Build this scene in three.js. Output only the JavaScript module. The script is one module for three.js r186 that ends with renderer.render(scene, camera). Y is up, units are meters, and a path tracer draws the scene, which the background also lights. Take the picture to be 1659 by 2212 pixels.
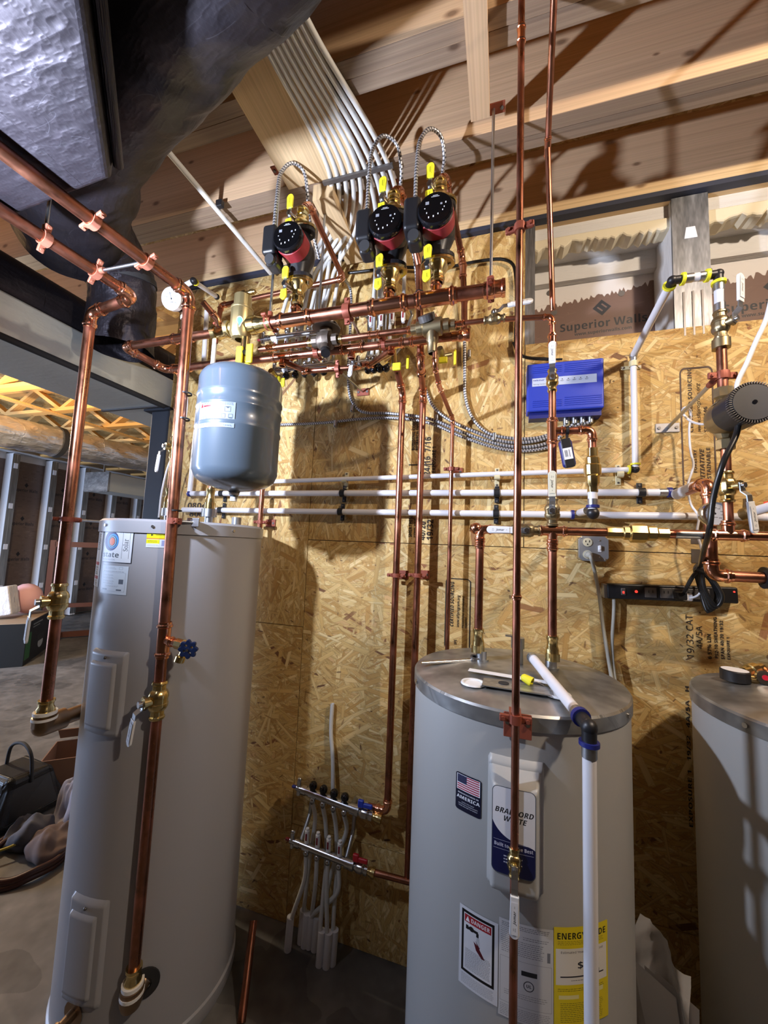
import * as THREE from 'three';
import { mergeGeometries, toCreasedNormals } from 'three/addons/utils/BufferGeometryUtils.js';
import { RoundedBoxGeometry } from 'three/addons/geometries/RoundedBoxGeometry.js';
import { RectAreaLightUniformsLib } from 'three/addons/lights/RectAreaLightUniformsLib.js';
RectAreaLightUniformsLib.init();

// ------------------------------------------------------------------ camera, sky, lights, exposure
// x runs along the OSB wall, y is up from the floor, z comes out of the wall (wall face z = 0).
const scene = new THREE.Scene();
const EYE = 1.595, OUT = 1.595, FOC = 830, CX = 829.5, CY = 1106;
const AX = [0.95693636, 0.01197212, -0.2900508], AU = [0.04003664, -0.99504415, 0.09101761], AZ = [0.28752367, 0.09871072, 0.95267325];
const camera = new THREE.PerspectiveCamera(2 * Math.atan(1106 / FOC) * 180 / Math.PI, 1659 / 2212, 0.02, 60);
camera.position.set(0, EYE, OUT);
camera.quaternion.setFromRotationMatrix(new THREE.Matrix4().makeBasis(
  new THREE.Vector3(AX[0], AU[0], -AZ[0]), new THREE.Vector3(-AX[1], -AU[1], AZ[1]), new THREE.Vector3(-AX[2], -AU[2], AZ[2])));
camera.updateMatrixWorld();
const renderer = new THREE.WebGLRenderer({ antialias: true });
renderer.toneMapping = THREE.LinearToneMapping;
renderer.toneMappingExposure = 1.0;
renderer.shadowMap.enabled = true;
scene.background = new THREE.Color(0x9db4cc);

const LAMP_A = new THREE.Vector3(-1.20, 2.10, 1.28);    // work light hung from the pipes beside the tanks
const LAMP_B = new THREE.Vector3(1.12, 2.87, 1.25);     // bulb on the joists
function pointLamp(p, hex, power, size) {
  const l = new THREE.PointLight(hex, power, 0, 2); l.position.copy(p); l.castShadow = true; l.shadow.radius = size / 0.02;
  l.shadow.mapSize.set(2048, 2048); scene.add(l); return l;
}
const flood = new THREE.SpotLight(0xdbe6ff, 15, 0, 1.46, 1, 2); flood.position.copy(LAMP_A); flood.target.position.copy(LAMP_A).add(new THREE.Vector3(0.6, 0.34, -0.72)); flood.castShadow = true; flood.shadow.radius = 1.2; flood.shadow.mapSize.set(2048, 2048); scene.add(flood, flood.target);
pointLamp(LAMP_B, 0xffecd6, 7.8, 0.045);
pointLamp(new THREE.Vector3(-4.3, 2.55, -0.2), 0xffe6c4, 13, 0.04);
// daylight inferred in the far room: unseen area light, no doorway is modelled
const day = new THREE.RectAreaLight(0xbfd6ff, 34, 1.6, 2.0); day.position.set(-7.0, 1.25, 1.9); day.lookAt(-5.6, 0.2, -2.4); scene.add(day);

// ------------------------------------------------------------------ pixels to places
const V = (x, y, z) => new THREE.Vector3(x, y, z);
function ray(px, py) {
  const d = [px - CX, py - CY, FOC], dot = (a) => d[0] * a[0] + d[1] * a[1] + d[2] * a[2];
  return V(dot(AX), dot(AU), -dot(AZ));
}
const P = (px, py, z) => { const r = ray(px, py), t = (OUT - z) / -r.z; return V(r.x * t, EYE + r.y * t, z); };     // at a distance z from the wall
const atY = (px, py, y) => { const r = ray(px, py), t = (y - EYE) / r.y; return V(r.x * t, y, OUT + r.z * t); };     // at a height
const yOn = (px, py, z) => P(px, py, z).y;
function onCyl(cx, cz, r, px, py) {     // nearest hit on an upright cylinder: angle and height
  const d = ray(px, py), ox = -cx, oz = OUT - cz, a = d.x * d.x + d.z * d.z, b = ox * d.x + oz * d.z, c = ox * ox + oz * oz - r * r;
  const q = b * b - a * c, t = q < 0 ? -b / a : (-b - Math.sqrt(q)) / a;
  return { th: Math.atan2(d.x * t - cx, OUT + d.z * t - cz), y: EYE + d.y * t };
}

// ------------------------------------------------------------------ random, noise, textures
let seedState = 7;
const reseed = (s) => { seedState = s; };
const rnd = () => { seedState = (seedState + 0x6d2b79f5) | 0; let t = Math.imul(seedState ^ (seedState >>> 15), 1 | seedState); t = (t + Math.imul(t ^ (t >>> 7), 61 | t)) ^ t; return ((t ^ (t >>> 14)) >>> 0) / 4294967296; };
const rr = (a, b) => a + (b - a) * rnd();
const hash = (x, y) => { let h = Math.imul(x, 374761393) + Math.imul(y, 668265263); h = Math.imul(h ^ (h >>> 13), 1274126177); return ((h ^ (h >>> 16)) >>> 0) / 4294967296; };
function vnoise(x, y, per) {
  const xi = Math.floor(x), yi = Math.floor(y), fx = x - xi, fy = y - yi, m = (v) => ((v % per) + per) % per, s = (t) => t * t * (3 - 2 * t);
  const a = hash(m(xi), m(yi)), b = hash(m(xi + 1), m(yi)), c = hash(m(xi), m(yi + 1)), d = hash(m(xi + 1), m(yi + 1)), u = s(fx), v = s(fy);
  return a + (b - a) * u + (c - a) * v + (a - b - c + d) * u * v;
}
function fbm(x, y, per, oct = 4) { let s = 0, a = 0.5, n = 0; for (let i = 0; i < oct; i++) { s += a * vnoise(x, y, per); n += a; x *= 2; y *= 2; per *= 2; a *= 0.5; } return s / n; }
function canvasTex(w, h, draw, srgb = true) {
  const c = document.createElement('canvas'); c.width = w; c.height = h; draw(c.getContext('2d'), w, h);
  const t = new THREE.CanvasTexture(c); if (srgb) t.colorSpace = THREE.SRGBColorSpace; t.wrapS = t.wrapT = THREE.RepeatWrapping; t.anisotropy = 8; return t;
}
function dataTex(n, f, srgb = false) {
  const d = new Uint8Array(n * n * 4);
  for (let j = 0; j < n; j++) for (let i = 0; i < n; i++) { const v = f(i / n, j / n), k = (j * n + i) * 4; if (Array.isArray(v)) { d[k] = v[0]; d[k + 1] = v[1]; d[k + 2] = v[2]; } else d[k] = d[k + 1] = d[k + 2] = Math.max(0, Math.min(255, v * 255)); d[k + 3] = 255; }
  const t = new THREE.DataTexture(d, n, n); t.magFilter = THREE.LinearFilter; t.minFilter = THREE.LinearMipmapLinearFilter; t.generateMipmaps = true;
  t.wrapS = t.wrapT = THREE.RepeatWrapping; if (srgb) t.colorSpace = THREE.SRGBColorSpace; t.needsUpdate = true; return t;
}
const rgb = (r, g, b) => `rgb(${r | 0},${g | 0},${b | 0})`;

// strand board, 2.44 m square
reseed(11);
const osbTex = canvasTex(2048, 2048, (g, W) => {
  g.fillStyle = rgb(205, 166, 110); g.fillRect(0, 0, W, W);
  const tones = [[214, 182, 118], [208, 173, 107], [222, 192, 130], [198, 160, 94], [212, 178, 112], [230, 204, 146], [188, 147, 82], [205, 168, 102]];
  for (let i = 0; i < 26000; i++) {
    const x = rnd() * W, y = rnd() * W, big = rnd() < 0.4, L = big ? rr(40, 120) : rr(16, 70), w = big ? rr(6, 17) : rr(2.5, 9), a = rnd() < 0.6 ? rr(-0.7, 0.7) : rr(-1.57, 1.57), t = tones[(rnd() * tones.length) | 0], k = rr(-8, 8);
    const dark = rnd() < 0.012, al = rr(0.3, 0.8);
    const cr = dark ? rr(110, 150) : t[0] + k, cg = dark ? cr * 0.66 : t[1] + k, cb = dark ? cr * 0.4 : t[2] + k * 0.8;
    for (const dx of [0, x < 130 ? W : x > W - 130 ? -W : 0]) for (const dy of [0, y < 130 ? W : y > W - 130 ? -W : 0]) {
      g.save(); g.translate(x + dx, y + dy); g.rotate(a); g.globalAlpha = al; g.fillStyle = rgb(cr, cg, cb);
      const j = [rr(-9, 9), rr(-9, 9), rr(-9, 9), rr(-9, 9)];
      g.beginPath(); g.moveTo(-L / 2 + j[0], -w / 2); g.lineTo(L / 2 + j[1], -w / 2 + j[3] * 0.2); g.lineTo(L / 2 + j[2], w / 2); g.lineTo(-L / 2 + j[3], w / 2 + j[0] * 0.2); g.closePath(); g.fill();
      g.globalAlpha = 0.22; g.strokeStyle = rgb(cr * 0.62, cg * 0.58, cb * 0.5); g.lineWidth = 1; g.stroke();
      g.globalAlpha = 0.13; for (let q = 0; q < 3; q++) { const yy = rr(-w / 2, w / 2); g.beginPath(); g.moveTo(-L / 2, yy); g.lineTo(L / 2, yy + rr(-1, 1)); g.stroke(); }
      g.restore(); if (dx === 0 && dy === 0) continue;
    }
  }
  for (let i = 0; i < 420; i++) {     // bark slivers and knots
    const x = rnd() * W, y = rnd() * W; g.save(); g.translate(x, y); g.rotate(rr(-1.5, 1.5)); g.globalAlpha = rr(0.35, 0.8); const v = rr(60, 105); g.fillStyle = rgb(v, v * 0.66, v * 0.42);
    g.beginPath(); g.ellipse(0, 0, rr(2, 13), rr(1, 3.4), 0, 0, 7); g.fill(); g.restore();
  }
});
// sawn softwood: grain runs along u, 1 m square
function woodTex(seed, base, contrast, knots) {
  reseed(seed);
  return canvasTex(1024, 1024, (g, W) => {
    g.fillStyle = rgb(...base); g.fillRect(0, 0, W, W);
    for (let i = 0; i < 900; i++) { const y = rnd() * W, k = rr(-contrast, contrast * 0.7); g.globalAlpha = rr(0.08, 0.3); g.strokeStyle = rgb(base[0] + k, base[1] + k * 0.95, base[2] + k * 0.8); g.lineWidth = rr(0.6, 7); g.beginPath(); g.moveTo(0, y); g.bezierCurveTo(W * 0.3, y + rr(-14, 14), W * 0.7, y + rr(-14, 14), W, y); g.stroke(); }
    for (let i = 0; i < knots; i++) { const x = rnd() * W, y = rnd() * W, s = rr(4, 15); for (let q = 4; q >= 0; q--) { g.globalAlpha = 0.3; g.fillStyle = rgb(base[0] * (0.45 + q * 0.1), base[1] * (0.38 + q * 0.11), base[2] * (0.32 + q * 0.12)); g.beginPath(); g.ellipse(x, y, s * (1 + q * 0.35), s * (0.6 + q * 0.16), 0, 0, 7); g.fill(); } }
  });
}
const lumberTex = woodTex(21, [212, 182, 138], 40, 9), webTex = woodTex(22, [204, 170, 132], 34, 10), lvlTex = woodTex(23, [164, 138, 112], 45, 3), trussTex = woodTex(24, [214, 166, 96], 36, 12);
const crinkle = dataTex(512, (u, v) => { let s = 0, a = 1; for (let i = 0, p = 5; i < 4; i++, p *= 2) { s += a * (1 - Math.abs(2 * vnoise(u * p * 1.0 + i * 3.7, v * p * 2.0 + i * 1.3, p * 2) - 1)); a *= 0.55; } return s / 2.1; });
const cloudy = dataTex(512, (u, v) => { const f = fbm(u * 6, v * 6, 6, 5); return f; });
const concreteTex = dataTex(1024, (u, v) => { const f = fbm(u * 5, v * 5, 5, 6), h = fbm(u * 40 + 9, v * 40, 40, 3), k = 104 + 62 * (f - 0.5) + 34 * (h - 0.5) - (fbm(u * 9 + 4, v * 9 + 7, 9, 3) > 0.66 ? 16 : 0); return [k * 1.02, k, k * 0.965]; }, true);
const galvTex = dataTex(512, (u, v) => { const f = fbm(u * 5, v * 5, 5, 4), h = fbm(u * 22, v * 22, 22, 2), k = 158 + 90 * (f - 0.5) + 40 * (h - 0.5); return [k, k, k * 0.985]; }, true);
const cableTex = canvasTex(64, 64, (g, W) => { g.fillStyle = rgb(196, 196, 198); g.fillRect(0, 0, W, W); g.fillStyle = rgb(84, 84, 88); for (let i = -1; i < 3; i++) { g.beginPath(); g.moveTo(i * 64, 0); g.lineTo(i * 64 + 26, 0); g.lineTo(i * 64 + 58, 64); g.lineTo(i * 64 + 32, 64); g.fill(); } });

// ------------------------------------------------------------------ materials
const M = {};
const mat = (o) => new THREE.MeshStandardMaterial(o);
const lin = (r, g, b) => new THREE.Color().setRGB(r, g, b);
const rep = (t, x, y = x) => { const c = t.clone(); c.repeat.set(x, y); c.needsUpdate = true; return c; };
const copperTex = dataTex(256, (u, v) => { const f = fbm(u * 4, v * 16, 16, 4), k = 0.82 + 0.34 * (f - 0.5); return [Math.min(255, 206 * k), 138 * k * (1 - 0.10 * (f - 0.5)), 110 * k]; }, true);
const copperRough = dataTex(256, (u, v) => 0.2 + 0.3 * fbm(u * 4, v * 12, 12, 4));
M.copper = mat({ map: copperTex, roughness: 1, roughnessMap: copperRough, metalness: 1 });
M.fit = mat({ color: lin(0.78, 0.37, 0.23), roughness: 0.2, metalness: 1 });
M.clampCu = mat({ color: lin(0.27, 0.07, 0.04), roughness: 0.5, metalness: 0.35 });
M.brass = mat({ color: lin(0.72, 0.56, 0.25), roughness: 0.24, metalness: 1 });
M.bronze = mat({ color: lin(0.36, 0.29, 0.17), roughness: 0.42, metalness: 1 });
M.oldBronze = mat({ color: lin(0.30, 0.2, 0.12), roughness: 0.4, metalness: 1 });
M.steel = mat({ color: lin(0.62, 0.62, 0.62), roughness: 0.22, metalness: 1 });
M.zinc = mat({ color: lin(0.50, 0.52, 0.54), roughness: 0.36, metalness: 1 });
M.galv = mat({ map: galvTex, roughness: 0.38, metalness: 0.75 });
M.lead = mat({ color: lin(0.16, 0.15, 0.145), roughness: 0.45, metalness: 0.7 });
M.osb = mat({ map: osbTex, bumpMap: osbTex, bumpScale: 0.0012, roughness: 0.74 });
M.osbDim = M.osb;
M.lumber = mat({ map: lumberTex, roughness: 0.75 }); M.web = mat({ map: webTex, roughness: 0.78 }); M.lvl = mat({ map: lvlTex, roughness: 0.7 }); M.truss = mat({ map: trussTex, roughness: 0.75 });
M.concrete = mat({ map: concreteTex, bumpMap: cloudy, bumpScale: 0.002, roughness: 0.62 });
reseed(41);
const scrimTex = canvasTex(1024, 1024, (g, W) => {
  g.fillStyle = rgb(128, 122, 130); g.fillRect(0, 0, W, W);
  for (let i = 0; i < 240; i++) { g.globalAlpha = rr(0.04, 0.16); const v = rr(90, 190); g.fillStyle = rgb(v, v * 0.98, v * 1.04); g.beginPath(); g.ellipse(rnd() * W, rnd() * W, rr(10, 90), rr(4, 26), rr(-0.6, 0.2), 0, 7); g.fill(); }
  g.strokeStyle = rgb(205, 203, 212); for (let k = -W; k < W * 2; k += 22) { g.globalAlpha = 0.22; g.lineWidth = 1.2; g.beginPath(); g.moveTo(k, 0); g.lineTo(k + W * 0.42, W); g.stroke(); g.beginPath(); g.moveTo(k, 0); g.lineTo(k - W * 0.42, W); g.stroke(); }
  for (let i = 0; i < 90; i++) { g.globalAlpha = rr(0.2, 0.6); g.lineWidth = rr(0.8, 2.6); g.strokeStyle = rgb(220, 222, 232); const x = rnd() * W, y = rnd() * W; g.beginPath(); g.moveTo(x, y); g.bezierCurveTo(x + rr(-50, 50), y + rr(-20, 20), x + rr(-90, 90), y + rr(-50, 50), x + rr(-130, 130), y + rr(-50, 50)); g.stroke(); }
});
const crinkleFine = rep(crinkle, 2, 2);
M.foil = mat({ color: lin(0.14, 0.134, 0.145), map: scrimTex, roughness: 0.45, metalness: 0.7, bumpMap: crinkle, bumpScale: 0.004 });
M.studSteel = mat({ map: galvTex, color: lin(0.72, 0.74, 0.8), roughness: 0.45, metalness: 0.6 });
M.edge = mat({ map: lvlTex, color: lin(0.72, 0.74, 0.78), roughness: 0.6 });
M.foilBright = mat({ color: lin(0.72, 0.70, 0.68), roughness: 0.3, metalness: 0.85, bumpMap: crinkle, bumpScale: 0.014 });
M.sheet = mat({ color: lin(0.60, 0.62, 0.58), roughness: 0.5, metalness: 0.6, bumpMap: crinkle, bumpScale: 0.0012 });
M.black = mat({ color: lin(0.012, 0.012, 0.014), roughness: 0.42 });
M.gloss = mat({ color: lin(0.008, 0.008, 0.010), roughness: 0.1 });
M.matBlack = mat({ color: lin(0.02, 0.02, 0.022), roughness: 0.75 });
M.post = mat({ color: lin(0.016, 0.019, 0.028), roughness: 0.6 });
M.red = mat({ color: lin(0.30, 0.028, 0.035), roughness: 0.4 });
M.yellow = mat({ color: lin(0.86, 0.78, 0.03), roughness: 0.45 });
M.white = mat({ color: lin(0.80, 0.80, 0.82), roughness: 0.42 });
M.grip = mat({ color: lin(0.82, 0.83, 0.84), roughness: 0.38 });
M.ivoryGrip = mat({ color: lin(0.66, 0.63, 0.50), roughness: 0.42 });
M.pex = mat({ color: lin(0.74, 0.73, 0.75), roughness: 0.38 });
M.pexMilk = mat({ color: lin(0.66, 0.66, 0.63), roughness: 0.42 });
M.ivory = mat({ color: lin(0.68, 0.60, 0.36), roughness: 0.5 });
M.blue = mat({ color: lin(0.022, 0.05, 0.42), roughness: 0.4 });
M.blueDeep = mat({ color: lin(0.014, 0.02, 0.16), roughness: 0.42 });
M.tape = mat({ color: lin(0.84, 0.84, 0.82), roughness: 0.6 });
M.state = mat({ color: lin(0.36, 0.365, 0.39), roughness: 0.36 });
M.bw = mat({ color: lin(0.40, 0.40, 0.385), roughness: 0.4 });
M.expo = new THREE.MeshPhysicalMaterial({ color: lin(0.085, 0.115, 0.15), roughness: 0.3, clearcoat: 0.6, clearcoatRoughness: 0.08 });
M.cable = mat({ map: cableTex, roughness: 0.4, metalness: 0.6 });
M.cord = mat({ color: lin(0.42, 0.42, 0.37), roughness: 0.6 });
M.blackCord = mat({ color: lin(0.012, 0.012, 0.012), roughness: 0.3 });
M.foam = mat({ color: lin(0.62, 0.60, 0.57), roughness: 0.85, bumpMap: cloudy, bumpScale: 0.006 });
M.sprayFoam = mat({ color: lin(0.70, 0.62, 0.44), roughness: 0.8, bumpMap: cloudy, bumpScale: 0.01 });
M.insul = mat({ color: lin(0.70, 0.69, 0.68), roughness: 0.9, bumpMap: cloudy, bumpScale: 0.012 });
M.redGlow = mat({ color: lin(0.4, 0.02, 0.02), emissive: lin(1, 0.06, 0.04), emissiveIntensity: 1.2, roughness: 0.4 });
M.card = mat({ color: lin(0.24, 0.13, 0.08), roughness: 0.85 });
M.clothA = mat({ color: lin(0.34, 0.33, 0.38), roughness: 0.95 }); M.clothB = mat({ color: lin(0.085, 0.085, 0.10), roughness: 0.95 });
M.maroonHose = mat({ color: lin(0.05, 0.016, 0.012), roughness: 0.4 });
M.yellowCord = mat({ color: lin(0.46, 0.36, 0.04), roughness: 0.5 });
M.brownFoil = mat({ color: lin(0.13, 0.095, 0.075), roughness: 0.6 });
M.pink = mat({ color: lin(0.74, 0.42, 0.40), roughness: 0.7 });
M.mahogany = mat({ color: lin(0.13, 0.045, 0.025), roughness: 0.5 });

// ------------------------------------------------------------------ geometry helpers
const Yax = V(0, 1, 0);
function clean(g) { const o = g.index ? g.toNonIndexed() : g.clone(); for (const n of Object.keys(o.attributes)) if (!['position', 'normal', 'uv'].includes(n)) o.deleteAttribute(n); return o; }
const mg = (...l) => mergeGeometries(l.flat().map(clean));
const aim = (g, p, d) => { g.applyQuaternion(new THREE.Quaternion().setFromUnitVectors(Yax, d.clone().normalize())); return g.translate(p.x, p.y, p.z); };
const cyl = (a, b, r, seg = 18, r2 = r) => { const d = b.clone().sub(a), L = d.length(), g = new THREE.CylinderGeometry(r2, r, L, seg); g.attributes.uv.array.forEach((v, i, A) => { if (i % 2) A[i] = v * L * 2; }); return aim(g, a.clone().add(b).multiplyScalar(0.5), d); };
const lathe = (prof, p, d, seg = 24) => aim(toCreasedNormals(new THREE.LatheGeometry(prof.map(([r, y]) => new THREE.Vector2(Math.max(r, 1e-5), y)), seg), 0.62), p, d);
const box = (x0, x1, y0, y1, z0, z1) => new THREE.BoxGeometry(x1 - x0, y1 - y0, z1 - z0).translate((x0 + x1) / 2, (y0 + y1) / 2, (z0 + z1) / 2);
const rbox = (w, h, d, p, r = 0.006, s = 2) => new RoundedBoxGeometry(w, h, d, s, Math.min(r, w / 2.05, h / 2.05, d / 2.05)).translate(p.x, p.y, p.z);
const ball = (p, r, sx = 1, sy = 1, sz = 1, n = 16) => new THREE.SphereGeometry(r, n, Math.max(8, n >> 1)).scale(sx, sy, sz).translate(p.x, p.y, p.z);
const frame = (g, p, X, Y, Z) => g.applyMatrix4(new THREE.Matrix4().makeBasis(X, Y, Z).setPosition(p));
function uvBox(g, s = 1, ox = 0, oy = 0, swap = false) {    // uv in metres, by the way each face points
  g = clean(g); const p = g.attributes.position, n = g.attributes.normal, u = g.attributes.uv;
  for (let i = 0; i < p.count; i++) { const ax = Math.abs(n.getX(i)), ay = Math.abs(n.getY(i)), az = Math.abs(n.getZ(i)); let a, b; if (az >= ax && az >= ay) { a = p.getX(i); b = p.getY(i); } else if (ay >= ax) { a = p.getX(i); b = p.getZ(i); } else { a = p.getZ(i); b = p.getY(i); } if (swap) [a, b] = [b, a]; u.setXY(i, a / s + ox, b / s + oy); }
  return g;
}
function sweep(pts, r, seg = 10, k = 6, closed = false) {
  const c = new THREE.CatmullRomCurve3(pts, closed, 'centripetal'), L = c.getLength(), g = new THREE.TubeGeometry(c, Math.max(6, pts.length * k), r, seg, closed);
  g.attributes.uv.array.forEach((v, i, A) => { if (i % 2 === 0) A[i] = v * L; }); return g;
}
function elbowGeo(c, u, v, r, R = 1.9) {      // fitting at a corner; u and v point away from the corner along the two pipes
  const q = new THREE.QuadraticBezierCurve3(c.clone().addScaledVector(u, r * R), c.clone(), c.clone().addScaledVector(v, r * R));
  const l = [new THREE.TubeGeometry(q, 10, r * 1.13, 16, false)];
  for (const d of [u, v]) l.push(lathe([[r * 1.02, r * (R + 1.5)], [r * 1.16, r * (R + 1.5)], [r * 1.16, r * (R + 1.1)], [r * 1.32, r * (R + 0.95)], [r * 1.36, r * (R + 0.75)], [r * 1.32, r * (R + 0.55)], [r * 1.14, r * (R + 0.4)], [r * 1.13, r * R - 0.002]].reverse(), c, d, 18));
  return mg(l);
}
const couplingGeo = (p, d, r, L = 5) => { const h = r * L / 2, e = [[1.02, 0], [1.16, 0], [1.16, 0.35], [1.36, 0.55], [1.36, 0.85], [1.15, 1.05]]; return lathe([...e.map(([a, y]) => [a * r, -h + y * r]), ...e.slice().reverse().map(([a, y]) => [a * r, h - y * r])], p, d, 20); };
const teeGeo = (p, d, b, r, rb = r, L = 6.4) => mg(couplingGeo(p, d, r, L), lathe([[rb * 1.13, 0], [rb * 1.13, r * 1.1 + rb * 0.9], [rb * 1.36, r * 1.1 + rb * 1.1], [rb * 1.36, r * 1.1 + rb * 1.4], [rb * 1.16, r * 1.1 + rb * 1.6], [rb * 1.16, r * 1.1 + rb * 2], [rb, r * 1.1 + rb * 2]], p, b, 18));

// ------------------------------------------------------------------ things and parts
const taken = {};
function numbered(n) { const k = taken[n] = (taken[n] ?? -1) + 1; return k ? `${n}_${String(k).padStart(3, '0')}` : n; }
function thing(name, label, category, group, parent = scene) { const o = new THREE.Group(); o.name = numbered(name); o.userData = { label, category }; if (group) o.userData.group = group; parent.add(o); return o; }
function part(parent, name, g, m, label) { const o = new THREE.Mesh(g, m); o.name = name; o.castShadow = o.receiveShadow = true; if (label) o.userData.label = label; parent.add(o); return o; }
function single(name, label, category, g, m, group) { const o = part(scene, numbered(name), g, m); o.userData = { label, category }; if (group) o.userData.group = group; return o; }
function structure(name) { const o = new THREE.Group(); o.name = name; o.userData = { kind: 'structure' }; scene.add(o); return o; }
const each = (t, name, list, m) => list.forEach((g) => part(t, name, g, m));
const dirTo = (a, b) => b.clone().sub(a).normalize();

// a pipe run: straight tubes with a fitting at every corner
function run(t, pts, r, m = M.copper, fm = M.fit, R = 1.9) {
  for (let i = 0; i < pts.length - 1; i++) {
    const d = dirTo(pts[i], pts[i + 1]), a = pts[i].clone(), b = pts[i + 1].clone();
    if (i > 0) a.addScaledVector(d, r * R); if (i < pts.length - 2) b.addScaledVector(d, -r * R);
    part(t, 'tube', cyl(a, b, r), m);
    if (i > 0) part(t, 'elbow', elbowGeo(pts[i], dirTo(pts[i], pts[i - 1]), d, r, R), fm);
  }
  return t;
}
const coupling = (t, p, d, r, L = 5, m = M.fit) => part(t, 'coupling', couplingGeo(p, d, r, L), m);
const tee = (t, p, d, b, r, rb = r, m = M.fit) => part(t, 'tee', teeGeo(p, d, b, r, rb), m);
// brass adapter between a copper tube and a threaded port
const adapterGeo = (p, d, r, L) => { const hex = new THREE.CylinderGeometry(r * 1.75, r * 1.75, L * 0.3, 6).translate(0, L * 0.35, 0); return mg(lathe([[r, L * -0.5], [r * 1.35, L * -0.5], [r * 1.4, L * -0.38], [r * 1.2, L * -0.3], [r * 1.2, L * -0.1], [r * 1.45, L * 0.05], [r * 1.45, L * 0.5], [r, L * 0.5]], p, d, 20), aim(hex, p, d)); };

const gripPrint = (fg, bg) => canvasTex(64, 256, (g, W, H) => { g.fillStyle = bg; g.fillRect(0, 0, W, H); g.save(); g.translate(W / 2, H / 2); g.rotate(Math.PI / 2); g.fillStyle = fg; g.font = 'italic bold 36px sans-serif'; g.textAlign = 'center'; g.textBaseline = 'middle'; g.fillText('Jomar', 6, 0); g.font = '13px sans-serif'; g.fillText('600', -86, -9); g.fillText('WOG', -86, 8); g.fillText('3/4', 90, 0); g.restore(); });
const yellowPrint = canvasTex(64, 160, (g, W, H) => { g.fillStyle = '#e8df2c'; g.fillRect(0, 0, W, H); g.save(); g.translate(W / 2, H / 2); g.rotate(Math.PI / 2); g.fillStyle = '#2a2a10'; g.font = 'bold 26px sans-serif'; g.textAlign = 'center'; g.textBaseline = 'middle'; g.fillRect(-58, -9, 116, 6); g.fillRect(-50, 3, 92, 5); g.restore(); });
M.printWhite = mat({ map: gripPrint('#20242c', '#e9ebee'), roughness: 0.4 });
M.printIvory = mat({ map: gripPrint('#26241c', '#d8d3bb'), roughness: 0.4 });
M.printYellow = mat({ map: yellowPrint, roughness: 0.45 });
// lever in its own frame: x along the lever, y away from the valve body
function leverGeo(w, len, lift, y0) {
  const s = new THREE.Shape(); s.moveTo(-0.008, y0); s.lineTo(0.016, y0); s.lineTo(0.028, y0 + lift); s.lineTo(len, y0 + lift); s.lineTo(len, y0 + lift + 0.0025); s.lineTo(0.027, y0 + lift + 0.0025); s.lineTo(0.015, y0 + 0.0025); s.lineTo(-0.008, y0 + 0.0025);
  return new THREE.ExtrudeGeometry(s, { depth: w, bevelEnabled: false }).translate(0, 0, -w / 2);
}
function gripGeo(w, x0, len, y) {
  const s = new THREE.Shape(), h = w / 2; s.moveTo(x0, -h * 0.86); s.lineTo(len - h, -h); s.absarc(len - h, 0, h, -Math.PI / 2, Math.PI / 2, false); s.lineTo(x0, h * 0.86); s.closePath();
  return new THREE.ExtrudeGeometry(s, { depth: 0.004, bevelEnabled: true, bevelSize: 0.0012, bevelThickness: 0.0014, bevelSegments: 2, curveSegments: 10 }).rotateX(Math.PI / 2).translate(0, y + 0.0035, 0);
}
// ball valve: axis d, stem direction n, lever direction h
function ballValve(name, label, p, d, n, h, r, o = {}) {
  const t = thing(name, label, 'valve', o.group);
  n = n.clone().addScaledVector(d, -n.dot(d)).normalize(); h = h.clone().addScaledVector(n, -h.dot(n)).normalize();
  const B = o.body || M.brass, w = V(0, 0, 0).crossVectors(h, n), gw = o.w || r * 1.75, len = o.len || 0.1;
  part(t, 'body', lathe([[1.0, -3.9], [1.2, -3.9], [1.34, -3.6], [1.34, -3.3], [1.14, -3.1], [1.14, -2.2], [1.42, -1.9], [1.68, -1.25], [1.72, -0.6], [1.6, -0.5], [1.6, 0.5], [1.72, 0.6], [1.68, 1.25], [1.42, 1.9], [1.14, 2.2], [1.14, 3.1], [1.34, 3.3], [1.34, 3.6], [1.2, 3.9], [1.0, 3.9]].map(([a, b]) => [a * r, b * r * 0.86]), p, d, 22), B);
  part(t, 'bonnet', mg(cyl(p, p.clone().addScaledVector(n, r * 2.5), r * 0.95, 12), cyl(p.clone().addScaledVector(n, r * 2.1), p.clone().addScaledVector(n, r * 2.6), r * 1.2, 6)), B);
  const y0 = r * 2.6;
  const lv = part(t, 'lever', frame(leverGeo(gw * 0.8, len - 0.01, o.lift ?? 0.012, y0), p, h, n, w), M.zinc);
  part(t, 'nut', mg(cyl(p.clone().addScaledVector(n, y0), p.clone().addScaledVector(n, y0 + r * 0.75), r * 0.62, 6)), M.steel);
  part(lv, 'grip', frame(gripGeo(gw, o.grip0 ?? len * 0.36, len, y0 + (o.lift ?? 0.012)), p, h, n, w), o.color || M.grip);
  if (o.print) { const L = len * 0.5, q = new THREE.PlaneGeometry(gw * 0.8, L).rotateX(-Math.PI / 2).rotateY(-Math.PI / 2); part(lv, 'grip_print', frame(q.translate(len * 0.68, y0 + (o.lift ?? 0.012) + 0.0064, 0), p, h, n, w), o.print); }
  return t;
}
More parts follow.
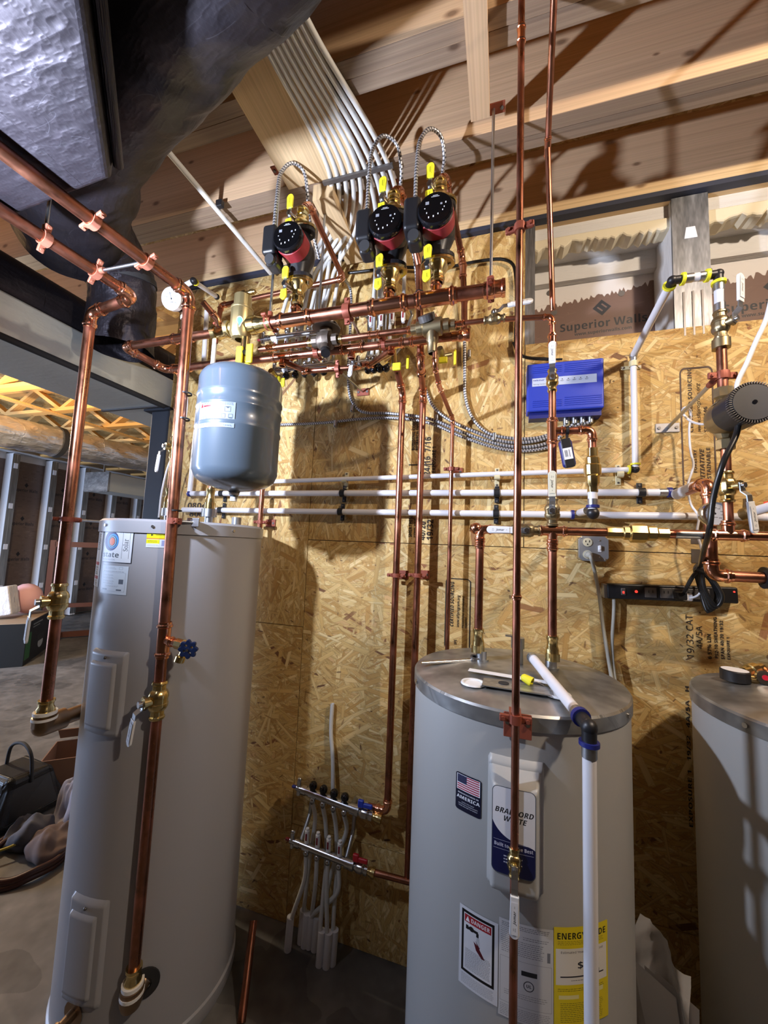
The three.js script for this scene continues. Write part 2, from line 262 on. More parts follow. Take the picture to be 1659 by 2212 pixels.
// pipe clamp: ring round the pipe, two ears with bolts, and a rod to a plate
function clamp(name, label, p, axis, r, ear, o = {}) {
  const t = thing(name, label, o.category || 'pipe clamp', o.group), m = o.m || M.clampCu;
  ear = ear.clone().addScaledVector(axis, -ear.dot(axis)).normalize();
  const b = o.band || 0.011;
  part(t, 'ring', lathe([[r * 1.02, -b], [r * 1.02 + 0.004, -b], [r * 1.02 + 0.005, 0], [r * 1.02 + 0.004, b], [r * 1.02, b]], p, axis, 22), m);
  const w = V(0, 0, 0).crossVectors(ear, axis).normalize();
  for (const s of [-1, 1]) {
    const e = frame(new RoundedBoxGeometry(0.022, 0.009, b * 1.7, 2, 0.003), p.clone().addScaledVector(ear, s * (r + 0.013)), ear.clone(), w.clone(), V(0, 0, 0).crossVectors(ear, w));
    const k = part(t, 'ear', e, m);
    part(k, 'bolt', cyl(p.clone().addScaledVector(ear, s * (r + 0.016)).addScaledVector(w, -0.009), p.clone().addScaledVector(ear, s * (r + 0.016)).addScaledVector(w, 0.009), 0.0042, 6), o.bolt || m);
  }
  if (o.rodTo) {
    const from = o.rodFrom || p.clone().addScaledVector(dirTo(p, o.rodTo), r);
    part(t, 'rod', cyl(from, o.rodTo, o.rodR || 0.0048, 10), o.rodM || M.zinc);
    part(t, 'rod_socket', cyl(from, from.clone().addScaledVector(dirTo(from, o.rodTo), 0.02), 0.009, 10), m);
    if (o.plate) {
      const n = o.plate, h = o.plateDir || V(1, 0, 0), w2 = V(0, 0, 0).crossVectors(n, h);
      const pl = part(t, 'plate', frame(new RoundedBoxGeometry(o.plateL || 0.085, 0.004, 0.034, 1, 0.0015), o.rodTo, h, n, w2.negate()), o.plateM || m);
      for (const s of [-1, 1]) part(pl, 'screw', cyl(o.rodTo.clone().addScaledVector(h, s * (o.plateL || 0.085) * 0.36), o.rodTo.clone().addScaledVector(h, s * (o.plateL || 0.085) * 0.36).addScaledVector(n, 0.005), 0.0055, 8), M.lead);
    }
  }
  return t;
}
// curved pieces on an upright cylinder
function curved(cx, cz, th0, th1, y0, y1, rad, nu = 14, nv = 2) {     // rad(u, v) gives the distance from the axis
  const pos = [], uv = [], idx = [];
  for (let j = 0; j <= nv; j++) for (let i = 0; i <= nu; i++) { const u = i / nu, v = j / nv, a = th0 + (th1 - th0) * u, r = rad(u, v); pos.push(cx + r * Math.sin(a), y0 + (y1 - y0) * v, cz + r * Math.cos(a)); uv.push(u, v); }
  for (let j = 0; j < nv; j++) for (let i = 0; i < nu; i++) { const a = j * (nu + 1) + i, b = a + 1, c = a + nu + 1, d = c + 1; idx.push(a, b, d, a, d, c); }
  const g = new THREE.BufferGeometry(); g.setAttribute('position', new THREE.Float32BufferAttribute(pos, 3)); g.setAttribute('uv', new THREE.Float32BufferAttribute(uv, 2)); g.setIndex(idx); g.computeVertexNormals(); return g;
}
const sticker = (t, name, cx, cz, r, th0, th1, y0, y1, tex, label, o = {}) => part(t, name, curved(cx, cz, th0, th1, y0, y1, () => r + (o.lift || 0.0012)), mat({ map: tex, color: o.tint || lin(1, 1, 1), roughness: 0.4, transparent: !!o.alpha, alphaTest: o.alpha ? 0.5 : 0 }), label);
function raised(cx, cz, r, th0, th1, y0, y1, h, b = 0.12, bv = 0.05, n = 30) {
  const s = (t) => { t = Math.max(0, Math.min(1, t)); return t * t * (3 - 2 * t); };
  return curved(cx, cz, th0, th1, y0, y1, (u, v) => r - 0.001 + h * Math.min(s(Math.min(u, 1 - u) / b), s(Math.min(v, 1 - v) / bv)), n, n);
}
const flexible = (name, label, cat, pts, r, m, group, seg = 10, k = 7) => { const g = sweep(pts, r, seg, k); if (m === M.cable) { const u = g.attributes.uv; for (let i = 0; i < u.count; i++) u.setXY(i, u.getX(i) / 0.011, u.getY(i)); } return single(name, label, cat, g, m, group); };

// ------------------------------------------------------------------ the room
{
  const f = structure('floor'); part(f, 'slab', uvBox(box(-9, 5.2, -0.12, 0, -7, 6.7), 2.2), M.concrete);
  const wr = structure('wall_right'); part(wr, 'foil_board', box(5.0, 5.2, 0, 3.31, -0.2, 6.7), M.brownFoil);
  const wf = structure('wall_front'); part(wf, 'foil_board', box(-8.4, 5.2, 0, 3.31, 6.5, 6.7), M.brownFoil);
  const wx = structure('wall_far'); part(wx, 'panel', box(-8.4, -1.6, 0, 3.31, -7, -6.8), M.foam);
  const wc = structure('wall_return'); part(wc, 'panel', box(-1.66, -1.5, 0, 3.31, -6.8, -0.2), M.foam);
}
const W = structure('wall_back');
{
  part(W, 'core', box(-1.66, 5.0, 0, 2.44, -0.2, -0.016), M.foam); part(W, 'foil_board', box(2.6, 5.0, 0, 3.3, -0.1, -0.01), M.brownFoil);
  part(W, 'core', box(-1.66, 0.086, 2.44, 2.95, -0.2, -0.016), M.foam);
  const g = 0.0016, sheets = [[-1.72, -0.845, 0, 1.222], [-1.72, -0.845, 1.222, 2.442], [-1.72, -0.845, 2.442, 2.966], [-0.845, 1.595, 0, 0.395], [-0.845, 1.595, 0.395, 1.615], [-0.845, 0.088, 1.615, 2.966], [0.088, 1.595, 1.615, 2.443], [1.595, 2.6, 0, 1.222], [1.595, 2.6, 1.222, 2.443]];
  sheets.forEach(([a, b, c, d], i) => part(W, 'osb_panel', uvBox(box(a + g, b - g, c + g, d - g, -0.0125 - (i % 3) * 0.0006, -(i % 3) * 0.0006), 2.44, i * 0.37, i * 0.61, i % 2 === 1), M.osb));
  // printed stamps on the strand board
  const stamp = (px0, py0, px1, py1, w, h, draw) => {
    const a = P(px0, py0, 0), b = P(px1, py1, 0), t = canvasTex(w, h, draw);
    part(W, 'stamp', new THREE.PlaneGeometry(Math.abs(b.x - a.x), Math.abs(b.y - a.y)).translate((a.x + b.x) / 2, (a.y + b.y) / 2, 0.0012), mat({ map: t, transparent: true, alphaTest: 0.35, roughness: 0.8 }));
  };
  const up = (g2, W2, H2, lines, ink) => { g2.fillStyle = ink; g2.textBaseline = 'middle'; for (const [x, y, size, s, font, flip] of lines) { g2.save(); g2.translate(x, y); g2.rotate((flip ? 1 : -1) * Math.PI / 2); g2.font = `${font || 'bold'} ${size}px sans-serif`; g2.fillText(s, 0, 0); g2.restore(); } };
  stamp(962, 1247, 1016, 1400, 256, 720, (g2, w, h) => { g2.strokeStyle = '#26221e'; g2.lineWidth = 9; g2.beginPath(); g2.roundRect(10, 8, w - 20, h + 60, 40); g2.stroke(); up(g2, w, h, [[72, 520, 46, 'CERTIFIED SOURCING', 'italic bold'], [132, 520, 34, 'www.sfiprogram.org', 'italic bold'], [182, 520, 26, 'PROMOTING SUSTAINABLE', 'bold'], [212, 520, 24, 'FORESTRY', 'bold'], [112, 700, 34, 'SFI', 'bold']], '#26221e'); });
  stamp(1466, 795, 1552, 1075, 300, 980, (g2, w, h) => { g2.strokeStyle = '#57463c'; g2.lineWidth = 13; g2.beginPath(); g2.roundRect(10, 10, w - 24, h + 60, 40); g2.stroke(); up(g2, w, h, [[92, 500, 48, 'CERTIFIED SOURCING', 'bold'], [160, 500, 40, 'www.sfiprogram.org', 'italic'], [220, 500, 42, 'SFI-00146', 'bold'], [118, 800, 36, 'FORESTRY', 'bold'], [176, 900, 52, 'INITIATIVE', 'italic bold'], [230, 900, 44, 'SUSTAINABLE', 'bold']], '#4c3f36'); });
  stamp(1478, 1310, 1590, 1440, 420, 480, (g2, w, h) => up(g2, w, h, [[40, 452, 84, '19/32 CAT', 'normal'], [122, 360, 74, '4A/5A', 'normal'], [205, 440, 46, '6 57% LIN', 'bold'], [262, 430, 40, 'PS2-10 SHEATHING', 'bold'], [312, 430, 40, 'SPAN 40/20 19/32', 'bold'], [362, 430, 34, 'EXPOSURE 1', 'bold']], '#2c2620'));
  stamp(1476, 1440, 1500, 1800, 96, 1400, (g2, w, h) => up(g2, w, h, [[48, 1360, 84, 'EXPOSURE 1   19/32   4A/5A   H', 'bold']], '#2c2620'));
  stamp(884, 900, 938, 1178, 220, 1100, (g2, w, h) => { up(g2, w, h, [[40, 300, 34, 'BUILDING CODE', 'bold'], [72, 300, 34, 'RESEARCH INST.', 'bold'], [150, 520, 64, '24/16  7/16', 'bold'], [200, 500, 40, 'EXPOSURE 1', 'bold'], [40, 1040, 36, 'SHEATHING', 'bold'], [80, 1040, 32, 'SIZED FOR', 'bold'], [130, 1060, 60, '40/20', 'bold'], [186, 1060, 66, '19/32', 'bold']], '#332a22'); g2.fillStyle = '#332a22'; for (const y of [420, 640, 830]) g2.fillRect(10, y, 190, 9); });
  stamp(405, 1080, 455, 1120, 160, 128, (g2) => { g2.strokeStyle = '#3a322a'; g2.lineWidth = 5; g2.font = 'bold 56px sans-serif'; g2.fillStyle = '#3a322a'; g2.fillText('080c', 4, 60); g2.fillText('808', 20, 116); });
  stamp(1490, 1150, 1520, 1260, 90, 330, (g2, w, h) => { g2.fillStyle = '#5b5148'; g2.globalAlpha = 0.9; g2.fillRect(6, 20, w - 12, 56); g2.fillRect(6, 110, w - 20, 90); up(g2, w, h, [[60, 320, 50, '7ZL', 'bold']], '#4c4036'); });
  // precast concrete studs with steel faces, foam board and foil facing above the strand board
  const facing = (seed) => canvasTex(512, 512, (g2, w, h) => {
    reseed(seed); g2.fillStyle = '#d3cec9'; g2.fillRect(0, 0, w, h);
    g2.fillStyle = '#6f564b'; g2.beginPath(); g2.moveTo(0, 228); for (let x = 0; x <= w; x += 7) g2.lineTo(x, 236 - x * 0.115 + rr(-13, 13)); g2.lineTo(w, h); g2.lineTo(0, h); g2.fill();
    for (let i = 0; i < 160; i++) { g2.globalAlpha = rr(0.05, 0.3); g2.strokeStyle = rnd() < 0.6 ? '#a48b7d' : '#4d382f'; g2.lineWidth = rr(0.6, 2.4); const x = rnd() * w, y = rr(210, h); g2.beginPath(); g2.moveTo(x, y); g2.lineTo(x + rr(-60, 60), y + rr(-26, 10)); g2.stroke(); }
    g2.globalAlpha = 1;
    g2.save(); g2.translate(292, 318); g2.rotate(-0.02); g2.fillStyle = '#23262b';
    g2.save(); g2.translate(8, -62); g2.rotate(Math.PI / 4); g2.fillRect(-24, -24, 48, 48); g2.fillStyle = '#6f564b'; g2.fillRect(-12, -14, 26, 6); g2.fillRect(-14, 6, 26, 6); g2.restore();
    g2.textAlign = 'center'; g2.fillStyle = '#23262b'; g2.font = 'bold 46px sans-serif'; g2.fillText('Superior Walls', 8, 20); g2.font = 'bold 18px sans-serif'; g2.fillText('www.superiorwalls.com', 8, 44); g2.font = '15px sans-serif'; g2.fillStyle = '#3a2c26'; g2.fillText('NOTICE to Builders & Owners', 8, 88); g2.font = '10px sans-serif'; g2.fillText('This insulation must be covered with an approved barrier', 8, 104); g2.restore();
  });
  const bays = [[0.124, 0.611, 51], [0.726, 1.215, 52], [1.33, 1.82, 53], [1.935, 2.42, 54]];
  for (const [a, b, s] of bays) {
    part(W, 'insulation_board', box(a - 0.03, b + 0.03, 2.40, 2.95, -0.24, -0.19), mat({ map: facing(s), roughness: 0.5 }));
    part(W, 'bond_beam', box(a, b, 2.80, 2.95, -0.19, -0.155), M.foam);
    reseed(s + 20); const sp = new THREE.Shape(); sp.moveTo(a, 2.905); for (let i = 0; i <= 34; i++) sp.lineTo(a + (b - a) * i / 34, 2.872 + 0.03 * (fbm(i * 0.31 + s, s, 64, 3) - 0.5) + rr(-0.012, 0.012)); sp.lineTo(b, 2.905); sp.closePath();
    part(W, 'spray_foam', new THREE.ExtrudeGeometry(sp, { depth: 0.05, bevelEnabled: true, bevelSize: 0.006, bevelThickness: 0.012, bevelSegments: 2 }).translate(0, 0, -0.085), M.sprayFoam);
    for (const [x, y] of [[0.16, 0.42], [0.62, 0.5], [0.75, 0.36], [0.2, 0.3]]) part(W, 'fastener_hole', cyl(V(a + (b - a) * x, 2.44 + y * 0.8, -0.191), V(a + (b - a) * x, 2.44 + y * 0.8, -0.1885), 0.013, 12), M.lead);
  }
  const studs = [[0.088, 0.124], [0.611, 0.726], [1.215, 1.33], [1.82, 1.935], [2.42, 2.6]];
  for (const [a, b] of studs) {
    const st = part(W, 'stud', box(a, b, 2.40, 2.964, -0.19, -0.012), M.foam);
    part(st, 'steel_face', box(a - 0.001, b + 0.001, 2.41, 2.964, -0.012, -0.002), M.studSteel);
    for (let k = 1; k < 4; k++) if (b - a > 0.1) part(st, 'rib', box(a + (b - a) * k / 4 - 0.003, a + (b - a) * k / 4 + 0.003, 2.41, 2.58, -0.003, 0.0012), M.lead);
    if (b - a > 0.1) { const cxm = (a + b) / 2; const s = new THREE.Shape(); s.moveTo(cxm - 0.021, 2.79); s.lineTo(cxm + 0.021, 2.79); s.lineTo(cxm + 0.014, 2.835); s.lineTo(cxm - 0.014, 2.835); s.closePath(); part(st, 'nail_plate', new THREE.ExtrudeGeometry(s, { depth: 0.002, bevelEnabled: false }).translate(0, 0, -0.002), M.white); }
  }
  part(W, 'top_plate', box(0.088, 2.6, 2.885, 2.966, -0.19, -0.035), M.foam);
  part(W, 'sill_plate', uvBox(box(-1.72, 2.6, 2.966, 2.985, -0.22, -0.012), 1, 0.3, 0.8), M.lumber);
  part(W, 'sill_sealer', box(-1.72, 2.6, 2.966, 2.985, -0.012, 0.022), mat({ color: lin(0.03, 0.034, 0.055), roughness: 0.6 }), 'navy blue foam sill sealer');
  const rim = part(W, 'rim_board', uvBox(box(-8.2, 2.6, 2.985, 3.292, -0.10, 0.012), 1, 0.2, 0.1), M.web);
  part(rim, 'flange', uvBox(box(-1.7, 2.6, 2.985, 3.006, 0.012, 0.022), 1, 0.2, 0.4), M.lumber); part(rim, 'flange', uvBox(box(-1.7, 2.6, 3.01, 3.03, 0.012, 0.018), 1, 0.6, 0.3), M.lumber);
}
const C = structure('ceiling');
{
  part(C, 'subfloor', uvBox(box(-8.4, 5.2, 3.292, 3.32, -7, 6.7), 2.44, 0.4, 0.2), M.osb);
  const X0 = -2.6, X1 = 5.0;
  for (let k = 0; k < 20; k++) {
    const z = 0.347 + 0.305 * k, j = part(C, 'joist', uvBox(box(X0, X1, 2.992, 3.292, z + 0.0015, z + 0.047), 1, k * 0.31, k * 0.23), M.web);
    part(j, 'ply', uvBox(box(X0, X1, 2.995, 3.292, z - 0.047, z - 0.0015), 1, k * 0.47, k * 0.37), M.web);
    part(j, 'grey_edge', uvBox(box(X0, X1, 2.990, 2.992, z + 0.002, z + 0.0465), 1, k * 0.47, k * 0.37), M.edge); part(j, 'grey_edge', uvBox(box(X0, X1, 2.993, 2.995, z - 0.0465, z - 0.002), 1, k * 0.27, k * 0.57), M.edge);  // thin grey strip laid along the underside of each ply
  }
  // open-web floor trusses over the far room
  reseed(31);
  for (let k = 0; k < 11; k++) {
    const z = 0.02 - 0.6 * k - (k === 0 ? 0.35 : 0.25), a = -8.2, b = -1.66, t = part(C, 'truss', uvBox(box(a, b, 2.99, 3.028, z - 0.045, z + 0.045), 1, k * 0.29, k * 0.13), M.truss);
    part(t, 'top_chord', uvBox(box(a, b, 3.254, 3.292, z - 0.045, z + 0.045), 1, k * 0.31, 0.2), M.truss);
    for (let i = 0; i < 14; i++) { const xa = a + 0.2 + i * 0.46, s = i % 2 ? 1 : -1, g = new THREE.BoxGeometry(0.52, 0.038, 0.085).rotateZ(s * 0.52).translate(xa + 0.2, 3.141, z); part(t, 'web', uvBox(g, 1, i * 0.3, k * 0.2), M.truss); }
  }
  for (let k = 0; k < 10; k++) { const z = 0.65 + 0.6 * k, t = part(C, 'truss', uvBox(box(-8.2, -2.6, 2.99, 3.028, z - 0.045, z + 0.045), 1, k * 0.21, k * 0.4), M.truss); for (let i = 0; i < 12; i++) part(t, 'web', uvBox(new THREE.BoxGeometry(0.52, 0.038, 0.085).rotateZ((i % 2 ? 1 : -1) * 0.52).translate(-7.8 + i * 0.46, 3.141, z), 1, i * 0.3, k * 0.2), M.truss); }
  part(C, 'brace_strip', uvBox(box(-5.0, -4.91, 2.972, 2.99, -6.6, 1.2), 1, 0, 0, true), M.truss);
}
// loose framing pieces under the joists
{
  const b1 = atY(516, 226, 2.985), b2 = atY(619, 383, 2.985);
  single('plywood_board', 'pale knotty board screwed flat under the joists beside the white tubing', 'board', uvBox(new THREE.BoxGeometry(0.30, 0.012, 0.42).translate(-0.66, 2.982, 0.60), 1, 0.3, 0.15, true), M.lumber);
  single('wood_block', 'short sawn timber block running from joist to rim under the white tubing', 'timber', uvBox(box(-0.715, -0.63, 2.925, 2.99, 0.02, 0.37), 1, 0.1, 0.2, true), M.lumber);
  single('wood_strut', 'narrow rough timber batten under the joists that carries the long hanger rod', 'timber', uvBox(box(-0.105, -0.047, 2.955, 2.99, 0.47, 1.3), 1, 0.7, 0.6, true), M.web);
}
// wrapped ducts
function crumple(g, amp, f) { const p = g.attributes.position, n = g.attributes.normal; for (let i = 0; i < p.count; i++) { const x = p.getX(i), y = p.getY(i), z = p.getZ(i), d = amp * (fbm(x * f + z * f * 0.7 + 20, y * f - z * f * 0.6 + 20, 64, 4) - 0.5); p.setXYZ(i, x + n.getX(i) * d, y + n.getY(i) * d, z + n.getZ(i) * d); } g.computeVertexNormals(); return g; }
{
  // big trunk over the pipes
  const fp = [[-0.915, 0.977], [-0.654, 1.221], [-0.1, 1.74], [-0.5, 2.6], [-1.30, 2.6], [-1.267, 0.964]].map(([x, z]) => [x - 0.012, z + 0.012]), s = new THREE.Shape(); fp.forEach(([x, z], i) => i ? s.lineTo(x, -z) : s.moveTo(x, -z)); s.closePath();
  const g = new THREE.ExtrudeGeometry(s, { depth: 0.075, bevelEnabled: true, bevelSize: 0.016, bevelThickness: 0.016, bevelSegments: 4, steps: 1 }).rotateX(-Math.PI / 2).translate(0, 2.474, 0);
  const t = thing('supply_trunk_duct', 'large boxy duct in glossy foil wrap hung over the paired copper pipes', 'duct');
  part(t, 'wrap', uvBox(g, 0.5), M.foil);
  const sc = [[-0.915, 0.977], [-0.654, 1.221], [-0.2, 1.646]].map(([x, z]) => V(x + 0.008, 2.50, z - 0.008)); part(t, 'seam', sweep(sc, 0.012, 8, 8), M.foil);
  // round flexible duct: rises from the flat duct and turns along the wall
  const tube = (path, n, r, k) => { const g2 = new THREE.TubeGeometry(new THREE.CatmullRomCurve3(path), n, r, 48, false); g2.attributes.uv.array.forEach((v, i, A) => { A[i] = i % 2 ? v * 1.9 : v * k; }); return g2; };
  const fd = thing('insulated_round_duct', 'dark foil wrapped round duct that drops beside the wall and turns across the joists', 'duct');
  part(fd, 'cross_run', crumple(tube([V(-1.62, 2.76, 0.62), V(-1.4, 2.772, 0.77), V(-1.15, 2.772, 0.91), V(-0.75, 2.772, 1.045), V(-0.3, 2.772, 1.16), V(0.5, 2.772, 1.34)], 110, 0.176, 3.6), 0.03, 9), M.foil);
  part(fd, 'drop_leg', crumple(tube([V(-1.585, 2.40, 0.41), V(-1.58, 2.55, 0.415), V(-1.565, 2.68, 0.45), V(-1.53, 2.76, 0.56), V(-1.45, 2.79, 0.70)], 80, 0.126, 2.0), 0.034, 11), M.foil);
  part(fd, 'tape_band', lathe([[0.125, -0.012], [0.134, -0.012], [0.134, 0.012], [0.125, 0.012]], V(-1.565, 2.68, 0.45), V(0.02, 1, 0.3), 36), M.matBlack);
  // flat lower duct
  const d3 = thing('flat_return_duct', 'long flat ribbed grey duct under the round duct with black trim along its edge', 'duct');
  part(d3, 'lower_sheet', uvBox(new RoundedBoxGeometry(0.42, 0.17, 3.1, 3, 0.012).translate(-1.955, 2.387, 0.90), 0.5), M.sheet);
  part(d3, 'upper_wrap', uvBox(new RoundedBoxGeometry(0.60, 0.2, 2.6, 4, 0.07).translate(-2.06, 2.55, 1.15), 0.6), M.foil);
  part(d3, 'edge_trim', cyl(V(-1.742, 2.302, 2.4), V(-1.742, 2.302, -0.6), 0.013, 10), M.matBlack);
  part(d3, 'drive_seam', box(-2.165, -1.742, 2.294, 2.304, 0.03, 0.045), M.lead);
}
{
  const t = thing('steel_column', 'black painted steel column at the end of the strand board wall', 'column');
  part(t, 'shaft', new RoundedBoxGeometry(0.13, 2.3, 0.11, 2, 0.012).translate(-1.79, 1.15, -0.06), M.post);
  part(t, 'cap_plate', box(-1.88, -1.70, 2.285, 2.297, -0.14, 0.02), M.post);
  part(t, 'base_plate', box(-1.88, -1.70, 0, 0.012, -0.14, 0.02), M.post);
}
// the two bulbs that light the room (both stand outside the picture)
{
  const bulb = (p, label) => { const t = thing('light_bulb', label, 'lamp'); part(t, 'globe', ball(p, 0.03), mat({ color: lin(0.9, 0.9, 0.9), emissive: lin(1, 0.96, 0.9), emissiveIntensity: 4 })); return t; };
  const fd = V(0.6, 0.34, -0.72).normalize(), a = thing('flood_work_light', 'small flood work light hung from the paired copper pipes', 'lamp'); part(a, 'housing', lathe([[0, -0.07], [0.03, -0.068], [0.05, -0.04], [0.055, -0.006], [0.05, -0.006], [0.045, -0.02], [0, -0.022]], LAMP_A, fd, 24), M.black); part(a, 'lens', lathe([[0, -0.012], [0.048, -0.012], [0.048, -0.014], [0, -0.014]], LAMP_A, fd, 24), mat({ color: lin(0.9, 0.9, 0.9), emissive: lin(0.86, 0.92, 1), emissiveIntensity: 4 })); part(a, 'hook', cyl(LAMP_A.clone().addScaledVector(fd, -0.05), V(LAMP_A.x - 0.08, 2.43, LAMP_A.z + 0.06), 0.004, 8), M.matBlack);
  const b = bulb(LAMP_B, 'bare bulb in a porcelain holder under the joists'); part(b, 'holder', lathe([[0.05, 0.12], [0.055, 0.1], [0.03, 0.06], [0.022, 0.025]].reverse(), LAMP_B, Yax), M.white);
  const c = bulb(V(-4.3, 2.55, -0.2), 'bare bulb hanging under the trusses of the far room'); part(c, 'cord', cyl(V(-4.3, 2.58, -0.2), V(-4.3, 3.0, -0.2), 0.006, 8), M.matBlack);
}

// ------------------------------------------------------------------ the tanks
const ST = { x: -1.198, z: 0.346, r: 0.283, top: 1.655 }, BW = { x: 0.0444, z: 0.384, r: 0.283, top: 1.246 }, T3 = { x: 0.789, z: 0.354, r: 0.283, top: 1.246 };
const span = (T, px0, py0, px1, py1, r = T.r) => { const a = onCyl(T.x, T.z, r, px0, (py0 + py1) / 2).th, b = onCyl(T.x, T.z, r, px1, (py0 + py1) / 2).th, m = (px0 + px1) / 2; return [a, b, onCyl(T.x, T.z, r, m, py1).y, onCyl(T.x, T.z, r, m, py0).y]; };
const lines = (g, x, y, w, n, dy, ink, hgt = 2) => { g.fillStyle = ink; for (let i = 0; i < n; i++) { let q = x; while (q < x + w) { const l = rr(6, 22); if (q + l > x + w) break; g.fillRect(q, y + i * dy, l, hgt); q += l + 4; } } };
const ring = (T, pts) => lathe(pts, V(T.x, 0, T.z), Yax, 72);
{
  const t = thing('solar_water_heater', 'tall slim grey water heater with state solar label and yellow sticker', 'water heater'), r = ST.r;
  part(t, 'jacket', ring(ST, [[r - 0.03, 0.045], [r, 0.05], [r, 1.612]]), M.state);
  part(t, 'base_skirt', ring(ST, [[r - 0.05, 0.0], [r - 0.01, 0.0], [r + 0.006, 0.03], [r + 0.006, 0.07], [r, 0.075]]), M.state);
  part(t, 'top_cap', ring(ST, [[r + 0.001, 1.610], [r + 0.005, 1.610], [r + 0.005, 1.648], [r - 0.004, 1.656], [0, 1.66]]), M.state);
  for (const [px] of [[505], [228], [330]]) { const s = onCyl(ST.x, ST.z, r + 0.005, px, 1143), d = V(Math.sin(s.th), 0, Math.cos(s.th)), p = V(ST.x, 1.632, ST.z).addScaledVector(d, r + 0.005); part(t, 'cap_screw', cyl(p, p.clone().addScaledVector(d, 0.004), 0.005, 8), M.steel); }
  reseed(61);
  const logo = canvasTex(256, 320, (g, w, h) => {
    g.fillStyle = '#1c2230'; g.fillRect(0, 0, w, h); g.fillStyle = '#e3e9f0'; g.fillRect(5, 5, w - 10, h - 10);
    g.fillStyle = '#241f6e'; g.beginPath(); g.ellipse(84, 122, 68, 92, 0, 0, 7); g.fill(); g.fillStyle = '#3f9be0'; g.beginPath(); g.ellipse(100, 124, 50, 68, 0, 0, 7); g.fill(); g.fillStyle = '#1d1b3a'; g.beginPath(); g.ellipse(97, 128, 40, 54, 0, 0, 7); g.fill(); g.fillStyle = '#9fd0f4'; g.beginPath(); g.ellipse(97, 128, 34, 48, 0, 0, 7); g.fill(); g.fillStyle = '#1d1b3a'; g.beginPath(); g.ellipse(94, 128, 30, 41, 0, 0, 7); g.fill(); g.fillStyle = '#e8703a'; g.beginPath(); g.ellipse(94, 128, 25, 36, 0, 0, 7); g.fill();
    g.fillStyle = '#16181f'; g.font = 'bold 64px sans-serif'; g.textBaseline = 'alphabetic'; g.fillText('state', 8, 272); g.font = '17px sans-serif'; g.fillStyle = '#6a7788'; g.fillText('WATER HEATERS', 10, 300);
    g.fillStyle = '#30353f'; g.fillRect(182, 30, 2, 250); g.fillRect(232, 30, 2, 250); g.save(); g.translate(208, 214); g.rotate(-Math.PI / 2); g.font = '46px serif'; g.textBaseline = 'middle'; g.fillStyle = '#15181e'; g.fillText('Solar', 0, 0); g.restore();
  });
  sticker(t, 'brand_label', ST.x, ST.z, r, ...span(ST, 225, 1140, 288, 1216), logo, 'white label reading state solar with orange and blue rings');
  const yel = canvasTex(256, 192, (g, w, h) => { g.fillStyle = '#dfe7ee'; g.fillRect(0, 0, w, h); g.fillStyle = '#e6e21c'; g.fillRect(0, 0, w, 104); g.fillRect(0, 112, 150, 40); g.fillStyle = '#d98a2a'; g.fillRect(0, 98, w, 10); g.fillStyle = '#23230f'; g.font = 'bold 15px sans-serif'; g.textAlign = 'center'; g.fillText('HOMEOWNER', 128, 22); g.fillText('CONTRACTOR', 150, 70); g.beginPath(); g.moveTo(50, 56); g.lineTo(78, 66); g.lineTo(50, 78); g.fill(); lines(g, 70, 32, 130, 2, 8, '#56561e'); lines(g, 20, 122, 120, 3, 8, '#56561e'); lines(g, 16, 166, 130, 2, 9, '#5a6168'); g.fillStyle = '#9aa0c4'; g.fillRect(172, 118, 58, 58); });
  sticker(t, 'yellow_sticker', ST.x, ST.z, r, ...span(ST, 317, 1142, 367, 1183), yel, 'yellow sticker');
  const spec = canvasTex(256, 320, (g, w, h) => { g.fillStyle = '#d3dfea'; g.fillRect(0, 0, w, h); g.strokeStyle = '#8794a4'; g.lineWidth = 2; g.strokeRect(14, 78, 224, 210); lines(g, 40, 18, 120, 3, 9, '#5f6b7c'); g.strokeRect(182, 12, 28, 28); lines(g, 24, 64, 200, 1, 9, '#5f6b7c', 4); for (const y of [104, 134, 170, 196]) lines(g, 26, y, 120, 2, 9, '#5f6b7c'); lines(g, 60, 226, 140, 2, 9, '#5f6b7c'); g.fillStyle = '#5d6674'; g.fillRect(24, 262, 56, 16); g.fillRect(170, 262, 44, 16); g.fillRect(186, 150, 38, 52); });
  sticker(t, 'data_label', ST.x, ST.z, r, ...span(ST, 220, 1222, 276, 1284), spec, 'pale data sheet label');
  const strip = canvasTex(64, 512, (g, w, h) => { g.fillStyle = '#dfe6ee'; g.fillRect(0, 0, w, h); g.fillStyle = '#b02a32'; g.fillRect(8, 2, 48, 34); g.fillRect(8, 300, 48, 26); g.fillRect(8, 420, 48, 26); g.fillStyle = '#3b4450'; for (let y = 48; y < 200; y += 8) g.fillRect(16, y, rr(18, 36), 5); for (let y = 340; y < 410; y += 8) g.fillRect(16, y, rr(14, 34), 4); for (let y = 456; y < 500; y += 8) g.fillRect(16, y, rr(14, 34), 4); });
  sticker(t, 'side_strip_label', ST.x, ST.z, r, ...span(ST, 205, 1140, 219, 1268), strip, 'narrow white strip with red blocks');
  for (const [a, b, c, d] of [[194, 1404, 272, 1592], [146, 1936, 228, 2176]]) {
    const q = span(ST, a, b, c, d), cv = part(t, 'access_cover', raised(ST.x, ST.z, r, q[0], q[1], q[2], q[3], 0.011, 0.07, 0.03), M.state);
    const m = (x, k) => q[0] + (q[1] - q[0]) * x, yy = (k) => q[2] + (q[3] - q[2]) * k;
    part(cv, 'cover_panel', raised(ST.x, ST.z, r + 0.0095, m(0.1), m(0.8), yy(0.09), yy(0.87), 0.009, 0.06, 0.03), M.state);
    part(cv, 'cover_screw', ball(V(ST.x + (r + 0.0105) * Math.sin(m(0.5)), yy(0.92), ST.z + (r + 0.0105) * Math.cos(m(0.5))), 0.005), M.lead);
  }
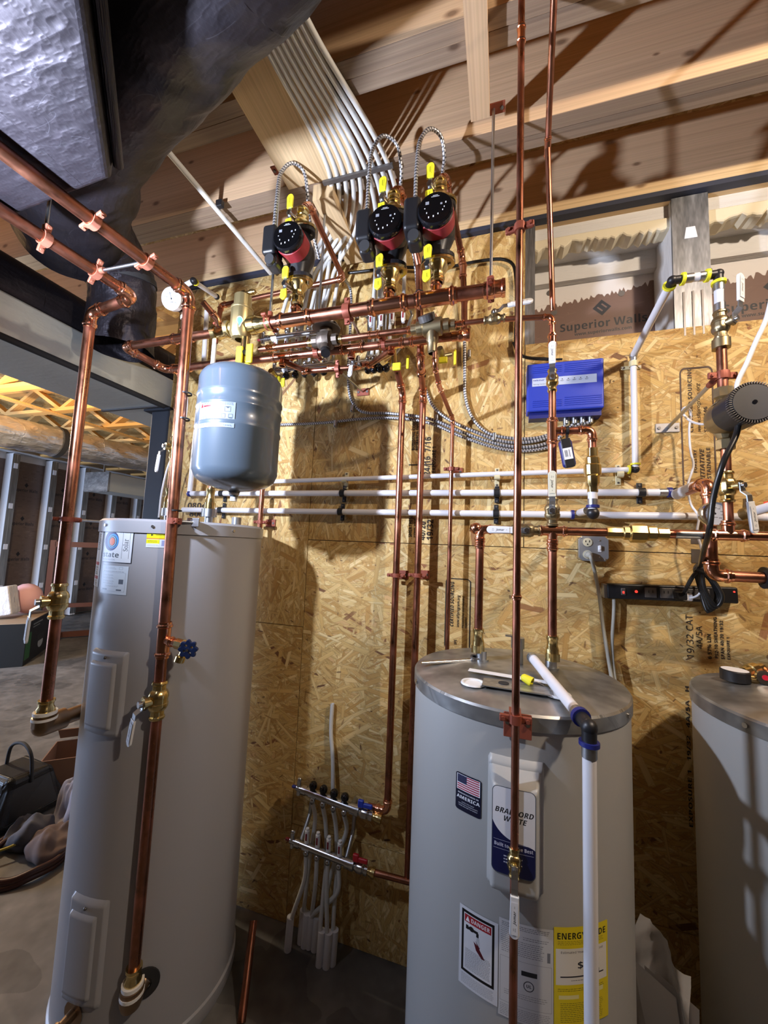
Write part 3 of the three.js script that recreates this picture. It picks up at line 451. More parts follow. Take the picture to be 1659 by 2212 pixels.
  for (const [px, py] of [[365, 1100], [452, 1105]]) { const p = P(px, py, 0.3); part(t, 'dielectric_nut', mg(cyl(V(p.x, 1.656, p.z), V(p.x, 1.69, p.z), 0.016, 14), cyl(V(p.x, 1.69, p.z), V(p.x, 1.722, p.z), 0.03, 6)), M.zinc); }
  part(t, 'anode_cap', cyl(V(-1.07, 1.656, 0.22), V(-1.07, 1.695, 0.22), 0.02, 16), M.zinc);
  const dq = onCyl(ST.x, ST.z, r, 158, 2190), dd = V(Math.sin(dq.th), 0, Math.cos(dq.th)), dp = V(ST.x, dq.y, ST.z).addScaledVector(dd, r);
  part(t, 'drain_spigot', mg(lathe([[0, 0.002], [0.035, 0.001], [0.035, 0], [0.014, 0], [0.014, 0.04], [0.02, 0.04], [0.02, 0.06], [0, 0.062]], dp, dd, 14)), M.oldBronze);
}
{
  const t = thing('electric_water_heater', 'squat grey water heater with galvanised lid and flag sticker in front of the wall', 'water heater'), r = BW.r;
  part(t, 'jacket', ring(BW, [[r - 0.02, 0.02], [r, 0.03], [r, 1.218]]), M.bw);
  part(t, 'base_ring', ring(BW, [[r - 0.05, 0.0], [r + 0.004, 0.0], [r + 0.004, 0.05], [r, 0.052]]), M.galv);
  const lid = ring(BW, [[r + 0.001, 1.212], [r + 0.004, 1.212], [r + 0.004, 1.242], [r, 1.247], [r * 0.85, 1.256], [r * 0.5, 1.266], [0, 1.27]]);
  part(t, 'lid', uvBox(lid, 0.5), M.galv);
  const lidY = (x, z) => { const q = Math.min(1, Math.hypot(x - BW.x, z - BW.z) / r); return (q > 0.85 ? 1.247 + 0.009 * (1 - q) / 0.15 : q > 0.5 ? 1.256 + 0.01 * (0.85 - q) / 0.35 : 1.266 + 0.004 * (0.5 - q) / 0.5) + 0.002; };
  const onLid = (px, py) => { let y = 1.26, p; for (let i = 0; i < 4; i++) { p = atY(px, py, y); y = lidY(p.x, p.z); } return V(p.x, y, p.z); };
  for (const [px, py] of [[905, 1450], [1352, 1513]]) { const s = onCyl(BW.x, BW.z, r, px, py), d = V(Math.sin(s.th), 0, Math.cos(s.th)), p = V(BW.x, 1.228, BW.z).addScaledVector(d, r + 0.003); part(t, 'lid_screw', cyl(p, p.clone().addScaledVector(d, 0.005), 0.006, 8), M.steel); }
  for (const [px, py] of [[1022, 1476], [1205, 1501]]) { const p = onLid(px, py); part(t, 'knockout_ring', lathe([[0.0, 0.0003], [0.024, 0.0003], [0.0245, 0.004], [0.029, 0.004], [0.031, 0]].reverse(), p, Yax, 24), M.grip); }
  { const p = onLid(1113, 1485); const pl = part(t, 'junction_plate', new THREE.BoxGeometry(0.155, 0.002, 0.062).rotateY(-0.05).translate(p.x, p.y + 0.003, p.z), M.galv); const h = onLid(1088, 1479); part(pl, 'knockout_hole', cyl(V(h.x, p.y + 0.004, h.z), V(h.x, p.y + 0.0055, h.z), 0.013, 16), M.matBlack); }
  { const p = onLid(1100, 1464); part(t, 'warning_strip', new THREE.BoxGeometry(0.21, 0.001, 0.024).rotateY(-0.12).translate(p.x, p.y + 0.004, p.z), M.grip); }
  for (const [px, py] of [[1040, 1408], [1190, 1420]]) { const p = P(px, py, 0.36); part(t, 'port_nipple', mg(cyl(V(p.x, 1.255, 0.36), V(p.x, 1.295, 0.36), 0.016, 14), cyl(V(p.x, 1.26, 0.36), V(p.x, 1.272, 0.36), 0.022, 16)), M.zinc); }
  { const p = P(1118, 1420, 0.36); part(t, 'relief_valve_body', mg(cyl(V(p.x, 1.26, 0.36), V(p.x, 1.315, 0.36), 0.016, 14), cyl(V(p.x, 1.315, 0.36), V(p.x, 1.345, 0.36), 0.021, 6)), M.zinc); part(t, 'relief_lever', box(p.x - 0.035, p.x + 0.005, 1.346, 1.35, 0.35, 0.37), M.zinc); }
  // raised panel and its label
  const q = span(BW, 1047, 1648, 1182, 1938, r + 0.02), pn = part(t, 'access_panel', raised(BW.x, BW.z, r, q[0], q[1], q[2], q[3], 0.012, 0.05, 0.02), M.bw);
  const mU = (x) => q[0] + (q[1] - q[0]) * x, mV = (k) => q[2] + (q[3] - q[2]) * k;
  part(pn, 'panel_face', raised(BW.x, BW.z, r + 0.011, mU(0.04), mU(0.93), mV(0.02), mV(0.94), 0.042, 0.16, 0.09), M.bw);
  reseed(62);
  const brand = canvasTex(320, 640, (g, w, h) => {
    g.clearRect(0, 0, w, h); g.fillStyle = '#4a505c'; g.beginPath(); g.roundRect(0, 0, w, h, 44); g.fill(); g.save(); g.beginPath(); g.roundRect(5, 5, w - 10, h - 10, 40); g.clip(); g.fillStyle = '#e2e4ea'; g.fillRect(0, 0, w, h);
    g.fillStyle = '#141a48'; g.beginPath(); g.moveTo(0, 250); g.bezierCurveTo(40, 360, 150, 392, 200, 394); g.bezierCurveTo(260, 396, 300, 404, w, 424); g.lineTo(w, h); g.lineTo(0, h); g.fill();
    g.textAlign = 'center'; g.fillStyle = '#14151a'; g.font = 'italic bold 54px sans-serif'; g.fillText('BRADFORD', 160, 196, 296); g.fillText('WHITE', 166, 250); g.strokeStyle = '#14151a'; g.lineWidth = 5; g.beginPath(); g.arc(160, 122, 20, 0, 7); g.stroke(); g.fillRect(148, 118, 26, 8);
    g.fillStyle = '#c9cde0'; g.fillRect(14, 398, 280, 2); g.fillRect(14, 462, 292, 2); g.font = 'bold 35px sans-serif'; g.fillText('Built to be the Best', 160, 444, 284); lines(g, 90, 500, 140, 3, 22, '#c9cde0', 9); g.restore();
  });
  { const b = span(BW, 1062, 1705, 1158, 1896, r + 0.055); sticker(t, 'brand_label', BW.x, BW.z, r + 0.053, b[0], b[1], b[2], b[3], brand, 'white and navy brand label', { alpha: true }); }
  const flag = canvasTex(256, 420, (g, w, h) => {
    g.clearRect(0, 0, w, h); g.fillStyle = '#12142c'; g.beginPath(); g.roundRect(0, 0, w, h, 26); g.fill(); g.fillStyle = '#eceef2'; g.fillRect(12, 16, w - 24, 176);
    for (let i = 0; i < 7; i++) { g.fillStyle = '#b03048'; g.fillRect(18, 22 + i * 24.6, w - 36, 13); } g.fillStyle = '#262a4c'; g.fillRect(18, 22, 96, 88); g.fillStyle = '#c8cbda'; for (let j = 0; j < 5; j++) for (let i = 0; i < 6; i++) g.fillRect(26 + i * 15, 30 + j * 16, 3, 3);
    g.fillStyle = '#eef0f4'; g.textAlign = 'center'; g.font = 'bold 22px sans-serif'; g.fillText('MANUFACTURED IN', w / 2, 232); g.font = 'bold 52px sans-serif'; g.fillText('AMERICA', w / 2, 288); g.font = '15px sans-serif'; for (const [i, s] of ['USING THE FINEST', 'MATERIALS & COMPONENTS', 'FROM AROUND THE WORLD'].entries()) g.fillText(s, w / 2, 326 + i * 22);
  });
  sticker(t, 'flag_sticker', BW.x, BW.z, r, ...span(BW, 985, 1676, 1040, 1758), flag, 'dark sticker with a flag', { alpha: true });
  const dq = span(BW, 992, 1974, 1076, 2150), hot = canvasTex(384, 640, (g, w, h) => {
    g.fillStyle = '#dcdde0'; g.fillRect(0, 0, w, h); g.fillStyle = '#121216'; g.fillRect(26, 26, w - 60, h - 140); g.fillStyle = '#e4e4e6'; g.fillRect(48, 48, w - 104, h - 184); g.fillStyle = '#a8242e'; g.fillRect(56, 56, w - 120, 62); g.fillStyle = '#f2f2f2'; g.font = 'bold 46px sans-serif'; g.fillText('DANGER', 120, 104); g.beginPath(); g.moveTo(66, 110); g.lineTo(88, 66); g.lineTo(110, 110); g.fill();
    g.fillStyle = '#1b1b1e'; g.fillRect(74, 148, 120, 22); g.fillRect(70, 140, 26, 34); g.beginPath(); g.ellipse(128, 156, 26, 20, 0, 0, 7); g.fill(); g.fillRect(176, 160, 24, 34); g.strokeStyle = '#8a9098'; g.lineWidth = 3; for (let i = 0; i < 4; i++) { g.beginPath(); g.moveTo(184 + i * 6, 196); g.lineTo(178 + i * 12, 268); g.stroke(); }
    g.fillStyle = '#5a1520'; g.beginPath(); g.moveTo(150, 240); g.lineTo(196, 262); g.lineTo(262, 340); g.lineTo(232, 344); g.lineTo(176, 300); g.closePath(); g.fill(); g.beginPath(); g.moveTo(168, 226); g.lineTo(214, 270); g.lineTo(200, 282); g.fill(); lines(g, 66, 330, 250, 16, 10, '#55565c', 3); lines(g, 30, 545, 320, 8, 10, '#888a90', 3);
  });
  sticker(t, 'danger_label', BW.x, BW.z, r, dq[0], dq[1], dq[2], dq[3], hot, 'white danger label with black frame');
  const sq = span(BW, 1077, 1998, 1195, 2212), spec = canvasTex(384, 700, (g, w, h) => { g.fillStyle = '#cfd0d2'; g.fillRect(0, 0, w, h); lines(g, 20, 20, 340, 3, 12, '#5c5e66', 4); lines(g, 12, 60, 130, 8, 14, '#6a6c74', 3); lines(g, 170, 90, 180, 2, 14, '#6a6c74', 4); for (let y = 130; y < 240; y += 14) lines(g, 20, y, 300, 1, 9, '#70727a', 4); g.strokeStyle = '#85878e'; g.lineWidth = 2; g.strokeRect(12, 270, 360, 320); g.fillStyle = '#22232a'; g.fillRect(160, 330, 110, 34); g.strokeStyle = '#33343c'; g.lineWidth = 6; g.beginPath(); g.arc(212, 432, 34, 0, 7); g.stroke(); g.font = 'bold 30px sans-serif'; g.textAlign = 'center'; g.fillText('UL', 212, 442); lines(g, 40, 500, 300, 3, 14, '#6a6c74', 3); lines(g, 12, 610, 350, 7, 12, '#7a7c84', 3); g.save(); g.translate(350, 240); g.rotate(-Math.PI / 2); g.fillRect(0, -10, 70, 22); g.restore(); });
  sticker(t, 'rating_label', BW.x, BW.z, r, sq[0], sq[1], sq[2], sq[3], spec, 'pale rating plate label');
  const eq = span(BW, 1196, 2000, 1312, 2212), en = canvasTex(384, 760, (g, w, h) => { g.fillStyle = '#e3cf1c'; g.fillRect(0, 0, w, h); g.fillStyle = '#14140c'; g.font = 'bold 70px sans-serif'; g.textAlign = 'center'; g.fillText('ENERGYGUIDE', w / 2, 96, w - 34); lines(g, 24, 112, 330, 3, 12, '#5c5410', 3); g.fillStyle = '#e4e2dc'; g.fillRect(12, 170, w - 24, 280); g.fillStyle = '#20202c'; g.font = '26px sans-serif'; g.fillText('Estimated Yearly Energy Cost', w / 2, 208, 300); g.font = 'bold 76px sans-serif'; g.fillText('$4', w / 2, 330); g.fillRect(40, 384, w - 80, 10); g.fillRect(300, 356, 10, 36); lines(g, 110, 416, 180, 1, 10, '#44444c', 4); g.fillStyle = '#e9e2a0'; g.fillRect(30, 530, 130, 30); g.fillRect(220, 500, 120, 34); lines(g, 24, 480, 330, 2, 14, '#5c5410', 4); lines(g, 40, 590, 300, 11, 14, '#7a6f16', 4); });
  sticker(t, 'energy_label', BW.x, BW.z, r, eq[0], eq[1], eq[2], eq[3], en, 'yellow energy guide label');
}
{
  const t = thing('storage_water_heater', 'second grey water heater beside the plastic bag with gauge lying on its lid', 'water heater'), r = T3.r;
  part(t, 'jacket', ring(T3, [[r - 0.02, 0.02], [r, 0.03], [r, 1.218]]), M.bw);
  part(t, 'base_ring', ring(T3, [[r - 0.05, 0.0], [r + 0.004, 0.0], [r + 0.004, 0.05], [r, 0.052]]), M.galv);
  part(t, 'lid', uvBox(ring(T3, [[r + 0.001, 1.212], [r + 0.004, 1.212], [r + 0.004, 1.242], [r, 1.247], [r * 0.85, 1.256], [r * 0.5, 1.266], [0, 1.27]]), 0.5, 0.3, 0.2), M.galv);
  const s = onCyl(T3.x, T3.z, r, 1613, 1543), d = V(Math.sin(s.th), 0, Math.cos(s.th)), p = V(T3.x, 1.228, T3.z).addScaledVector(d, r + 0.003); part(t, 'lid_screw', cyl(p, p.clone().addScaledVector(d, 0.005), 0.006, 8), M.steel);
}
// expansion tank
const EX = { x: -0.898, z: 0.465, r: 0.1415 };
{
  const t = thing('expansion_tank', 'blue grey steel expansion tank hanging under the brass air separator', 'tank'), r = EX.r;
  const prof = [[0.012, 1.755], [0.02, 1.775], [0.06, 1.782], [0.105, 1.796], [0.13, 1.812], [r, 1.84], [r, 1.975], [r + 0.003, 1.981], [r + 0.003, 1.987], [r, 1.993], [r, 2.045], [r + 0.003, 2.05], [r + 0.003, 2.056], [r, 2.062], [r, 2.088], [r + 0.003, 2.093], [r + 0.003, 2.099], [r, 2.105], [r, 2.158], [0.137, 2.174], [0.128, 2.187], [0.112, 2.197], [0.085, 2.206], [0.05, 2.211], [0.02, 2.213], [0.02, 2.222], [0, 2.222]];
  part(t, 'shell', lathe(prof, V(EX.x, -0.006, EX.z), Yax, 64), M.expo);
  part(t, 'air_valve', mg(cyl(V(EX.x, 1.735, EX.z), V(EX.x, 1.77, EX.z), 0.012, 12), ball(V(EX.x, 1.762, EX.z), 0.018, 1, 0.7, 1)), M.grip);
  part(t, 'top_nipple', cyl(V(EX.x, 2.205, EX.z), V(EX.x, 2.305, EX.z), 0.012, 14), M.brass);
  reseed(63);
  const lab = canvasTex(384, 320, (g, w, h) => { g.fillStyle = '#b9c6d6'; g.fillRect(0, 0, w, h); g.fillStyle = '#22262e'; g.font = '44px sans-serif'; g.fillText('AMTROL', 62, 52); g.fillStyle = '#b02c34'; g.beginPath(); g.moveTo(22, 84); g.lineTo(40, 26); g.lineTo(58, 84); g.fill(); g.fillRect(62, 62, 88, 20); g.fillStyle = '#6c3a48'; g.font = 'bold 20px sans-serif'; g.fillText('EXTROL', 156, 82); lines(g, 16, 110, 110, 6, 11, '#66707e', 4); lines(g, 16, 186, 160, 11, 11, '#5b6574', 5); g.strokeStyle = '#4c5562'; g.lineWidth = 4; g.beginPath(); g.arc(212, 150, 12, 0, 7); g.stroke(); g.fillStyle = '#333a44'; g.fillRect(182, 108, 22, 18); g.fillRect(222, 108, 22, 14); lines(g, 262, 14, 110, 6, 9, '#5b6574', 4); g.strokeRect(292, 84, 52, 56); g.beginPath(); g.moveTo(296, 84); g.lineTo(318, 104); g.lineTo(340, 84); g.fill(); g.strokeRect(266, 168, 34, 44); g.strokeRect(330, 168, 34, 44); g.fillRect(334, 204, 26, 12); lines(g, 258, 236, 116, 4, 10, '#5b6574', 5); lines(g, 258, 290, 116, 2, 10, '#5b6574', 5); });
  sticker(t, 'brand_label', EX.x, EX.z, r, ...span(EX, 432, 862, 508, 922), lab, 'printed label with red triangle', { tint: lin(0.5, 0.5, 0.5) });
}

// ------------------------------------------------------------------ plumbing
const R12 = 0.008, R34 = 0.0111, R1 = 0.0143, R114 = 0.0175, R112 = 0.0206, ZH = 0.36;
const XP = V(1, 0, 0), XM = V(-1, 0, 0), YP = V(0, 1, 0), YM = V(0, -1, 0), ZP = V(0, 0, 1), ZM = V(0, 0, -1);
const toEye = (p) => V(0, EYE, OUT).sub(p).normalize();
const column = (px, py, z, y0, y1) => { const x = P(px, py, z).x; return [V(x, y1, z), V(x, y0, z)]; };

// front riser that passes the lid of the squat heater
{
  const z = 0.72, x = P(1117, 1150, z).x, t = thing('copper_riser_pipe', 'thin copper riser clamped to the front of the squat water heater lid', 'pipe');
  run(t, [V(x, 3.292, z), V(x, 0.0, z)], R12);
  coupling(t, V(x, yOn(1127, 75, z), z), YP, R12, 6); coupling(t, V(x, yOn(1119, 1290, z), z), YP, R12, 1.6);
  ballValve('ball_valve', 'brass ball valve with white lever on the thin riser before the heater label', V(x, yOn(1110, 1862, z), z), YP, ZP, YM, R12 * 1.05, { len: 0.112, w: 0.0155, print: M.printWhite, lift: 0.006 });
  const y = yOn(1113, 1553, z), c = clamp('pipe_clamp', 'red copper clamp screwed to the galvanised lid of the squat heater', V(x, y, z), YP, R12, XP, { band: 0.009 });
  const pl = part(c, 'bracket_plate', new RoundedBoxGeometry(0.058, 0.052, 0.004, 1, 0.0018).translate(x + 0.006, 1.222, 0.674), M.clampCu);
  for (const s of [-1, 1]) part(pl, 'screw', cyl(V(x + 0.006 + s * 0.021, 1.228, 0.676), V(x + 0.006 + s * 0.021, 1.228, 0.681), 0.0045, 8), M.steel);
  part(c, 'bracket_arm', box(x - 0.012, x + 0.012, y - 0.006, y + 0.006, 0.674, z - 0.006), M.clampCu);
  clamp('pipe_clamp', 'small red copper clamp high on the thin riser under the ceiling', V(x, yOn(1122, 492, z), z), YP, R12, V(1, 0, 0.2), { band: 0.009 });
}
// tilted riser above the mixed water line
{
  const e = P(1194, 684, ZH), k = P(1183, 318, 0.5), top = P(1198, -40, 0.76), t = thing('copper_riser_pipe', 'slightly tilted copper riser from the mixed water elbow up to the ceiling', 'pipe');
  const ext = top.clone().addScaledVector(dirTo(k, top), 0.06);
  part(t, 'tube', cyl(e.clone().add(V(0, 0.02, 0)), k, R12), M.copper); part(t, 'tube', cyl(k, ext, R12), M.copper);
  coupling(t, k, dirTo(k, ext), R12, 6);
}
// mixed water stack over the heater's hot port
{
  const x = P(1193, 950, ZH).x, yT = yOn(1194, 684, ZH), yH = yOn(1190, 1147, ZH), t = thing('copper_stack_pipe', 'vertical copper stack passing in front of the blue control box', 'pipe');
  const yTee = yOn(1196, 932, ZH), yv1 = yOn(1197, 822, ZH), yv2 = yOn(1196, 1106, ZH);
  run(t, [P(1060, 691, ZH), V(x, yT, ZH), V(x, yv1 + 0.04, ZH)], R12 * 1.05);
  coupling(t, V(x, yOn(1196, 735, ZH), ZH), YP, R34 * 0.95, 4);
  part(t, 'tube', cyl(V(x, yv1 - 0.03, ZH), V(x, yTee, ZH), R34 * 0.95), M.copper); part(t, 'tube', cyl(V(x, yTee, ZH), V(x, yv2 + 0.03, ZH), R34 * 1.12), M.copper);
  tee(t, V(x, yTee, ZH), YP, XP, R34 * 1.15, R34);
  ballValve('ball_valve', 'brass ball valve with upright white lever in front of the blue control box', V(x, yv1, ZH), YP, toEye(V(x, 2.3, ZH)), YP, R34 * 0.95, { len: 0.106, w: 0.019, print: M.printWhite, lift: 0.008 });
  ballValve('ball_valve', 'dull brass ball valve with upright ivory lever above the copper cross line', V(x, yv2, ZH), YP, toEye(V(x, 1.75, ZH)), YP, R34 * 1.15, { len: 0.115, w: 0.021, color: M.ivoryGrip, print: M.printIvory, body: M.bronze, lift: 0.008 });
  // branch to the white line
  const b = thing('copper_branch_pipe', 'short copper branch bending down to a brass union beside the blue sensor', 'pipe'), xe = P(1279, 935, ZH).x, yb = yTee;
  run(b, [V(x + 0.03, yb, ZH), V(xe, yb, ZH), V(xe, yOn(1280, 982, ZH), ZH)], R34);
  part(b, 'brass_union', lathe([[R34, 0.06], [R34 * 1.3, 0.06], [R34 * 1.3, 0.035], [R34 * 1.75, 0.03], [R34 * 1.75, 0.012], [R34 * 2.1, 0.008], [R34 * 2.1, -0.02], [R34 * 1.7, -0.024], [R34 * 1.7, -0.045], [R34 * 1.3, -0.055], [R34 * 1.3, -0.07], [R34, -0.07]].reverse(), V(xe, yOn(1280, 1012, ZH), ZH), YP, 22), M.brass);
  const u = V(xe, yOn(1280, 1040, ZH), ZH), d = V(xe, yOn(1280, 1100, ZH), ZH), w = P(1252, 1108, 0.035);
  const q = thing('white_tube_drop', 'short white tube with black elbow feeding the lower white wall line', 'pipe');
  part(q, 'tube', cyl(u, d, R34 * 1.15), M.pex); each(q, 'crimp_ring', [cyl(u, u.clone().add(V(0, -0.02, 0)), R34 * 1.25), cyl(d.clone().add(V(0, 0.03, 0)), d.clone().add(V(0, 0.012, 0)), R34 * 1.25)], M.zinc);
  part(q, 'blue_collar', cyl(d.clone().add(V(0, 0.012, 0)), d.clone().add(V(0, 0.004, 0)), R34 * 1.6), M.blueDeep);
  part(q, 'black_elbow', mg(ball(d.clone().add(V(0, -0.012, 0)), R34 * 1.6), cyl(d.clone().add(V(0, -0.012, 0)), d.clone().lerp(w, 0.3), R34 * 1.25)), M.black);
  part(q, 'tube', cyl(d.clone().lerp(w, 0.3), w, R34 * 1.15), M.pex);
  // strap-on sensor
  const s = thing('pipe_sensor', 'small blue and black device strapped to the copper branch with barcode sticker', 'sensor'), sp = P(1225, 980, ZH + 0.02), fx = V(0.985, 0.17, 0).normalize(), fy = V(-0.17, 0.985, 0).normalize();
  part(s, 'shell', frame(new RoundedBoxGeometry(0.036, 0.085, 0.026, 3, 0.011), sp, fx, fy, ZP), M.blueDeep);
  part(s, 'front_panel', frame(new RoundedBoxGeometry(0.026, 0.086, 0.006, 2, 0.002), sp.clone().add(V(0, 0, 0.0115)), fx, fy, ZP), M.black);
  part(s, 'barcode_sticker', frame(new THREE.PlaneGeometry(0.024, 0.034), sp.clone().add(V(0, -0.003, 0.0149)), fx, fy, ZP), mat({ map: canvasTex(64, 96, (g) => { g.fillStyle = '#e6e7ea'; g.fillRect(0, 0, 64, 96); g.fillStyle = '#202226'; for (let i = 0; i < 16; i++) g.fillRect(10, 20 + i * 3.4, 22, i % 3 ? 1.2 : 2.4); g.fillRect(42, 16, 4, 62); }), roughness: 0.5 }));
  part(s, 'strap', lathe([[R34 * 1.02, -0.004], [R34 * 1.25, -0.004], [R34 * 1.25, 0.004], [R34 * 1.02, 0.004]], V(P(1225, 935, ZH).x, yb, ZH), XP, 16), M.black); part(s, 'hook', cyl(V(P(1225, 935, ZH).x, yb - 0.01, ZH), sp.clone().add(V(0, 0.04, 0)), 0.004, 8), M.black);
  // horizontal cross line between the heaters
  const h = thing('copper_cross_pipe', 'horizontal copper line with brass check valve above the power strip', 'pipe'), xL = P(1037, 1145, ZH).x, pe = P(1700, 1152, ZH), rh = R34 * 1.12;
  const xC = P(1375, 1147, ZH).x, xV = P(1136, 1145, ZH).x, xT2 = P(1573, 1149, ZH).x;
  part(h, 'tube', cyl(V(xL, yH, ZH), V(xV - 0.035, yH, ZH), rh), M.copper); part(h, 'tube', cyl(V(xV + 0.035, yH, ZH), V(xC - 0.06, yH, ZH), rh), M.copper); part(h, 'tube', cyl(V(xC + 0.06, yH, ZH), V(pe.x + 1.3, yH, ZH), rh), M.copper);
  part(h, 'elbow', elbowGeo(V(xL, yH, ZH), XP, YM, rh, 1.7), M.fit);
  part(h, 'test_plug', mg(ball(V(xL - 0.012, yH + 0.002, ZH), 0.019), cyl(V(xL, yH, ZH), V(xL - 0.03, yH + 0.004, ZH), 0.012, 14)), M.fit);
  tee(h, V(x, yH, ZH), XP, YM, rh); tee(h, V(xT2, yH, ZH), XP, YP, rh);
  part(h, 'check_valve', lathe([[rh, -0.075], [rh * 1.3, -0.075], [rh * 1.35, -0.055], [rh * 1.3, -0.052], [rh * 1.3, -0.035], [rh * 1.6, -0.032], [rh * 1.6, -0.02], [rh * 2.15, -0.016], [rh * 2.2, 0], [rh * 2.15, 0.02], [rh * 1.7, 0.026], [rh * 1.7, 0.045], [rh * 1.3, 0.05], [rh * 1.3, 0.058], [rh * 1.35, 0.075], [rh, 0.075]], V(xC, yH, ZH), XP, 8), M.brass, 'bright brass hexagonal check valve');
  part(h, 'paper_tag', curvedTag(V(P(1485, 1150, ZH).x, yH, ZH), rh), M.zinc);
  ballValve('ball_valve', 'dull brass ball valve with white lever lying along the copper cross line', V(xV, yH, ZH), XP, toEye(V(xV, yH, ZH)), XM, rh, { len: 0.112, w: 0.02, print: M.printWhite, body: M.bronze, lift: 0.008 });
  // drops into the heater lid
  for (const [px, py, lab] of [[1040, 1412, 'short vertical copper pipe from heater lid to the elbow beside the white lever'], [1190, 1425, 'short vertical copper pipe from heater lid to the middle of the cross line']]) {
    const xd = px < 1100 ? xL : x, dt = thing('copper_drop_pipe', lab, 'pipe'); part(dt, 'tube', cyl(V(xd, yH - 0.02, ZH), V(xd, 1.34, ZH), rh), M.copper); part(dt, 'brass_adapter', adapterGeo(V(xd, 1.325, ZH), YM, rh, 0.07), M.brass);
    coupling(dt, V(xd, yH - 0.045, ZH), YP, rh, 2.4);
  }
}
function curvedTag(p, r) { return aim(new THREE.CylinderGeometry(r * 1.03, r * 1.03, 0.06, 16, 1, true, -0.4, 1.6), p, XP); }
// relief discharge tube of the squat heater
{
  const a = P(1132, 1425, 0.37), y1 = 1.292; a.y = 1.325; const zc = 0.725, b = P(1272, 1497, zc), t = thing('white_relief_tube', 'white relief tube with black elbow running down the front of the squat heater', 'pipe'), bt = V(b.x, 0.12, zc);
  const m = V(b.x, 1.262, zc), r = 0.0125, s = V(a.x + 0.02, 1.30, 0.39);
  part(t, 'tube', cyl(s, m.clone().lerp(s, 0.1), r), M.pex); part(t, 'tube', cyl(V(m.x, m.y - 0.035, m.z), bt, r), M.pex);
  part(t, 'black_elbow', mg(ball(m, r * 1.25), cyl(m, m.clone().lerp(s, 0.11), r * 1.1), cyl(m, V(m.x, m.y - 0.03, m.z), r * 1.1)), M.black);
  each(t, 'blue_collar', [cyl(m.clone().lerp(s, 0.09), m.clone().lerp(s, 0.12), r * 1.5), cyl(V(m.x, m.y - 0.026, m.z), V(m.x, m.y - 0.034, m.z), r * 1.5)], M.blueDeep);
  each(t, 'crimp_ring', [cyl(m.clone().lerp(s, 0.12), m.clone().lerp(s, 0.17), r * 1.12), cyl(V(m.x, m.y - 0.036, m.z), V(m.x, m.y - 0.056, m.z), r * 1.12), cyl(s, s.clone().lerp(m, 0.05), r * 1.2)], M.zinc);
}
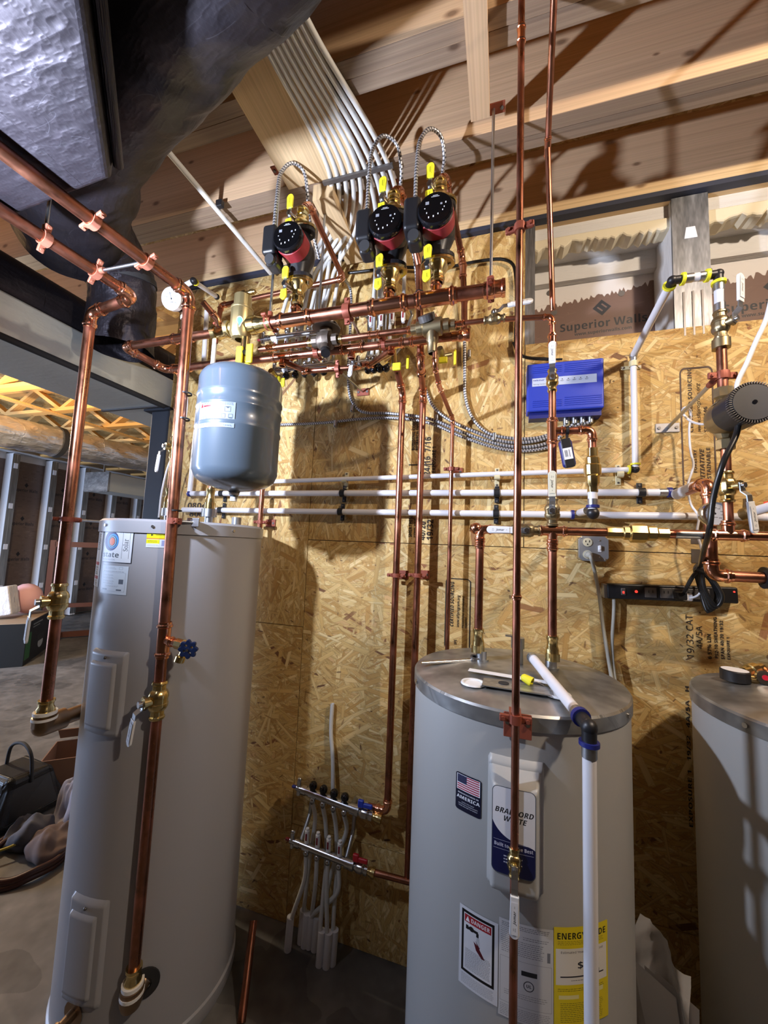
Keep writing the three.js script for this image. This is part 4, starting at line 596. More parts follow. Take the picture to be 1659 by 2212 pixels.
// pipework on the far side: circulator stack
{
  const z = ZH, x = P(1571, 1060, z).x, yH = yOn(1190, 1147, z), t = thing('copper_stack_pipe', 'vertical copper stack carrying the small black knobbed circulator', 'pipe');
  const yv = yOn(1573, 1052, z), yp = yOn(1560, 905, z), yc = yOn(1556, 812, z), yu = yOn(1557, 712, z), ye = yOn(1552, 592, z);
  part(t, 'tube', cyl(V(x, yH + 0.03, z), V(x, yv - 0.03, z), R34), M.copper); part(t, 'tube', cyl(V(x, yv + 0.03, z), V(x, yp - 0.07, z), R34), M.copper); part(t, 'tube', cyl(V(x, yp + 0.07, z), V(x, yu - 0.03, z), R34 * 1.08), M.copper);
  ballValve('ball_valve', 'brass ball valve with drooping white lever under the black knobbed circulator', V(x, yv, z), YP, V(0.55, 0.05, 0.83), V(0.25, -1, 0.1), R34 * 1.12, { len: 0.125, w: 0.024, print: M.printWhite, lift: 0.012 });
  ballValve('ball_valve', 'brass ball valve with upright white lever near the steel stud', V(x, yu + 0.012, z), YP, V(0.62, 0, 0.78), V(0.1, 1, 0), R34 * 1.1, { len: 0.125, w: 0.024, print: M.printWhite, body: M.bronze, lift: 0.012 });
  part(t, 'union_nut', cyl(V(x, yu - 0.055, z), V(x, yu - 0.03, z), 0.022, 8), M.bronze);
  clamp('pipe_clamp', 'red copper clamp on the circulator stack held by a steel rod to wall plate', V(x, yc, z), YP, R34 * 1.08, V(1, 0, -0.15), { rodTo: V(P(1441, 925, 0).x, P(1441, 925, 0).y, 0.004), rodFrom: V(x - 0.018, yc - 0.012, z - 0.01), rodR: 0.006, plate: ZP, plateL: 0.075, plateM: mat({ color: lin(0.3, 0.29, 0.29), roughness: 0.45, metalness: 0.5 }) });
  // circulator
  const pm = thing('small_circulator', 'small bronze circulator pump with round ribbed black knob', 'pump'), c = V(x, yp, z), ax = V(0.03, 0.0, 1).normalize();
  part(pm, 'volute', mg(lathe([[0.013, -0.085], [0.022, -0.085], [0.022, -0.06], [0.016, -0.055], [0.03, -0.03], [0.034, 0], [0.03, 0.03], [0.016, 0.055], [0.022, 0.06], [0.022, 0.085], [0.013, 0.085]], c, YP, 8)), M.bronze);
  part(pm, 'housing', lathe([[0, -0.02], [0.04, -0.018], [0.047, 0.0], [0.047, 0.02], [0.044, 0.05], [0.042, 0.05]], c, ax, 36), M.bronze);
  const hd = part(pm, 'motor_head', lathe([[0.044, 0.035], [0.048, 0.04], [0.05, 0.1], [0.049, 0.118], [0.043, 0.123], [0.0, 0.123]], c, ax, 40), M.black);
  const kn = []; for (let i = 0; i < 56; i++) { const a = i / 56 * Math.PI * 2; kn.push(new THREE.BoxGeometry(0.002, 0.016, 0.006).translate(0, 0.116, 0.0485).rotateY(a)); } part(hd, 'knob_ribs', aim(mg(kn), c, ax), M.lead);
  part(hd, 'knob_face', lathe([[0, 0.1245], [0.044, 0.124], [0.045, 0.122]].reverse(), c, ax, 36), mat({ color: lin(0.045, 0.045, 0.05), roughness: 0.55 })); part(hd, 'knob_centre', lathe([[0, 0.1262], [0.005, 0.126], [0.005, 0.124]].reverse(), c, ax, 12), M.gloss);
  { const lt = canvasTex(128, 96, (g) => { g.fillStyle = '#8f8b80'; g.fillRect(0, 0, 128, 96); g.fillStyle = '#2a2824'; g.font = 'bold 24px sans-serif'; g.fillText('ecocirc', 16, 54); g.fillRect(16, 66, 70, 4); }); part(pm, 'name_plate', aim(new THREE.CylinderGeometry(0.0485, 0.0485, 0.03, 18, 1, true, 2.7, 1.3).translate(0, 0.024, 0), c, ax), mat({ map: lt, roughness: 0.4 })); }
  // white line from the stack to the wall
  const w = thing('white_looped_tube', 'white tube with yellow collars angling from circulator stack down to the wall', 'pipe'), r = 0.0115, A = V(x, ye - 0.02, z), B = P(1452, 606, z), K = P(1368, 768, 0.035), Cn = V(x, ye, z), D = P(1384, 1014, 0.035);
  B.y = ye;
  part(w, 'tube', cyl(V(x, yu + 0.06, z), V(x, ye - 0.035, z), r), M.pex); part(w, 'tube', cyl(V(x - 0.045, ye, z), V(B.x + 0.05, ye, z), r), M.pex); part(w, 'tube', cyl(B.clone().lerp(K, 0.09), K, r), M.pex); part(w, 'tube', cyl(V(K.x, K.y - 0.02, 0.035), V(K.x, D.y, 0.035), r * 0.92), M.pex); part(w, 'tube', cyl(V(K.x - 0.02, D.y, 0.035), V(-1.05, yOn(620, 1040, 0.035), 0.035), r * 0.86), M.pex);
  part(w, 'black_elbow', mg(ball(Cn, r * 1.15), cyl(Cn, V(x - 0.03, ye, z), r), cyl(Cn, V(x, ye - 0.03, z), r)), M.black); part(w, 'black_elbow', mg(ball(B, r * 1.15), cyl(B, V(B.x + 0.03, ye, z), r), cyl(B, B.clone().lerp(K, 0.07), r)), M.black); part(w, 'black_elbow', mg(ball(V(K.x, D.y, 0.035), r * 1.15), cyl(V(K.x, D.y, 0.035), V(K.x - 0.02, D.y, 0.035), r)), M.black); part(w, 'black_elbow', mg(ball(K, r * 1.25), cyl(K, V(K.x, K.y - 0.02, 0.035), r)), M.zinc);
  each(w, 'yellow_collar', [cyl(V(x - 0.022, ye, z), V(x - 0.03, ye, z), r * 1.5), cyl(V(x, ye - 0.022, z), V(x, ye - 0.03, z), r * 1.5), cyl(V(B.x + 0.022, ye, z), V(B.x + 0.03, ye, z), r * 1.5), cyl(B.clone().lerp(K, 0.05), B.clone().lerp(K, 0.07), r * 1.5), cyl(V(K.x, D.y + 0.016, 0.035), V(K.x, D.y + 0.022, 0.035), r * 1.4), cyl(V(K.x - 0.018, D.y, 0.035), V(K.x - 0.024, D.y, 0.035), r * 1.4)], M.yellow);
  each(w, 'crimp_ring', [cyl(V(x - 0.03, ye, z), V(x - 0.045, ye, z), r * 1.1), cyl(V(B.x + 0.03, ye, z), V(B.x + 0.05, ye, z), r * 1.1), cyl(V(x, ye - 0.03, z), V(x, ye - 0.05, z), r * 1.1), cyl(V(x, yu + 0.05, z), V(x, yu + 0.075, z), r * 1.15)], M.zinc);
  const cl = P(1372, 790, 0.02), ic = thing('pipe_strap', 'ivory two-hole strap on the upright white tube beside the blue control box', 'pipe strap'); part(ic, 'strap', rbox(0.068, 0.014, 0.004, V(K.x, cl.y, 0.006), 0.0015), M.ivory); part(ic, 'saddle', lathe([[r, -0.01], [r * 1.25, -0.01], [r * 1.25, 0.01], [r, 0.01]], V(K.x, cl.y, 0.035), YP, 16), M.ivory); for (const s of [-1, 1]) part(ic, 'screw', cyl(V(K.x + s * 0.027, cl.y, 0.008), V(K.x + s * 0.027, cl.y, 0.011), 0.0045, 8), M.lead);
  // larger copper behind the cross line
  const v = thing('copper_return_pipe', 'wide copper pipe bending behind the cross line by the dial gauge', 'pipe'), zz = 0.22, e0 = P(1523, 1043, zz), xv = P(1533, 1120, zz).x, yb = yOn(1545, 1243, zz);
  run(v, [P(1462, 1068, 0.05), V(xv, e0.y, zz), V(xv, yb, zz), V(P(1690, 1256, zz).x + 0.9, yb, zz)], R1 * 1.12, M.copper, M.fit, 1.5);
  part(v, 'white_sleeve', cyl(P(1462, 1068, 0.05), P(1500, 1052, 0.15), R1 * 1.25), M.pex);
  part(v, 'black_escutcheon', lathe([[R1 * 1.2, -0.004], [0.031, -0.003], [0.031, 0.003], [R1 * 1.2, 0.004]], V(P(1652, 1252, zz).x, yb, zz), XP, 24), M.black);
  const gg = thing('dial_gauge', 'round white thermometer gauge behind the black pump cord', 'gauge'), gp = P(1543, 1110, 0.30), gn = V(0.05, 0.02, 1).normalize();
  gauge(gg, gp, gn, 0.034, M.steel); part(gg, 'stem', cyl(gp.clone().addScaledVector(gn, -0.01), V(xv, gp.y, zz), 0.01, 12), M.brass);
  const sd = thing('copper_stub_pipe', 'stub of white tube with small brass drain and red sleeve', 'pipe'); const s0 = P(1605, 1112, 0.12), s1 = P(1672, 1092, 0.2); part(sd, 'tube', cyl(s0, s1, R34 * 1.25), M.pex); part(sd, 'brass_drain', mg(cyl(s0, s0.clone().lerp(s1, 0.25), 0.02, 8), cyl(s0.clone().add(V(0.008, 0, 0)), s0.clone().add(V(0.012, 0.05, 0.0)), 0.01, 8)), M.bronze); part(sd, 'red_sleeve', cyl(s0.clone().lerp(s1, 0.7).add(V(0, 0.012, 0)), s1.clone().add(V(0.03, 0.014, 0)), 0.008, 10), mat({ color: lin(0.6, 0.06, 0.03), roughness: 0.5 }));
}
function gauge(t, p, n, r, rim) {
  part(t, 'case', lathe([[0, -0.018], [r * 0.95, -0.018], [r, -0.012], [r, 0.006], [r * 0.94, 0.009], [r * 0.9, 0.004], [0, 0.003]], p, n, 36), rim);
  const tx = canvasTex(256, 256, (g) => { g.fillStyle = '#eef1f5'; g.fillRect(0, 0, 256, 256); g.translate(128, 128); g.strokeStyle = '#22252b'; g.fillStyle = '#22252b'; g.font = 'bold 20px sans-serif'; g.textAlign = 'center'; g.textBaseline = 'middle'; for (let i = 0; i <= 40; i++) { const a = Math.PI * 0.75 + i / 40 * Math.PI * 1.5, L = i % 5 ? 96 : 88; g.lineWidth = i % 5 ? 2 : 4; g.beginPath(); g.moveTo(Math.cos(a) * L, Math.sin(a) * L); g.lineTo(Math.cos(a) * 104, Math.sin(a) * 104); g.stroke(); if (i % 5 === 0) g.fillText(String(i * 5), Math.cos(a) * 70, Math.sin(a) * 70); } g.lineWidth = 6; g.beginPath(); g.moveTo(0, 0); g.lineTo(-18, -84); g.stroke(); g.beginPath(); g.arc(0, 0, 11, 0, 7); g.fill(); g.fillRect(-24, 40, 48, 5); });
  const disc = new THREE.CircleGeometry(r * 0.9, 32), Z = n.clone().normalize(), X = V(0, 0, 0).crossVectors(YP, Z).normalize(), Y = V(0, 0, 0).crossVectors(Z, X);
  part(t, 'dial', frame(disc, p.clone().addScaledVector(Z, 0.0046), X, Y, Z), mat({ map: tx, color: lin(0.5, 0.5, 0.5), roughness: 0.35 }));
}
// wall-hugging verticals under the headers
{
  const z = 0.07;
  const t1 = thing('copper_feed_pipe', 'copper pipe running down the wall to the blue handled floor manifold', 'pipe'), x1 = P(857, 1200, z).x;
  run(t1, [P(858, 800, 0.16), V(x1, yOn(866, 850, z), z), V(x1, yOn(832, 1752, z), z), P(795, 1742, z)], R1 * 0.95);
  const x2 = P(903, 1200, z).x, t2 = thing('copper_feed_pipe', 'copper pipe running down the wall and behind the squat heater', 'pipe');
  run(t2, [P(905, 575, 0.25), P(909, 790, 0.25), V(x2, yOn(913, 850, z), z), V(x2, 0.36, z)], R1 * 0.95);
  each(t2, 'cable_tie', [...[[906, 632, 0.25], [911, 812, 0.20]].map(([a, b, c]) => lathe([[R1, -0.002], [R1 * 1.12, -0.002], [R1 * 1.12, 0.002], [R1, 0.002]], P(a, b, c), YP, 14))], M.black);
  const x3 = P(972, 1150, z).x, t3 = thing('copper_feed_pipe', 'thin copper pipe slanting from the mixing valve then down the wall', 'pipe');
  run(t3, [P(939, 735, ZH), P(939, 790, ZH), P(949, 835, 0.27), V(x3, yOn(977, 905, z), z), V(x3, 1.0, z)], R12);
  const t4 = thing('copper_feed_pipe', 'copper pipe stub behind the expansion tank above the tall heater', 'pipe'), x4 = P(564, 1100, z).x; run(t4, [V(x4, 2.0, z), V(x4, 1.30, z)], R34);
  const t5 = thing('copper_feed_pipe', 'copper pipe from the second port of the tall heater up behind the expansion tank', 'pipe'), p5 = P(452, 1105, 0.3); run(t5, [V(p5.x, 2.2, 0.3), V(p5.x, 1.80, 0.3)], R1 * 0.9); part(t5, 'brass_adapter', adapterGeo(V(p5.x, 1.765, 0.3), YM, R1 * 0.9, 0.085), M.brass);
  for (const [x, px, py, r, lab] of [[x1, 858, 1243, R1, 'red clamp plate on the copper pipe above the blue handled manifold'], [x2, 905, 1243, R1, 'red clamp plate on the copper pipe that runs behind the squat heater'], [x3, 976, 1013, R12, 'red clamp plate on the thin copper pipe over the white lines'], [x4, 566, 1128, R34, 'red clamp plate behind the rim of the tall heater']]) {
    const y = yOn(px, py, z), c = clamp('pipe_clamp', lab, V(x, y, z), YP, r * 0.97, XP, { band: 0.008 });
    const pl = part(c, 'plate', rbox(0.052, 0.036, 0.005, V(x + 0.012, y, 0.004), 0.002), M.clampCu); part(c, 'standoff', cyl(V(x, y, 0.004), V(x, y, z - r), 0.006, 10), M.clampCu); part(pl, 'screw', cyl(V(x + 0.028, y, 0.006), V(x + 0.028, y, 0.009), 0.005, 8), M.lead);
  }
}
// pump header with air separator
const YM0 = 2.38, ZM0 = 0.465, xSep = -0.923, xEnd = P(1086, 631, ZM0).x;
const PUMPS = [[-0.699, 2.523, 2.708, 'first'], [-0.358, 2.502, 2.686, 'second'], [-0.203, 2.502, 2.692, 'third']];
{
  const t = thing('copper_header_pipe', 'thick horizontal copper header that carries the three pumps', 'pipe');
  part(t, 'tube', cyl(V(xSep + 0.05, YM0, ZM0), V(xEnd, YM0, ZM0), R112), M.copper);
  for (const [x] of PUMPS) tee(t, V(x, YM0, ZM0), XP, YP, R112, R34 * 1.2);
  part(t, 'end_cap', lathe([[R112, -0.05], [R112 * 1.16, -0.05], [R112 * 1.16, -0.04], [R112 * 1.3, -0.034], [R112 * 1.3, -0.022], [R112 * 1.16, -0.016], [R112 * 1.16, 0.0], [R112 * 1.3, 0.004], [R112 * 1.25, 0.012], [0, 0.014]], V(xEnd - 0.005, YM0, ZM0), XP, 24), M.fit);
  part(t, 'brass_adapter', adapterGeo(V(xSep + 0.085, YM0, ZM0), XM, R112 * 0.92, 0.09), M.brass);
  const s = thing('air_separator', 'tall brass air separator with blue drop badge above the expansion tank', 'air separator');
  part(s, 'body', lathe([[0.018, -0.05], [0.03, -0.046], [0.038, -0.03], [0.038, 0.062], [0.040, 0.064], [0.040, 0.07], [0.031, 0.076], [0.031, 0.118], [0.026, 0.122], [0, 0.124]], V(xSep, YM0, ZM0), YP, 32), M.brassDull = mat({ color: lin(0.56, 0.45, 0.22), roughness: 0.38, metalness: 0.9 }));
  part(s, 'side_port', mg(cyl(V(xSep - 0.065, YM0, ZM0), V(xSep + 0.065, YM0, ZM0), 0.021, 20), cyl(V(xSep - 0.062, YM0, ZM0), V(xSep - 0.045, YM0, ZM0), 0.03, 8), cyl(V(xSep + 0.045, YM0, ZM0), V(xSep + 0.062, YM0, ZM0), 0.03, 8)), M.brassDull);
  part(s, 'vent_elbow', mg(ball(V(xSep + 0.004, YM0 + 0.13, ZM0), 0.014), cyl(V(xSep + 0.004, YM0 + 0.13, ZM0), V(xSep + 0.05, YM0 + 0.132, ZM0), 0.008, 12), cyl(V(xSep + 0.03, YM0 + 0.131, ZM0), V(xSep + 0.042, YM0 + 0.132, ZM0), 0.011, 8)), M.brass);
  const bt = canvasTex(96, 128, (g) => { g.clearRect(0, 0, 96, 128); g.fillStyle = '#eef2f6'; g.beginPath(); g.arc(48, 46, 40, 0, 7); g.lineTo(58, 120); g.lineTo(38, 120); g.fill(); g.fillStyle = '#6aa7d6'; g.beginPath(); g.arc(48, 46, 32, 0, 7); g.fill(); g.beginPath(); g.moveTo(24, 66); g.lineTo(48, 116); g.lineTo(72, 66); g.fill(); });
  const th = onCyl(xSep, ZM0, 0.038, 517, 702).th; sticker(s, 'badge', xSep, ZM0, 0.038, th - 0.34, th + 0.34, YM0 - 0.022, YM0 + 0.022, bt, 'pale blue drop badge', { alpha: true });
  // twin yellow levers between separator and tank
  const v = thing('tank_service_valve', 'brass service valve with two yellow levers on top of the expansion tank', 'valve'), vc = V(EX.x, 2.282, ZM0), n = toEye(vc);
  part(v, 'body', mg(cyl(V(EX.x, 2.24, ZM0), V(EX.x, 2.335, ZM0), 0.016, 8)), M.brass); part(v, 'stem', cyl(vc, vc.clone().addScaledVector(n, 0.03), 0.009, 10), M.steel);
  for (const [dx, k] of [[-0.020, 0], [0.018, 1]]) part(v, 'lever', rbox(0.026, 0.07, 0.010, vc.clone().addScaledVector(n, 0.034).add(V(dx * 1.1, -0.012 + k * 0.004, 0)), 0.004), M.yellow);
  // clamps and hanger rods of the header
  const hook = (px, lab, z = ZM0, o = {}) => { const x = P(px[0], px[1], z).x; return clamp('pipe_hanger', lab, V(x, YM0, z), XP, R112, V(0, 0.25, 1), { category: 'pipe hanger', rodTo: V(x, 2.986, z), rodFrom: V(x, YM0 + R112, z), plate: YM, plateL: 0.07, plateDir: V(1, 0, 0), band: 0.012, ...o }); };
  hook([583, 692], 'copper ring and steel rod hanging the header beside the air separator');
  hook([1060, 634], 'copper ring and long steel rod hanging the capped end of the header');
  clamp('pipe_clamp', 'red copper clamp at the middle of the pump header with slanted rod to wall', V(P(750, 680, ZM0).x, YM0, ZM0), XP, R112, V(0, 1, 0.15), { band: 0.012, rodTo: V(P(787, 742, 0.3).x, P(787, 742, 0.3).y, 0.3), rodR: 0.005 });
  clamp('pipe_clamp', 'red copper clamp on the pipe entering the air separator with white tube below', V(P(465, 726, ZM0).x, YM0 - 0.008, ZM0), XP, R114, V(0.1, 1, 0.1), { band: 0.012 });
}
// three circulator pumps with their isolation valves
function faceTex() {
  return canvasTex(256, 256, (g) => { g.fillStyle = '#0a0a0c'; g.fillRect(0, 0, 256, 256); g.fillStyle = '#b8bcc2'; g.font = 'bold 22px sans-serif'; g.textAlign = 'center'; g.fillRect(96, 34, 64, 5); g.fillRect(108, 24, 40, 5); g.fillStyle = '#8b8f98'; g.fillRect(52, 70, 28, 26); g.fillRect(168, 96, 16, 16); g.fillStyle = '#d9dce0'; for (const [x, y, w, h] of [[44, 122, 8, 8], [60, 158, 7, 14], [76, 196, 8, 16], [112, 192, 9, 16], [148, 178, 8, 14], [184, 152, 7, 12], [206, 92, 9, 14], [196, 128, 6, 12]]) g.fillRect(x, y, w, h); });
}
{
  const fm = mat({ map: faceTex(), roughness: 0.12 });
  const rhomb = (w, h, th) => { const s = new THREE.Shape(); s.absellipse(0, 0, w, h, 0, Math.PI * 2); const g = new THREE.ExtrudeGeometry(s, { depth: th, bevelEnabled: true, bevelSize: 0.002, bevelThickness: 0.0015, bevelSegments: 1, curveSegments: 14 }); return g.rotateX(-Math.PI / 2); };
  const proto = thing('circulator_pump', '', 'pump', 'circulator pumps on the copper header');
  part(proto, 'volute', mg(lathe([[0.02, -0.09], [0.027, -0.088], [0.03, -0.07], [0.04, -0.045], [0.05, -0.02], [0.052, 0], [0.05, 0.02], [0.04, 0.045], [0.03, 0.07], [0.027, 0.088], [0.02, 0.09]], V(0, 0, 0), YP, 24), rhomb(0.05, 0.032, 0.012).translate(0, -0.093, 0), rhomb(0.05, 0.032, 0.012).translate(0, 0.081, 0)), M.black);
  part(proto, 'motor_housing', lathe([[0.048, 0], [0.053, 0.012], [0.053, 0.034]], V(0, 0, 0), ZP, 32), M.black);
  part(proto, 'red_collar', lathe([[0.050, 0.032], [0.0535, 0.034], [0.0535, 0.074], [0.050, 0.076]], V(0, 0, 0), ZP, 36), M.red);
  const h = part(proto, 'control_head', lathe([[0.0505, 0.074], [0.0525, 0.077], [0.0525, 0.092], [0.049, 0.097], [0, 0.0972]], V(0, 0, 0), ZP, 40), M.gloss);
  part(h, 'control_face', new THREE.CircleGeometry(0.0485, 36).translate(0, 0, 0.0978), fm);
  part(proto, 'terminal_box', mg(rbox(0.052, 0.105, 0.062, V(-0.072, 0.006, 0.062), 0.012, 3), rbox(0.044, 0.045, 0.055, V(-0.064, -0.062, 0.055), 0.012, 3), box(-0.06, -0.03, -0.03, 0.03, 0.04, 0.07)), M.black);
  part(proto, 'cable_gland', mg(cyl(V(-0.064, -0.068, 0.08), V(-0.064, -0.070, 0.092), 0.017, 18)), mat({ color: lin(0.03, 0.03, 0.032), roughness: 0.5 }));
  each(proto, 'flange_bolt', [...[[-1, -1], [1, -1], [-1, 1], [1, 1]].map(([a, b]) => cyl(V(a * 0.038, b * 0.075, 0), V(a * 0.038, b * 0.112, 0), 0.0045, 6))], M.steel);
  const labs = ['black and red circulator pump standing nearest the brass air separator', 'black and red circulator pump in the middle of the three on the header', 'black and red circulator pump nearest the capped end of the header'];
  const where = ['nearest the air separator', 'in the middle of the header', 'nearest the capped header end'];
  PUMPS.forEach(([x, y0, y1], i) => {
    const p = i ? proto.clone() : proto; if (i) { p.name = numbered('circulator_pump'); scene.add(p); p.userData = { ...proto.userData }; }
    p.position.set(x + 0.004, (y0 + y1) / 2, ZM0); p.rotation.y = 0.04; p.userData.label = labs[i];
    for (const s of [-1, 1]) {
      const yF = s < 0 ? y0 + 0.0 : y1 - 0.0, d = V(0, s, 0), v = thing('isolation_flange_valve', `brass flanged valve with yellow levers ${s < 0 ? 'below' : 'above'} the pump ${where[i]}`, 'valve'), c = V(x + 0.004, yF + s * 0.004, ZM0);
      const len = s < 0 ? yF - YM0 - 0.052 : 0.085;
      part(v, 'flange', rhomb(0.053, 0.034, 0.008).translate(c.x, c.y - (s < 0 ? 0.008 : 0), c.z), M.brass);
      part(v, 'body', lathe([[0.03, 0.004], [0.034, 0.01], [0.033, 0.02], [0.024, 0.035], [0.021, 0.04], [0.021, 0.05], [0.023, 0.052], [0.023, 0.058], [0.019, 0.062], [0.0185, len * 0.86], [0.022, len * 0.88], [0.022, len * 0.95], [0.0165, len]], c, d, 24), M.brass);
      const pv = V(c.x - 0.012, c.y + s * 0.034, ZM0), n = V(-0.25, -0.05, 1).normalize();
      part(v, 'stem', mg(cyl(pv, pv.clone().addScaledVector(n, 0.05), 0.008, 10), cyl(pv.clone().addScaledVector(n, 0.046), pv.clone().addScaledVector(n, 0.055), 0.01, 6)), M.steel);
      const q = pv.clone().addScaledVector(n, 0.048);
      for (const [u, L] of [[1, s < 0 ? 0.052 : 0.06], [-1, s < 0 ? 0.046 : 0.036]]) {
        const lv = part(v, 'lever', rbox(0.013, 0.024, 0.003, q.clone().add(V(0, u * 0.014, 0)), 0.001), M.zinc);
        part(lv, 'yellow_grip', frame(gripGeo(0.0235, 0.0, L - 0.012, 0), q.clone().add(V(u > 0 ? 0 : -0.002, u * 0.022, 0)), V(0, u, 0), V(-0.1, 0, 1).normalize(), V(0, 0, 0).crossVectors(V(0, u, 0), V(-0.1, 0, 1).normalize())), M.yellow);
        part(lv, 'grip_print', new THREE.PlaneGeometry(0.010, (L - 0.012) * 0.62).translate(q.x, q.y + u * (0.022 + (L - 0.012) * 0.5), q.z + 0.0062), M.printYellow);
      }
    }
  });
  // returns from the top of each pump
  const top = (i) => V(PUMPS[i][0] + 0.004, PUMPS[i][2] + 0.09, ZM0);
  const r1 = thing('copper_pump_return', 'copper return pipe slanting from the pump by the air separator to the wall', 'pipe'); run(r1, [top(0), top(0).add(V(0.012, 0.035, -0.02)), P(742, 602, 0.16), P(478, 660, 0.16), P(470, 700, 0.2)], R34, M.copper, M.fit, 1.3);
  const r2 = thing('copper_pump_return', 'copper return pipe dropping behind the middle pump to the long wall pipe', 'pipe'); run(r2, [top(1), top(1).add(V(0.016, 0.03, -0.02)), P(893, 520, 0.30), P(905, 575, 0.25)], R34 * 1.1, M.copper, M.fit, 1.3);
  const r3 = thing('copper_pump_return', 'copper return pipe slanting down beside the capped end of the header', 'pipe'); run(r3, [top(2), top(2).add(V(0.014, 0.03, -0.02)), P(998, 556, 0.24), P(1003, 640, 0.24), P(1003, 715, 0.28)], R34, M.copper, M.fit, 1.3);
  coupling(r3, P(1000, 585, 0.24), YP, R34, 5);
  // flexible power whips looping over the pumps
  const loops = [[0, [[592, 492, 0.535], [598, 430, 0.53], [608, 372, 0.51], [632, 352, 0.49], [655, 368, 0.46], [665, 430, 0.42], [668, 470, 0.36], [690, 560, 0.25]], 'braided steel cable looping over the pump by the air separator'], [1, [[793, 452, 0.535], [797, 385, 0.53], [806, 320, 0.51], [830, 293, 0.49], [856, 310, 0.46], [867, 370, 0.42], [864, 425, 0.36], [895, 560, 0.20], [903, 640, 0.14]], 'braided steel cable looping over the middle pump'], [2, [[897, 430, 0.535], [900, 360, 0.53], [909, 300, 0.51], [931, 278, 0.49], [952, 294, 0.46], [960, 340, 0.42], [956, 385, 0.36], [985, 500, 0.2], [998, 590, 0.05]], 'braided steel cable looping over the pump by the capped header end']];
  for (const [, pts, lab] of loops) flexible('armored_cable', lab, 'cable', pts.map((q) => P(...q)), 0.0062, M.cable, null, 10, 8);
}
// pipework left of the separator
{
  const t = thing('copper_loop_pipe', 'copper pipe from the air separator that turns back beside the flat duct', 'pipe'), xe = P(267, 748, ZM0).x, y = 2.372;
  run(t, [V(xSep - 0.05, y, ZM0), V(xe, y, ZM0), V(-1.44, 2.345, 0.30), V(-1.02, 2.345, 0.30)], R1 * 1.1);
  tee(t, V(P(395, 735, ZM0).x, y, ZM0), XP, YP, R1 * 1.1, R34); part(t, 'brass_adapter', adapterGeo(V(xSep - 0.085, y, ZM0), XM, R114, 0.07), M.brass);
  const d = thing('copper_drop_pipe', 'copper pipe with brass valve dropping into the first port of the tall heater', 'pipe'), xd = P(365, 1100, 0.3).x; tee(t, V(xd, 2.345, 0.3), XP, YM, R1 * 1.1, R1); part(d, 'tube', cyl(V(xd, 2.31, 0.3), V(xd, 1.79, 0.3), R1), M.copper); part(d, 'brass_adapter', adapterGeo(V(xd, 1.765, 0.3), YM, R1, 0.085), M.brass); coupling(d, V(xd, yOn(379, 872, 0.3), 0.3), YP, R1, 5);
  ballValve('ball_valve', 'brass ball valve with pale lever in front of the black steel column', V(xd, yOn(373, 968, 0.3), 0.3), YP, V(-0.4, 0, 0.92), V(-0.25, -1, 0), R1, { len: 0.115, w: 0.023, lift: 0.016 });
  const g = thing('dial_gauge', 'red cased pressure gauge above the copper loop beside the round duct', 'gauge'), gp = P(372, 646, 0.52), xg = P(395, 735, ZM0).x, n = V(0.12, -0.28, 0.95).normalize();
  gauge(g, gp, n, 0.041, M.grip); part(g, 'red_body', lathe([[0.03, -0.05], [0.034, -0.048], [0.034, -0.018]], gp, n, 28), mat({ color: lin(0.10, 0.012, 0.02), roughness: 0.35 })); part(g, 'fitting', mg(cyl(gp.clone().addScaledVector(n, -0.04), V(xg, gp.y - 0.03, ZM0), 0.012, 12), cyl(V(xg, y + 0.02, ZM0), V(xg, gp.y - 0.012, ZM0), 0.013, 14), ball(V(xg, gp.y - 0.03, ZM0), 0.018)), M.oldBronze); part(g, 'tape_wrap', cyl(V(xg, y + 0.075, ZM0), V(xg, y + 0.088, ZM0), 0.0155, 16), M.tape);
  clamp('pipe_clamp', 'red copper clamp on the loop pipe behind the thick vertical pipe', V(P(404, 792, 0.3).x, 2.345, 0.3), XP, R1 * 1.1, V(0, 1, 0.2), { band: 0.011 });
}
